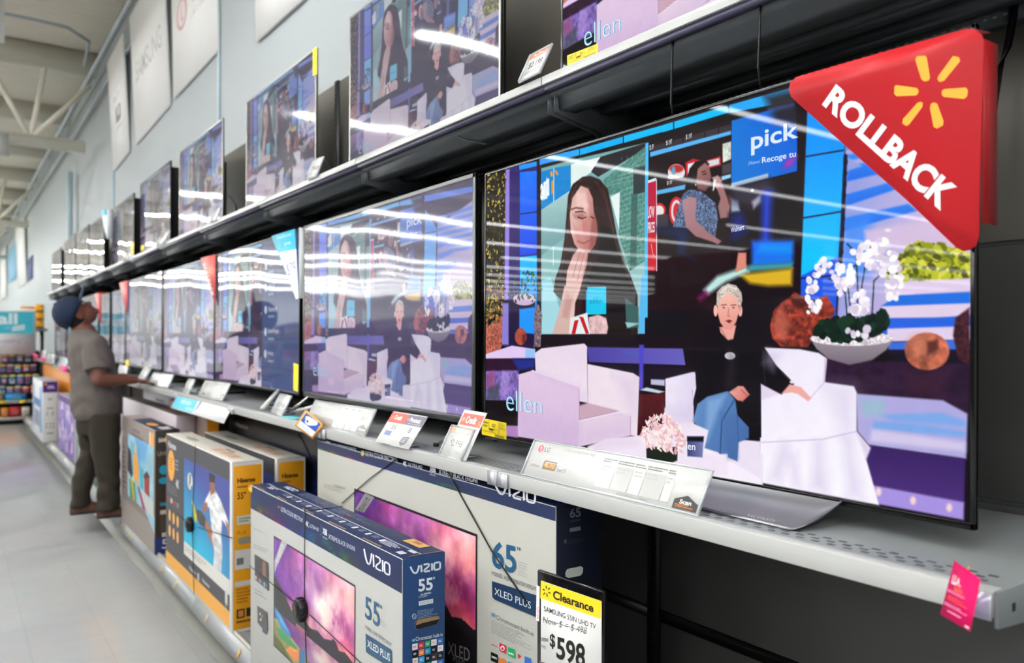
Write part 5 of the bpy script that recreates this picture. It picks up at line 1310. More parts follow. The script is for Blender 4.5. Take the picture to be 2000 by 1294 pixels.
# stacked credit and price cards
t, S, done = card('price_sign', 'tall white and red Credit card standing behind the 2,998 price', (862.5, 886.5), (905, 898), (902.8, 796.8), ZZ + .003, acrylic=False, foot=False, back=.008); W_, H_ = S.w, S.h
S.rect(.07 * W_, .68 * H_, .97 * W_, .93 * H_, (224, 104, 92)); S.text('Credit', (.28 * W_, .88 * H_, .74 * W_, .73 * H_), (250, 240, 238), .02); S.text('✦', (.12 * W_, .85 * H_, .2 * W_, .77 * H_), (246, 190, 130)); S.spark(.18 * W_, .80 * H_, .06 * W_, (246, 190, 130)); S.text('5', (.84 * W_, .80 * H_, .93 * W_, .71 * H_), (246, 200, 130)); S.text('25', (.34 * W_, .62 * H_, .5 * W_, .52 * H_), (150, 170, 205)); S.rect(.12 * W_, .47 * H_, .28 * W_, .57 * H_, (120, 132, 178)); done()
t, S, done = card('price_sign', 'acrylic price holder reading 2,998 left of the yellow energy label', (858.4, 886.8), (899.2, 898.2), (883.6, 831), ZZ, mt=GLOSSP); W_, H_ = S.w, S.h
S.rect(.0, .80 * H_, W_, .985 * H_, (226, 132, 116)); S.rect(.02 * W_, .81 * H_, .2 * W_, .97 * H_, (222, 84, 44)); S.spark(.11 * W_, .89 * H_, .07 * W_, (250, 190, 80)); S.text('Rollback', (.27 * W_, .95 * H_, .82 * W_, .84 * H_), (250, 226, 222), .01)
S.text('$', (.24 * W_, .56 * H_, .30 * W_, .44 * H_), (50, 50, 52)); S.text('2,998', (.31 * W_, .58 * H_, .80 * W_, .34 * H_), (50, 50, 52), -.005); S.lines([(.1 * W_, .75 * H_), (.8 * W_, .75 * H_), (.8 * W_, .68 * H_), (.1 * W_, .68 * H_)], 1, (190, 190, 190), .5, 3); S.lines([(.6 * W_, .2 * H_), (.9 * W_, .2 * H_), (.9 * W_, .14 * H_), (.6 * W_, .14 * H_)], 1, (180, 180, 180), .8, 5); done()
t, S, done = card('price_sign', 'white card with red Credit and grey Protect headings', (732.5, 861.8), (797.5, 877), (768.8, 802.5), ZZ, acrylic=False); W_, H_ = S.w, S.h
S.rect(.0, .66 * H_, .5 * W_, .97 * H_, (222, 104, 92)); S.rect(.5 * W_, .66 * H_, 1.0 * W_, .97 * H_, (122, 116, 132)); S.text('Credit', (.14 * W_, .90 * H_, .36 * W_, .76 * H_), (250, 240, 238), .02); S.text('Protect', (.60 * W_, .90 * H_, .90 * W_, .76 * H_), (240, 240, 244), .02); S.spark(.08 * W_, .82 * H_, .03 * W_, (246, 190, 130)); S.spark(.55 * W_, .83 * H_, .025 * W_, (240, 220, 180)); S.text('plan by allstate', (.6 * W_, .73 * H_, .95 * W_, .69 * H_), (226, 226, 230))
S.text('35', (.22 * W_, .60 * H_, .36 * W_, .46 * H_), (130, 136, 150)); S.text('8', (.72 * W_, .60 * H_, .80 * W_, .44 * H_), (120, 126, 140)); S.text('$', (.66 * W_, .6 * H_, .7 * W_, .53 * H_), (150, 150, 160)); S.rect(.12 * W_, .26 * H_, .3 * W_, .4 * H_, (128, 140, 186)); S.poly([(.68 * W_, .3 * H_), (.86 * W_, .33 * H_), (.84 * W_, .12 * H_), (.74 * W_, .04 * H_), (.67 * W_, .12 * H_)], (112, 112, 116)); S.lines([(.7 * W_, .27 * H_), (.84 * W_, .28 * H_), (.83 * W_, .12 * H_), (.7 * W_, .12 * H_)], 3, (200, 200, 204), .4, 2); done()


def price(label, BL, BR, TL, txt=None, z=None, X=None, red=False, fz=None):
    t, S, done = card('price_sign', label, BL, BR, TL, z, X, mt=GLOSSP, foot=z is not None); W_, H_ = S.w, S.h
    if red:
        S.rect(.02 * W_, .80 * H_, .98 * W_, .98 * H_, (222, 112, 84)); S.text('Rollback', (.22 * W_, .94 * H_, .92 * W_, .83 * H_), (250, 230, 222), .02); S.spark(.12 * W_, .89 * H_, .07 * W_, (246, 190, 110))
    if txt:
        S.text(txt, (.18 * W_, .62 * H_, .84 * W_, .36 * H_), (56, 56, 58)); S.lines([(.1 * W_, .26 * H_), (.9 * W_, .26 * H_), (.9 * W_, .12 * H_), (.1 * W_, .12 * H_)], 2, (150, 150, 150), .35, 2)
    done()


price('small acrylic price sign 698 left of the camera tag', (530, 805), (550.7, 811), (547.6, 769.4), '698', ZZ)
price('small blank-looking price holder left of the spec sign over the cyan flyer', (357.4, 766), (368.7, 768.7), (369, 739.5), '548', ZZ)
price('small price holder with a white arm, above the hand of the man', (268, 743), (281, 746), (284, 712), None, ZZ)
price('upper shelf price holder reading 2,198 below the rail of the top shelf', (1014.5, 159), (1053.7, 140), (1037.3, 107.8), '$2,198', None, XU - .012, True)
price('price holder on the upper shelf under the yellow-tagged television', (598.4, 349.2), (617.9, 343.3), (612, 313.5), '748', None, XU - .01)
price('price holder on the upper shelf right of the thick black-sided televisions', (409.7, 434), (422, 428.7), (418.8, 410.8), None, None, XU - .01)
price('price holder on the upper shelf left of the silver-edged television', (303.6, 481), (319.8, 474), (315, 458), None, None, XU - .01)
price('far price holder on the upper shelf near a yellow sticker', (238.6, 510), (248.4, 505), (248.4, 492), None, None, XU - .01)
# shelf flyer
t, S, done = card('shelf_flyer', 'cyan and white flyer hanging off the lower shelf rail', (333, 795.6), (436.4, 826.5), (348, 767.8), None, XS - .035, (236, 238, 238), False, False, cat='flyer'); W_, H_ = S.w, S.h
S.rect(.01 * W_, .05 * H_, .45 * W_, .95 * H_, (78, 188, 218)); S.text('vudu room', (.14 * W_, .75 * H_, .34 * W_, .45 * H_), (206, 236, 244), .03); S.rect(.3 * W_, .15 * H_, .43 * W_, .3 * H_, (150, 214, 230)); S.poly([(.48 * W_, .9 * H_), (.53 * W_, .9 * H_), (.51 * W_, .4 * H_), (.47 * W_, .2 * H_)], (120, 140, 160)); S.text('TV Mounting', (.58 * W_, .72 * H_, .86 * W_, .48 * H_), (170, 172, 210), .01); S.lines([(.58 * W_, .38 * H_), (.8 * W_, .38 * H_), (.8 * W_, .25 * H_), (.58 * W_, .25 * H_)], 2, (206, 206, 214), .4, 2); done('sheet')
# blue camera tag with an orange border: stands proud of the rail
t = thing('camera_tag', 'blue and white camera warning tag with orange border on the rail', 'tag', PX(604, 830, XS - .012))
tb = MB(); pix = lambda u, v: PX(u, v, XS - .012); q_ = [(596.8, 800), (632, 827.6), (610.3, 857.3), (575.7, 830.8)]
tb.prism([pix(*p) for p in q_], (.002, 0, 0), PRINT, (244, 166, 44)); S = Sheet(tb, PRINT, (-1, 0, 0), pix=pix)
ctr = np.mean(q_, 0); ins = lambda k: [tuple(ctr + (np.array(p) - ctr) * k) for p in q_]
S.poly(ins(.84), (232, 234, 236)); a, b, c, d = ins(.82); mid = lambda p, r, k: tuple(np.array(p) * (1 - k) + np.array(r) * k)
S.poly([a, b, mid(b, c, .62), mid(a, d, .62)], (22, 74, 172)); S.crop = (560, 780, 9.245)
S.poly('335,330 345,296 400,300 560,400 562,440 530,468 400,466 356,450 325,405 340,370', (234, 238, 244)); S.ell(376, 392, 18, 26, (24, 60, 140)); S.lines([(222, 420), (455, 610), (440, 640), (210, 440)], 2, (150, 170, 210), .4, 3); tb.build('card', t)
b_ = MB().box(XS - .012, XS - .003, *sorted((pix(606, 0)[1], pix(600, 0)[1])), ZS - .03, ZS - .012, BLACK); b_.build('clip', t)
# pink flag at the near end of the rail and its two far relatives
t = thing('shelf_flag', 'magenta paper flag sticking out from the near end of the lower shelf rail', 'flag', PD(1870, 1160, 1.1)); fb = MB()
c4 = [PD(1836.5, 1199, 1.139), PD(1894.4, 1232.7, 1.05), PD(1915, 1130.5, 1.05), PD(1863.7, 1093.5, 1.139)]
N = np.cross(c4[1] - c4[0], c4[3] - c4[0]); N /= np.linalg.norm(N); N = N if N @ (CAM - c4[0]) > 0 else -N
fb.prism(c4, -N * .0006, MATTP, (214, 12, 94)); w_ = np.linalg.norm(c4[1] - c4[0]); h_ = np.linalg.norm(c4[3] - c4[0])
S = Sheet(fb, MATTP, N, c4[0], (c4[1] - c4[0]) / w_, (c4[3] - c4[0]) / h_); qq = lambda a, b, c, d: (a * w_, b * h_, c * w_, d * h_)
S.spark(.5 * w_, .85 * h_, .13 * w_, (244, 140, 60)); S.text('LLATAMAT', qq(.1, .76, .86, .60), (236, 220, 220), .03); S.text('BLACK DEAL', qq(.24, .57, .76, .50), (232, 120, 50), .03)
S.lines([(.04 * w_, .48 * h_), (.95 * w_, .48 * h_), (.95 * w_, .43 * h_), (.04 * w_, .43 * h_)], 2, (240, 150, 190), .5, 2); S.lines([(.1 * w_, .38 * h_), (.9 * w_, .38 * h_), (.9 * w_, .29 * h_), (.1 * w_, .29 * h_)], 2, (240, 80, 70), .5, 3); S.lines([(.05 * w_, .25 * h_), (.9 * w_, .25 * h_), (.9 * w_, .19 * h_), (.05 * w_, .19 * h_)], 2, (240, 150, 190), .5, 4); S.lines([(.2 * w_, .14 * h_), (.75 * w_, .14 * h_), (.75 * w_, .11 * h_), (.2 * w_, .11 * h_)], 1, (240, 150, 190), .8, 5); S.rect(*qq(.84, .03, .96, .055), (240, 220, 226)); fb.build('sheet', t)
a = PX(1906, 1170, XS - .004); b_ = MB().box(XS - .006, XS - .0045, YN + .005, a[1] + .02, ZS - .036, ZS - .004, mat('violet_holder', (176, 166, 196), .15, coat=1.0)); b_.build('flag_holder', t)
for k, (u0, v0, u1, v1) in enumerate(((59, 689, 74, 700), (79, 697, 89, 705), (117, 712, 131, 727))):
    p, r = PX(u0, v0, XS - .01), PX(u1, v1, XS - .01)
    tag(MB().box(XS - .012, XS - .010, r[1], p[1], r[2], p[2], mat('pink_paper', (236, 60, 140), .6)).build('shelf_flag', base=p), ['pink price flag at the far left end of the lower shelf', 'pink price flag second from the far end', 'pink price flag beside the back of the man'][k], 'flag')

# stickers that belong to the televisions
def sticker(tvo, X, pts, kind=0):
    b = MB(); S = Sheet(b, PRINT, (-1, 0, 0), pix=lambda u, v: PX(u, v, X), eps=.0003); S.poly(pts, (248, 218, 30))
    if kind:
        tl, tr, br, bl = [np.array(p, float) for p in pts]; M = lambda a, c: tuple(tl * (1 - a) * (1 - c) + tr * a * (1 - c) + br * a * c + bl * (1 - a) * c)
        Q = lambda a, c, d, e: [M(a, c), M(d, c), M(d, e), M(a, e)]; K = (60, 54, 10)
        S.text('ENERGY', Q(.04, .16, .25, .28), K, .02); S.text('GUIDE', Q(.04, .36, .22, .48), K, .02); S.text('$27' if kind == 1 else '$21', Q(.42, .22, .56, .42), K, .01); S.line([M(.29, .05), M(.29, .6)], .5, K); S.line([M(.7, .05), M(.7, .8)], .5, K)
        S.poly(Q(.31, .52, .46, .62), K); S.line([M(.31, .52), M(.68, .52)], .4, K); S.lines(Q(.73, .08, .97, .5), 6, K, .3, 3); S.lines(Q(.05, .68, .66, .8), 2, (150, 130, 20), .4, 4)
        for i in range(16): S.poly(Q(.57 + i * .024, .80, .582 + i * .024, .96), (110, 100, 10)); S.k -= 1
    b.build('energy_label', tvo)


sticker(TVS[0], OX - .0005, [(942.2, 815.8), (989.4, 825.6), (989.2, 858.6), (941.2, 847.8)], 1)
sticker(TVS[2], 1.378, [(573.5, 708), (583, 712), (582, 765), (573, 762)])
sticker(TVS[4], 1.378, [(245, 703), (252, 702), (252, 714), (245, 714)])
sticker(TVS[10], 1.4685, [(1108, 108.5), (1168.2, 84.7), (1168, 104), (1108, 129)], 2)
sticker(TVS[12], 1.498, [(611, 96), (619.5, 90), (619, 145), (611, 148)])
sticker(TVS[14], 1.498, [(275, 480), (282, 477), (281, 488), (275, 490)])
sticker(TVS[15], 1.448, [(255, 474), (261.5, 472), (261, 496), (255, 498)])

# corner toppers
t = thing('rollback_topper', 'large red triangular ROLLBACK topper with a yellow spark logo', 'sign', PX(1916, 300, 1.342), 'corner toppers on televisions')
tb = MB(); pix = lambda u, v: PX(1500 + u / 2.588, v / 2.588, 1.342)
out = [(104, 452), (112, 418), (145, 388), (400, 314), (1000, 146), (1040, 146), (1075, 168), (1089, 205), (1076, 700), (1064, 1190), (1050, 1240), (1020, 1262), (985, 1268), (950, 1250), (700, 1010), (400, 745), (150, 520), (116, 488)]
tb.prism([pix(*p) for p in out], (.003, 0, 0), PRINT, (188, 22, 32)); S = Sheet(tb, PRINT, (-1, 0, 0), pix=pix)
for q, col in (('752,284 795,281 803,294 819,392 812,407 790,411 775,400 745,304', ORG), ('935,283 965,289 972,308 890,408 868,414 857,402 860,386', ORG), ('640,436 650,430 752,444 762,458 758,474 748,482 650,486 638,474', ORG), ('880,458 892,450 1000,442 1011,456 1007,486 992,500 890,490 878,478', ORG), ('770,514 783,520 781,540 715,628 700,637 680,624 682,602 755,520', ORG), ('824,524 840,517 856,524 888,612 884,634 855,649 838,642 819,546', ORG)):
    S.poly(q, col)
S.text('ROLLBACK', [(346, 423), (968, 952), (872, 1068), (272, 530)], (214, 212, 212), .042)
tb.build('front_panel', t)
sd = MB(); a = PX(1500 + 1089 / 2.588, 205 / 2.588, 1.342); c = PX(1500 + 1064 / 2.588, 1190 / 2.588, 1.342); e_ = PX(1500 + 1160 / 2.588, 400 / 2.588, 1.342)
ye = (a[1] + c[1]) / 2
dp = PY(1500 + 1150 / 2.588, 500 / 2.588, ye)[0]
sd.prism([(1.345, ye - .0005, a[2] + .004), (dp, ye - .0005, a[2] + .004), (dp, ye - .0005, c[2] + .02), (1.345, ye - .0005, c[2] + .02)], (0, -.0025, 0), PRINT, (150, 8, 16)); sd.build('side_flap', t)
tp = MB(); l_ = pix(145, 388); r_ = pix(1040, 146); tp.prism([(1.3455, r_[1], r_[2] - .001), (1.3455, l_[1], l_[2] - .001), (1.352, l_[1], l_[2] + .002), (1.40, r_[1], r_[2] + .006)], (0, 0, .0015), PRINT, (170, 60, 66)); tp.build('top_flap', t)


def topper(name, label, X, pts, col, side=None, low=None, txt=None, bx=None):
    t = thing(name, label, 'sign', PX(*pts[1], X), 'corner toppers on televisions'); b = MB(); pix = lambda u, v: PX(u, v, X)
    b.prism([pix(*p) for p in pts], (.002, 0, 0), PRINT, col); S = Sheet(b, PRINT, (-1, 0, 0), pix=pix, eps=.0004)
    if low:
        S.poly(low, (234, 238, 238))
    if txt:
        txt(S)
    b.build('front_panel', t)
    if side:
        p, r = pix(*pts[1]), pix(*pts[2]); s_ = MB(); y = min(p[1], r[1]) - .001
        s_.prism([(X, y, p[2]), (X + side, y, p[2]), (X + side, y, r[2]), (X, y, r[2])], (0, -.002, 0), PRINT, bx or col)
        s_.build('side_flap', t)


def rtxt(S):
    S.spark(413, 528, 6, (240, 150, 70)); S.text('ROLLBACK', [(401, 512), (419, 578), (414, 580), (396, 516)], (240, 214, 210), .03)


topper('rollback_topper', 'pinkish red triangular topper on the corner of the lavender television', 1.372, [(391.6, 503.5), (420, 496.4), (421, 597.8)], (216, 96, 90), None, None, rtxt)
topper('rollback_topper', 'slim red triangular topper on the television behind the arm of the man', 1.372, [(232.5, 552), (249.5, 547), (248.2, 618.6)], (216, 110, 104))
topper('rollback_topper', 'red topper with a long red side flap behind the face of the man', 1.372, [(184, 574), (194.5, 571), (194.5, 630)], (216, 110, 104), .11, None, None, (196, 34, 34))


def itxt(S):
    S.text('Installation', [(540, 461), (569, 453), (569, 460), (540, 468)], (170, 226, 236), .01); S.text('pro', [(556, 474), (568, 471), (568, 478), (556, 481)], (200, 236, 240), .02); S.text('TV Mounting', [(549, 499), (575, 493), (575, 499), (549, 505)], (176, 178, 214)); S.text('$79', [(559, 516), (577.5, 509), (578.5, 537), (564, 542)], (128, 132, 196), -.01); S.lines([(568, 545), (580, 543), (580, 556), (570, 558)], 3, (206, 206, 214), .4, 2)


topper('installation_topper', 'cyan and white installation topper with 79 price on the blue menu television', 1.37, [(530, 461), (575.5, 446.5), (583.5, 582), (578.5, 584)], (54, 178, 204), .062, [(544.5, 492.8), (578.6, 486.5), (583.3, 582), (578.5, 584)], itxt, (226, 230, 230))
topper('installation_topper', 'blue and white topper on the corner of a far upper television', 1.372, [(197, 411), (208.5, 407.5), (208.5, 466)], (70, 180, 210), .06, [(199.5, 422), (208.5, 420), (208.5, 466)], None, (226, 232, 234))

# clearance sign in its black holder, standing on the base deck
A0, B0 = PD(1056.5, 1133.4, 1.8156), PD(1174.7, 1173.3, 1.674); A0[2] = B0[2] = (A0[2] + B0[2]) / 2
u = (B0 - A0); w_ = np.linalg.norm(u); u /= w_; v = np.array([0, 0, -1.0]); N = np.cross(v, u); N = N if N @ (CAM - A0) > 0 else -N; N /= np.linalg.norm(N)
t = thing('clearance_sign', 'yellow and white Clearance price sign in a black holder', 'sign', (A0[0] + .01, (A0[1] + B0[1]) / 2, ZD))
hb = MB(); e = .014; o = A0 - u * e - v * .022 - N * .012
hb.prism([o, o + u * (w_ + e + .006), o + u * (w_ + e + .006) + v * .34, o + v * .34], N * .011, GLOSSB); hb.build('sign_holder', t, bevel=.003)
MB().box(A0[0] + .012, A0[0] + .022, (A0[1] + B0[1]) / 2 - .012, (A0[1] + B0[1]) / 2 + .012, ZD + .006, A0[2] - .25, BLACK).build('post', t)
MB().box(A0[0] - .05, A0[0] + .06, (A0[1] + B0[1]) / 2 - .06, (A0[1] + B0[1]) / 2 + .06, ZD + .0005, ZD + .006, BLACK).build('foot', t)
pb = MB(); pb.prism([A0, A0 + u * w_, A0 + u * w_ + v * .27, A0 + v * .27], -N * .0008, PRINT, (222, 222, 218))
def cpix(U_, V_):
    d = ray(760 + U_ / 4.762, 1040 + V_ / 4.762); return CAM + d * ((A0 - CAM) @ N / (d @ N))
S = Sheet(pb, PRINT, N, pix=cpix)
S.poly('1412,447 1975,635 1965,800 1405,606', (248, 214, 34)); K = (24, 22, 20)
for a_ in range(6):
    th = radians(90 + 60 * a_ + 8); dx, dy = cos(th), -sin(th); S.line([(1466 + dx * 16, 542 + dy * 22), (1466 + dx * 40, 542 + dy * 52)], 10, K)
S.text('Clearance', [(1527, 530), (1903, 662), (1901, 742), (1525, 612)], K, .03); S.text('SAMSUNG 55IN UHD TV', [(1442, 678), (1924, 850), (1922, 896), (1442, 726)], (50, 48, 46), .005)
S.text('Now $ = $ 498', [(1430, 775), (1842, 880), (1838, 955), (1430, 840)], (84, 82, 80), -.012, .2); S.line('1430,800 1500,822 1600,850 1700,880 1836,930', 4, (90, 88, 86)); S.text('$', [(1496, 930), (1546, 946), (1546, 1086), (1496, 1072)], K, .015); S.text('598', [(1560, 958), (1826, 1040), (1824, 1270), (1558, 1166)], K, .025)
for i_ in range(5): S.line([(1405 + 4 * i_, 970 + i_ * 8), (1485, 985 + i_ * 6)], 3, (70, 68, 66))
S.text('was', [(1408, 1032), (1460, 1050), (1460, 1078), (1408, 1060)], (120, 118, 116), -.01, .2); S.lines([(1400, 1190), (1560, 1240), (1560, 1270), (1400, 1220)], 1, (100, 98, 96), .5, 2); pb.build('paper', t)
bb = MB(); S = Sheet(bb, PRINT, N, pix=cpix); S.k = 2; S.poly('1372,487 1402,497 1396,824 1366,812', (232, 230, 230))
for i_ in range(9): S.line([(1372, 690 + i_ * 13), (1392, 696 + i_ * 13)], 5, (206, 120, 140)); S.k -= 1
bb.build('side_strip', t)

# tiny price labels on the deck rail
k = 0
for u_, v_ in ((232, 1012), (242, 1034), (252, 1046), (256, 1050), (316, 1118), (342, 1142), (403, 1186), (466, 1268)):
    p = PX(u_, v_, XD + .006); yy = p[1]; x_ = XD + .004
    tag(MB().prism([(XD + .001, yy, ZD - .052), (XD + .001, yy + .022, ZD - .052), (XD + .018, yy + .022, ZD - .020), (XD + .018, yy, ZD - .020)], (-.001, 0, .0006), PRINT, [(206, 186, 156), (214, 168, 90), (220, 200, 120)][k % 3]).build('price_label', base=p), 'small %s price label on the base deck rail, %s from the feet of the man' % (['tan', 'orange', 'yellow'][k % 3], ORD[k].replace('nearest', 'first')), 'label', 'deck rail labels'); k += 1

# loose wires
def wire(label, pts, r=.003):
    tag(MB().tube(pts, r, BLACK, 6).build('hanging_wire', base=pts[0]), label, 'wire', 'black wires')


w3 = lambda L_: [tuple(PX(a, b, c)) for a, b, c in L_]
wire('black wire hanging from the upper shelf to the top of the big television, left one', w3([(1314, 62, 1.345), (1313, 110, 1.352), (1311, 200, 1.365), (1315, 232, 1.372)]), .0028)
wire('black wire hanging from the upper shelf to the top of the big television, right one', w3([(1486, -20, 1.345), (1484, 60, 1.35), (1481, 130, 1.36), (1486, 180, 1.372)]), .0024)
wire('thick black cable behind the red rollback topper', w3([(1985, -20, 1.7), (1978, 40, 1.7), (1968, 90, 1.69), (1950, 140, 1.67), (1936, 230, 1.6)]), .008)
wire('thin black wire drooping under the upper shelf above the grey-framed television', w3([(876, 248, 1.368), (885, 262, 1.364), (910, 274, 1.366), (950, 282, 1.367)]), .0022)
wire('short black wire at the top left corner of the big television', w3([(968, 300, 1.7), (950, 330, 1.68), (930, 370, 1.6)]), .004)
wire('black wire beside the price holder on the upper shelf', w3([(620, 305, 1.72), (636, 314, 1.7), (645, 330, 1.68), (646, 345, 1.6)]), .004)
wire('black wire loop on the taupe panel right of the silver-edged television', w3([(438, 378, 1.72), (450, 385, 1.7), (460, 400, 1.68), (462, 412, 1.62)]), .005)
wire('thin wire above the frame of the grey television', w3([(758, 372, 1.7), (760, 384, 1.68), (762, 400, 1.6)]), .004)
wire('power cord curling on the lower shelf beside the grey-framed television', [(1.36, 3.72, ZS + .006), (1.30, 3.80, ZS + .006), (1.27, 3.95, ZS + .006), (1.33, 4.05, ZS + .006), (1.5, 4.0, ZS + .006)], .004)
arm = mat('white_plastic', (226, 226, 224), .4)
o = MB().tube([tuple(PZ(513, 797, ZS + .012)), tuple(PX(546, 762, 1.39))], .012, arm, 8).build('sign_support', base=PZ(513, 797, ZS)); tag(o, 'white angled bracket left of the small 698 price sign', 'bracket')
o = MB().tube([tuple(PZ(566, 806, ZS + .008)), tuple(PX(612, 793, 1.34))], .007, arm, 8).build('sign_support', base=PZ(566, 806, ZS)); tag(o, 'white rod lying behind the blue camera tag', 'bracket')
o = MB().box(1.2, 1.26, *sorted((PZ(560, 0, ZS)[1] * 0 + 3.33, 3.47)), ZS + .0005, ZS + .004, mat('cyan_card', (90, 196, 206), .5)).build('cyan_strip', base=(1.2, 3.4, ZS)); tag(o, 'cyan strip lying on the shelf left of the camera tag', 'card')
# ------------------------------------------------------------------ the man in the cap, standing on the edge of the base deck
SKIN = mat('brown_skin', (104, 62, 46), .5, noise=.08, scale=12)
SHIRT = mat('grey_cotton', (96, 88, 84), .9, noise=.07, scale=30, bump=.15)
PANTS = mat('dark_olive_twill', (46, 40, 31), .85, noise=.08, scale=40, bump=.15)
CAPM = mat('navy_cotton', (22, 36, 62), .85, noise=.08, scale=60)
SHOE = mat('brown_leather', (84, 54, 36), .5, noise=.1, scale=20)
SOLE = mat('dark_sole', (34, 30, 26), .7)


def capsule(mb, p0, p1, r0, r1, mt, n=14, flat=None):
    """tapered limb with rounded ends"""
    a, b = Vector(p0), Vector(p1); t = (b - a).normalized(); up = Vector((0, 1, 0)) if abs(t.y) < .9 else Vector((1, 0, 0))
    e1 = t.cross(up).normalized(); e2 = t.cross(e1); v = []; rings = []
    for c, r, an in [(a, r0, x) for x in (-80, -50, -20)] + [(a, r0, 0), (b, r1, 0)] + [(b, r1, x) for x in (20, 50, 80)]:
        q = radians(an); o = c + t * (r * sin(q)); rr = r * cos(q); rings.append(len(v))
        for k in range(n):
            w = 2 * pi * k / n; v.append(o + (e1 * cos(w) + e2 * sin(w)) * rr)
    f = [(i * n + k, i * n + (k + 1) % n, (i + 1) * n + (k + 1) % n, (i + 1) * n + k) for i in range(len(rings) - 1) for k in range(n)]
    f += [tuple(reversed(range(n))), tuple(range(len(v) - n, len(v)))]
    mb.add(v, f, mt)


def blob(mb, c, ax, ay, az, mt, n=18, m=12):
    """ellipsoid with half-axis vectors"""
    c, ax, ay, az = [np.array(x, float) for x in (c, ax, ay, az)]; v = []; f = []
    for i in range(m + 1):
        th = pi * (i + .02) / (m + .04)
        for k in range(n):
            ph = 2 * pi * k / n; v.append(c + ax * sin(th) * cos(ph) + ay * sin(th) * sin(ph) + az * cos(th))
    f = [(i * n + k, i * n + (k + 1) % n, (i + 1) * n + (k + 1) % n, (i + 1) * n + k) for i in range(m) for k in range(n)] + [tuple(range(n)), tuple(reversed(range(m * n, m * n + n)))]
    mb.add(v, f, mt)


def loft(mb, secs, mt, n=24):
    """stack of ellipses (cx, cy, cz, rx, ry): rx along X, ry along Y"""
    v = []
    for cx, cy, cz, rx, ry in secs:
        for k in range(n):
            w = 2 * pi * k / n; v.append((cx + rx * cos(w), cy + ry * sin(w), cz))
    f = [(i * n + k, i * n + (k + 1) % n, (i + 1) * n + (k + 1) % n, (i + 1) * n + k) for i in range(len(secs) - 1) for k in range(n)] + [tuple(reversed(range(n))), tuple(range(len(v) - n, len(v)))]
    mb.add(v, f, mt)


def fuse(mb, name, parent, voxel, it=6, bump=0.0, fac=.5):
    """melt the pieces into one continuous surface"""
    o = mb.build('tmp', parent)
    for p in o.data.polygons:
        p.material_index = 0
    r = o.modifiers.new('r', 'REMESH'); r.mode = 'VOXEL'; r.voxel_size = voxel
    s = o.modifiers.new('s', 'SMOOTH'); s.iterations = it; s.factor = fac
    dg = bpy.context.evaluated_depsgraph_get(); me = bpy.data.meshes.new_from_object(o.evaluated_get(dg))
    me.name = name; mt = o.data.materials[0]; me.materials.clear(); me.materials.append(mt)
    old = o.data; bpy.data.objects.remove(o); bpy.data.meshes.remove(old)
    me.polygons.foreach_set('use_smooth', np.ones(len(me.polygons), bool))
    if bump:
        co = np.zeros(len(me.vertices) * 3); no = np.zeros(len(me.vertices) * 3); me.vertices.foreach_get('co', co); me.vertices.foreach_get('normal', no)
        co = co.reshape(-1, 3); no = no.reshape(-1, 3)
        w = np.sin(co[:, 0] * 34 + co[:, 2] * 22 + 3 * np.sin(co[:, 1] * 17 + co[:, 2] * 9)) + .7 * np.sin(co[:, 2] * 52 + 4 * np.sin(co[:, 0] * 15) + co[:, 1] * 24)
        co += no * (w * bump)[:, None]; me.vertices.foreach_set('co', co.ravel())
    o = bpy.data.objects.new(name, me); COL.objects.link(o); o.parent = parent; o['_base'] = list(parent['_base'])
    return o


YM, YR, YL = 6.43, 6.24, 6.62            # middle of the body, right (near) and left side
M_ = lambda u, v, y=YM: PY(u, v, y)
man = thing('person', 'man in navy cap, grey t-shirt and olive trousers looking up at the screens', 'person', (.86, YM, 0))
HC = M_(148, 613); HA = radians(60); hf = np.array([cos(HA), 0, sin(HA)]); hn = np.array([-sin(HA), 0, cos(HA)]); hy = np.array([0, 1.0, 0])
b = MB()
blob(b, HC + hn * .015, hf * .098, hy * .076, hn * .105, SKIN)                        # skull
blob(b, HC + hf * .03 - hn * .055, hf * .066, hy * .058, hn * .075, SKIN)             # jaw and cheeks
blob(b, HC + hf * .082 - hn * .098, hf * .024, hy * .028, hn * .024, SKIN)            # chin
blob(b, HC + hf * .104 - hn * .035, hf * .022, hy * .017, hn * .02, SKIN)             # nose tip
blob(b, HC + hf * .094 - hn * .012, hf * .016, hy * .011, hn * .034, SKIN)            # nose bridge
blob(b, HC + hf * .088 - hn * .066, hf * .018, hy * .026, hn * .008, SKIN); blob(b, HC + hf * .086 - hn * .078, hf * .017, hy * .023, hn * .008, SKIN)   # lips
blob(b, HC + hf * .082 + hn * .022, hf * .02, hy * .052, hn * .012, SKIN)             # brow
for s_ in (-1, 1):
    blob(b, HC + hy * s_ * .077 - hf * .008 - hn * .02, hf * .018, hy * .010, hn * .033, SKIN)   # ears
NB = M_(163, 652)
capsule(b, HC - hn * .05 - hf * .03, NB, .062, .07, SKIN)
capsule(b, NB, M_(178, 700), .09, .13, SKIN); capsule(b, M_(178, 700), M_(188, 795), .13, .11, SKIN)
RS, RE, RW = M_(186, 676, YR), M_(193, 741, 6.17), M_(257, 762, 6.2)
LS, LE, LW = M_(172, 672, YL), M_(188, 744, 6.68), M_(236, 746, 6.62)
RH = np.array([1.165, 6.22, ZS + .028]); LH = np.array([1.165, 6.60, ZS + .028])
RW = np.array([1.085, 6.21, ZS + .045]); LW = np.array([1.085, 6.62, ZS + .05])
RS[2] -= .0
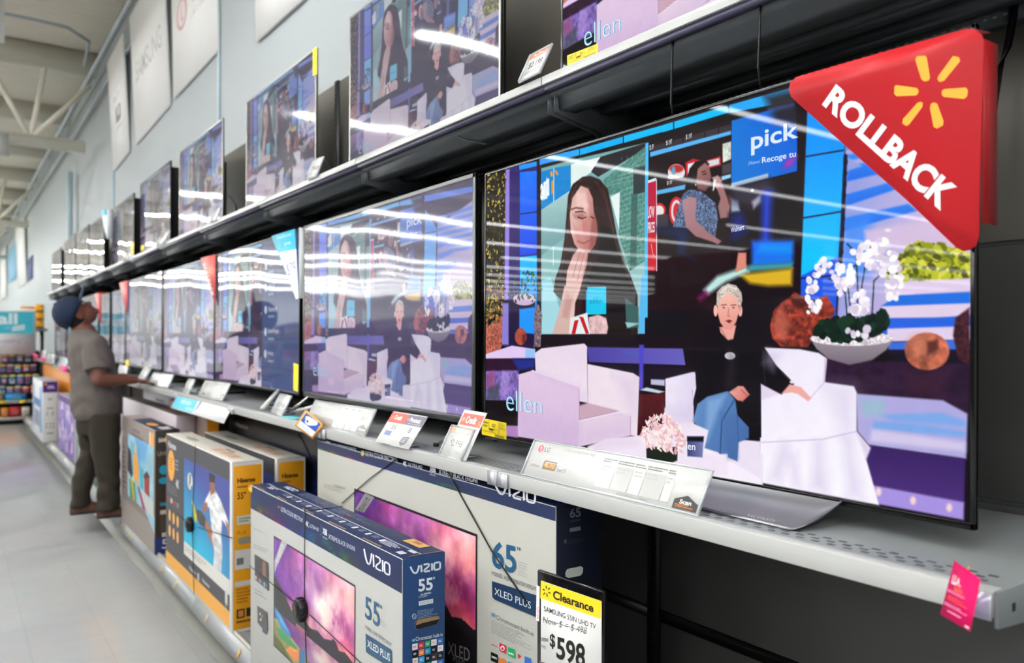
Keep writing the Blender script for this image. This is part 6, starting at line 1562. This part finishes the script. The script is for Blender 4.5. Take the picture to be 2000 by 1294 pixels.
for S_, E_, W__, H__, sg in ((RS, RE, RW, RH, -1), (LS, LE, LW, LH, 1)):
    capsule(b, NB + (S_ - NB) * .4, S_, .07, .062, SKIN); capsule(b, S_, E_, .058, .047, SKIN); capsule(b, E_, E_ + (W__ - E_) * .4, .047, .044, SKIN); capsule(b, E_ + (W__ - E_) * .4, W__, .044, .029, SKIN)
    d = H__ - W__; d /= np.linalg.norm(d); side = np.array([0, 1.0, 0]) * sg; nrm = np.cross(d, np.array([0, 1.0, 0])); nrm = nrm if nrm[2] > 0 else -nrm
    pc = W__ + d * .05
    blob(b, pc, d * .052, np.array([0, .042, 0]), nrm * .017, SKIN)
    for i_, (o_, L1) in enumerate(((-.031, .058), (-.0105, .07), (.0105, .074), (.031, .066))):
        o_ *= -sg; k0 = pc + d * .035 + np.array([0, o_, 0]); sp = np.array([0, o_ * .35, 0])
        k1 = k0 + d * L1 * .45 + sp * .5 + np.array([0, 0, -.004]); k2 = k1 + d * L1 * .33 + np.array([0, 0, -.010]) + sp * .3; k3 = k2 + d * L1 * .25 + np.array([0, 0, -.007])
        k1[2] = max(k1[2], ZS + .012); k2[2] = max(k2[2], ZS + .010); k3[2] = max(k3[2], ZS + .009)
        capsule(b, k0, k1, .0098, .0092, SKIN, 8); capsule(b, k1, k2, .0092, .0085, SKIN, 8); capsule(b, k2, k3, .0085, .007, SKIN, 8)
    t0 = pc - d * .02 + side * -.034 * -1 * (-1); t1 = t0 - side * .022 + d * .028; t2 = t1 - side * .006 + d * .03
    t2[2] = max(t2[2] - .01, ZS + .01)
    capsule(b, t0, t1, .014, .0105, SKIN, 8); capsule(b, t1, t2, .0105, .008, SKIN, 8)
RA, LA = M_(208, 996, 6.29), M_(156, 994, 6.53); RA[2] = ZD + .105; LA[2] = ZD + .095
RHp, LHp = M_(203, 825, 6.33), M_(172, 825, 6.54); RK, LK = M_(210, 905, 6.31), M_(170, 900, 6.535)
for h_, k_, a_ in ((RHp, RK, RA), (LHp, LK, LA)):
    capsule(b, np.array([h_[0], YM, h_[2] + .06]), h_, .09, .06, SKIN); capsule(b, h_, k_, .06, .045, SKIN); capsule(b, k_, a_, .045, .035, SKIN)
body = fuse(b, 'body', man, .0062, 4)
# shirt: torso with soft belly, short sleeves, open neck and hem
b = MB()
X_ = lambda u, v: M_(u, v)[0]; Z_ = lambda v: M_(180, v)[2]
secs = []
for v, ul, ur, ry in ((818, 145, 224, .165), (806, 138, 236, .185), (785, 135, 238.5, .195), (765, 137, 237, .195), (740, 138.5, 233, .19), (713, 135, 228, .19), (690, 131.5, 222, .20), (672, 132, 211, .205), (660, 134, 201, .19), (651, 138, 190, .14), (645, 142, 182, .085), (641, 144, 180, .078)):
    x0, x1 = X_(ul, v), X_(ur, v); secs.append(((x0 + x1) / 2, YM, Z_(v), (x1 - x0) / 2, ry))
loft(b, secs, SHIRT)
for S_, E_, sg in ((RS, RE, -1), (LS, LE, 1)):
    d = (E_ - S_); L1 = np.linalg.norm(d); d /= L1
    capsule(b, NB + (S_ - NB) * .55 + np.array([0, 0, .0]), S_, .085, .082, SHIRT); 
    e_ = S_ + d * L1 * .72; n = 16; v = []
    e1 = np.array([1.0, 0, .1]); e1 -= d * (e1 @ d); e1 /= np.linalg.norm(e1); e2 = np.cross(d, e1)
    for q, r in ((0, .082), (.5, .084), (1, .090)):
        for k in range(n):
            w = 2 * pi * k / n; v.append(S_ + (e_ - S_) * q + (e1 * cos(w) * 1.02 + e2 * sin(w) * .92) * r)
    b.add(v, [(i * n + k, i * n + (k + 1) % n, (i + 1) * n + (k + 1) % n, (i + 1) * n + k) for i in range(2) for k in range(n)] + [tuple(reversed(range(n))), tuple(range(2 * n, 3 * n))], SHIRT)
fuse(b, 't_shirt', man, .009, 4, .0032)
# trousers: loose legs with folded hems
b = MB()
x0, x1 = X_(146, 800), X_(233, 800)
loft(b, [((x0 + x1) / 2, YM, Z_(845), (x1 - x0) / 2 * .9, .16), ((x0 + x1) / 2, YM, Z_(815), (x1 - x0) / 2, .175), ((x0 + x1) / 2, YM, Z_(785), (x1 - x0) / 2 * .92, .165)], PANTS)
def leg(pts):
    secs = [(X__, y, z, rx, ry) for X__, y, z, rx, ry in pts]; loft(b, secs, PANTS, 20)
def lg(rows, y0, y1):
    v0, v1 = rows[0][0], rows[-1][0]; out = []
    for v, ul, ur in rows:
        y = y0 + (y1 - y0) * (v - v0) / (v1 - v0); a, c = PY(ul, v, y), PY(ur, v, y); out.append(((a[0] + c[0]) / 2, y, a[2], (c[0] - a[0]) / 2, max(.085, (c[0] - a[0]) / 2 * .95)))
    leg(out)
lg([(808, 168, 236), (840, 170, 236), (880, 176, 235), (910, 183, 235), (940, 190, 236), (955, 189, 234), (975, 189, 236), (990, 188, 235), (997, 188, 230)], 6.33, 6.285)
lg([(808, 146, 205), (840, 150, 200), (875, 157, 195), (905, 149, 190), (935, 141, 186), (950, 139, 181), (970, 140, 177), (982, 136, 178), (989, 133, 178)], 6.54, 6.53)
fuse(b, 'trousers', man, .009, 4, .004)
# cap with brim
b = MB(); cc = HC + hn * .034 - hf * .008; n, m = 28, 10; v = []
for i in range(m + 1):
    th = radians(4 + 92 * i / m)
    for k in range(n):
        ph = 2 * pi * k / n; v.append(cc + hf * .116 * sin(th) * cos(ph) + hy * .092 * sin(th) * sin(ph) + hn * .112 * cos(th) - hn * (.03 * (1 - cos(ph)) * .5 if i == m else 0))
b.add(v, [(i * n + k, i * n + (k + 1) % n, (i + 1) * n + (k + 1) % n, (i + 1) * n + k) for i in range(m) for k in range(n)] + [tuple(range(n))], CAPM)
blob(b, cc + hn * .113, hf * .008, hy * .008, hn * .004, CAPM, 8, 5)
cap_ = b.build('cap', man, smooth=True); s_ = cap_.modifiers.new('solid', 'SOLIDIFY'); s_.thickness = .004
b = MB(); v = []
bf = hf * cos(.2) + hn * sin(.2)
for i in range(7):
    for k in range(13):
        a_ = -1 + 2 * k / 12; q = i / 6; L1 = .105 * sqrt(max(0, 1 - a_ * a_ * .85))
        v.append(cc + hf * (.112 * cos(a_ * .82)) + hy * (.088 * sin(a_ * .95) * (1 + .04 * q)) + bf * L1 * q - hn * (.018 * a_ * a_) + hn * .004)
b.add(v, [(i * 13 + k, i * 13 + k + 1, (i + 1) * 13 + k + 1, (i + 1) * 13 + k) for i in range(6) for k in range(12)], CAPM)
br_ = b.build('cap_brim', cap_, base=cap_['_base'], smooth=True); s_ = br_.modifiers.new('solid', 'SOLIDIFY'); s_.thickness = .004
b = MB()
for s_ in (-1, 1):
    blob(b, HC + hf * .09 + hy * s_ * .033 + hn * .002, hf * .009, hy * .013, hn * .008, mat('eye_white', (206, 196, 186), .2), 10, 6); blob(b, HC + hf * .098 + hy * s_ * .033 + hn * .003, hf * .003, hy * .005, hn * .005, BLACK, 8, 5)
    blob(b, HC + hf * .094 + hy * s_ * .034 + hn * .018, hf * .01, hy * .02, hn * .004, mat('brow_hair', (24, 18, 16), .8), 10, 6)
b.build('eyes', man, smooth=True)
b = MB(); hair = mat('short_black_hair', (26, 20, 18), .9)
blob(b, HC - hf * .03 - hn * .02, hf * .07, hy * .0785, hn * .06, hair); b.build('hair', man, smooth=True)
# shoes
for (u0, u1, v, y, nm) in ((189, 238, 1012, 6.29, 0), (127, 190, 1003, 6.53, 1)):
    a, c = PY(u0, v, y), PY(u1, v, y); L1 = min(.285, c[0] - a[0] + .05); b = MB(); zz = ZD + .0135; xa = a[0]; xa = max(xa, .80) if nm == 0 else max(xa, .715)
    cx = lambda q: xa + L1 * q
    loft_pts = [(0, .03, .05), (.06, .042, .075), (.25, .043, .085), (.42, .044, .08), (.62, .05, .062), (.82, .05, .05), (.95, .036, .04), (1, .02, .03)]
    vv = []; n = 14
    for q, ry, hh_ in loft_pts:
        for k in range(n):
            w = pi * k / (n - 1); vv.append((cx(q), y + ry * cos(w) * (1 if 0 < k < n - 1 else 1), zz + .012 + hh_ * max(0.0, sin(w)) ** .7))
    f = [(i * n + k, i * n + k + 1, (i + 1) * n + k + 1, (i + 1) * n + k) for i in range(len(loft_pts) - 1) for k in range(n - 1)] + [tuple(range(n)), tuple(reversed(range(len(vv) - n, len(vv))))]
    b.add(vv, f, SHOE); sh_ = b.build('shoe', man, smooth=True)
    b = MB(); out = [(cx(q), y + ry * 1.06, zz) for q, ry, _ in loft_pts] + [(cx(q), y - ry * 1.06, zz) for q, ry, _ in reversed(loft_pts)]
    b.prism(out, (0, 0, .016), SOLE); b.build('sole', sh_, base=man['_base'])
# ------------------------------------------------------------------ wall signs, end rack and the far end of the store
SIGNW = mat('white_sign_board', (240, 240, 236), .5)


def wsign(label, BL, BR, TL, X, fn=None, mtc=(255, 255, 252), name='wall_sign', cat='sign'):
    t, S, done = card(name, label, BL, BR, TL, None, X, mtc, False, False, .02, cat=cat, group=None, mt=MATTP)
    if fn:
        fn(S, S.w, S.h)
    done('panel'); return t


def s1(S, w_, h_):
    G = (196, 196, 192)
    S.rrect(.36 * w_, .36 * h_, .66 * w_, .50 * h_, .05, (150, 150, 146)); S.rrect(.46 * w_, .41 * h_, .60 * w_, .49 * h_, .03, (236, 236, 232)); S.line([(.3 * w_, .54 * h_), (.3 * w_, .66 * h_), (.7 * w_, .70 * h_)], .012, G); S.text('Roku TV', (.28 * w_, .62 * h_, .62 * w_, .56 * h_), G); S.lines([(.4 * w_, .32 * h_), (.7 * w_, .32 * h_), (.7 * w_, .29 * h_), (.4 * w_, .29 * h_)], 1, G, .6, 2)


def s2(S, w_, h_):
    S.text('SAMSUNG', (.12 * w_, .60 * h_, .88 * w_, .44 * h_), (204, 205, 204), .01)


def s3(S, w_, h_):
    S.ell(.25 * w_, .60 * h_, .13 * w_, .13 * h_, (224, 176, 176)); S.ell(.25 * w_, .60 * h_, .095 * w_, .10 * h_, (240, 232, 230)); S.line([(.24 * w_, .66 * h_), (.24 * w_, .55 * h_), (.28 * w_, .55 * h_)], .03, (224, 176, 176)); S.text('LG', (.5 * w_, .66 * h_, .66 * w_, .57 * h_), (214, 214, 212)); S.text("Life's Good", (.46 * w_, .52 * h_, .84 * w_, .46 * h_), (218, 218, 216))


wsign('white wall sign with a small dark square logo, furthest left of the big signs', (221, 334), (251.6, 295.5), (209.4, 124), XW - .03, s1)
wsign('large white wall sign with pale grey SAMSUNG lettering', (264.6, 282.5), (331, 204.5), (252.6, 34), XW - .03, s2)
wsign('large white wall sign with a pale red round logo', (339.3, 191.6), (425, 97.4), (334.4, -40), XW - .03, s3)
wsign('white wall sign cut off by the top edge above the second upper television', (499, 82), (592, -3), (497, -60), XW - .03)
wsign('white banner hanging high on the wall far down the aisle', (34.8, 562), (51, 551.8), (30, 448.7), XW - .03)
wsign('pale blue banner high on the far wall left of a white one', (15.8, 553), (32.5, 542.6), (14, 491.6), XW - .035, None, (150, 196, 222))
wsign('farthest white banner on the wall at the left edge', (1, 585), (12, 580), (0, 492), XW - .04)
wsign('grey-blue rectangle on the far wall right of the white banner', (53, 551), (63.5, 543), (53, 508), XW - .02, None, (96, 104, 138))
# hanging white panel at the very top left corner
o = MB().box(.0, .52, 10.9, 10.97, 4.83, 5.5, SIGNW).build('hanging_sign', base=(.2, 10.9, 4.83)); tag(o, 'white hanging panel cut off at the top left corner', 'sign')
o = MB().box(.42, .69, 13.3, 13.33, 3.98, 4.3, mat('grey_hanger', (200, 200, 196), .5)).build('hanging_rail', base=(.5, 13.3, 3.98)); tag(o, 'small pale fixture hanging below the truss at the left edge', 'fixture')

# cyan and white installation sign standing on the end rack
RY = 15.35
t, S, done = card('installation_sign', 'cyan and white Install TV Mounting sign on the end rack at left', (-70, 690), (69, 692), (-70, 603), None, 1.0, (236, 238, 238), False, False, cat='sign', mt=MATTP) if False else (None, None, None)
a, c = PY(-75, 604, RY), PY(70, 691, RY); t = thing('installation_sign', 'cyan and white Install TV Mounting sign above the end rack at left', 'sign', ((a[0] + c[0]) / 2, RY, c[2]))
b = MB().box(a[0], c[0], RY, RY + .02, c[2], a[2], MATTP, (252, 253, 253)); S = Sheet(b, PRINT, (0, -1, 0), pix=lambda u, v: PY(u, v, RY), eps=.001)
S.poly([(-72, 607), (66, 609), (65, 651), (-72, 651)], (62, 186, 208)); S.text('Install', [(-70, 611), (34, 611), (34, 633), (-70, 633)], (226, 242, 246), .03); S.poly([(24, 637), (49, 633), (48, 644), (23, 647)], (196, 226, 232)); S.text('with', [(9, 638), (21, 637), (21, 641), (9, 642)], (196, 230, 238)); S.text('TV Mounting*', [(-50, 660), (50, 661), (50, 672), (-50, 672)], (190, 186, 210), .01); b.build('panel', t)
MB().box((a[0] + c[0]) / 2 - .03, (a[0] + c[0]) / 2 + .03, RY + .03, RY + .05, 1.0, c[2] + .3, RAIL).build('post', t)
# yellow striped cartons behind it
p, r = PY(66, 593, 15.6), PY(86, 641, 15.6)
for k in range(3):
    z = r[2] + (p[2] - r[2]) * k / 3
    b = MB().box(p[0] + .03, r[0], 15.6, 15.85, z, z + (p[2] - r[2]) / 3 - .006, PRINT, (240, 164, 24)); S = Sheet(b, PRINT, (0, -1, 0), (p[0] + .03, 15.6, z), (1, 0, 0), (0, 0, 1), eps=.001); S.rect(.0, .0, r[0] - p[0] - .03, .02, (40, 32, 20)); S.rect(.04, .04, .1, .09, (250, 190, 60))
    tag(b.build('yellow_carton', base=(p[0], 15.7, z)), ['lowest of the yellow cartons stacked beside the Install sign', 'middle yellow carton of the stack beside the Install sign', 'top yellow carton of the stack beside the Install sign'][k], 'carton', 'yellow cartons')
q = PY(40, 600, 15.7); o = MB().box(q[0], p[0] + .03, 15.7, 15.72, q[2] - .02, q[2] + .02, mat('orange_trim', (236, 160, 30), .5)).build('orange_shelf_edge', base=q); tag(o, 'thin orange edge sticking out above the Install sign', 'trim')
o = MB().box(p[0] + .03, r[0] + .05, 15.58, 15.95, r[2] - .05, r[2] - .004, SHELFGREY).box(p[0] + .1, r[0], 15.62, 15.9, 0, r[2] - .05, BLACK).build('end_stand', base=(p[0], 15.7, 0)); tag(o, 'narrow dark stand carrying the yellow cartons', 'stand')

# end rack with hanging packs, facing the camera
RX0, RX1 = .3, 1.32; RB = RY + .5
t = thing('end_rack', 'dark pegboard rack with shelves across the far end of the aisle', 'rack', ((RX0 + RX1) / 2, RY, 0))
MB().box(RX0, RX1, RB, RB + .05, 0, 1.2, mat('dark_pegboard', (60, 57, 58), .8)).build('pegboard', t)
for z, dpt in ((.115, .5), (.385, .42)):
    b = MB().box(RX0, RX1, RB - dpt, RB, z - .03, z, SHELFGREY).box(RX0, RX1, RB - dpt - .01, RB - dpt, z - .04, z + .004, RAIL); b.build('shelf_board', t)
b = MB().box(RX0, RX1, RB - .45, RB, 0, .08, BLACKM); b.build('kick_plate', t)
rr = random.Random(3); PC = [(190, 70, 84), (70, 150, 210), (130, 60, 80), (216, 216, 216), (130, 150, 176), (150, 90, 150), (66, 120, 180), (236, 230, 220), (220, 110, 96), (60, 120, 130)]
cn = ['red', 'blue', 'maroon', 'silver', 'grey', 'purple', 'dark blue', 'white', 'coral', 'teal']
rows = [(1.07, .13, 'top'), (.905, .14, 'second'), (.72, .18, 'third'), (.545, .13, 'lowest')]
for r, (zc, hh_, rn) in enumerate(rows):
    for i in range(7):
        x = 1.20 - i * .112 - (r % 2) * .03; k = (r * 3 + i * 7 + rr.randrange(3)) % 10; h2 = hh_ * rr.uniform(.8, 1.05); y = RB - rr.uniform(.10, .2)
        b = MB().box(x - .044, x + .044, y - .02, y, zc - h2 / 2, zc + h2 / 2, PRINT, PC[k]); S = Sheet(b, PRINT, (0, -1, 0), (x - .044, y - .02, zc - h2 / 2), (1, 0, 0), (0, 0, 1), eps=.001)
        S.rect(.01, h2 * .15, .08, h2 * .55, PC[(k + 4) % 10]); S.rect(.0, h2 * .84, .088, h2, [(246, 222, 50), (236, 226, 196), (240, 228, 120)][(i + r) % 3]); S.ell(.044, h2 * .4, .025, h2 * .15, PC[(k + 7) % 10])
        b.tube([(x, y, zc + h2 / 2 - .01), (x, RB, zc + h2 / 2)], .004, SILVER, 6)
        tag(b.build('hanging_pack', base=(x, y, zc)), '%s hanging pack, %s from the right in the %s row of the end rack' % (cn[k], ORD[i].replace('nearest', 'first'), rn), 'pack', 'packs on the end rack')
for x0, x1, z, hh_, c, lb_ in ((.76, 1.05, .385, .10, (40, 150, 210), 'long bright blue pack on the middle shelf of the end rack'), (.55, .74, .385, .12, (150, 140, 116), 'tan pack on the middle shelf of the end rack beside the blue one'), (.70, .80, .115, .15, (240, 146, 60), 'orange box on the bottom shelf of the end rack'), (.82, .98, .115, .16, (196, 44, 52), 'red box with a dark window on the bottom shelf of the end rack'), (.99, 1.10, .115, .15, (226, 220, 206), 'white box right of the red one on the bottom shelf')):
    b = MB().box(x0, x1, RB - .42, RB - .1, z + .002, z + hh_, PRINT, c); S = Sheet(b, PRINT, (0, -1, 0), (x0, RB - .42, z), (1, 0, 0), (0, 0, 1), eps=.001); S.rect((x1 - x0) * .2, hh_ * .3, (x1 - x0) * .75, hh_ * .75, tuple(min(255, int(q * .5 + 70)) for q in c)); tag(b.build('boxed_pack', base=(x0, RB - .3, z)), lb_, 'box')
for k, x in enumerate((.72, 1.0)):
    tag(MB().box(x - .05, x + .05, RB - .444, RB - .431, .345, .388, PRINT, (250, 222, 40)).build('shelf_ticket', base=(x, RB - .44, .36)), ['yellow ticket on the middle rail of the end rack, left one', 'yellow ticket on the middle rail of the end rack, right one'][k], 'ticket')

# goods across the aisle and far down the store: seen mostly as reflections in the screens
GC = [(200, 190, 210), (150, 120, 170), (90, 120, 170), (220, 220, 224), (190, 60, 60), (60, 60, 70), (230, 200, 90), (120, 160, 190)]
rr = random.Random(9)
for ri, X in enumerate((-2.6, -6.0)):
    for bi in range(4):
        y0 = -1 + bi * 5.0
        t = thing('goods_rack', 'grey double shelf rack across the aisle, seen only as a reflection', 'rack', (X, y0, 0), 'racks across the aisle')
        for z in (.15, .75, 1.35):
            MB().box(X - .8, X, y0, y0 + 4.8, z - .03, z, RAIL).build('shelf_board', t)
        MB().box(X - .42, X - .38, y0, y0 + 4.8, 0, 1.95 if ri else 1.7, PANEL).build('back_panel', t)
        for z in (.15, .75, 1.35):
            for q in range(6):
                c = rr.choice(GC); w_ = rr.uniform(.5, .76); y = y0 + .03 + q * .79; h2 = rr.uniform(.25, .54) if z < 1.3 else rr.uniform(.2, .5)
                o = MB().box(X - .36, X - .05, y, y + w_, z + .002, z + h2, PRINT, c).box(X - .05, X - .049, y + .06, y + w_ - .08, z + h2 * .2, z + h2 * .7, PRINT, rr.choice(GC)).build('boxed_goods', base=(X - .2, y, z))
                tag(o, 'boxed goods on the rack across the aisle, seen only as a reflection', 'box', 'boxes across the aisle')
o = MB().box(-2.55, -2.53, 3.5, 5.2, 1.75, 2.15, PRINT, (206, 60, 84)); S = Sheet(o, PRINT, (1, 0, 0), (-2.53, 3.5, 1.75), (0, 1, 0), (0, 0, 1), eps=.001); S.text('Special', (.2, .34, 1.5, .08), (240, 236, 236), .02)
tag(o.build('aisle_sign', base=(-2.5, 4.3, 1.75)), 'pink sign across the aisle, mirrored in the hazy grey-framed screen', 'sign')
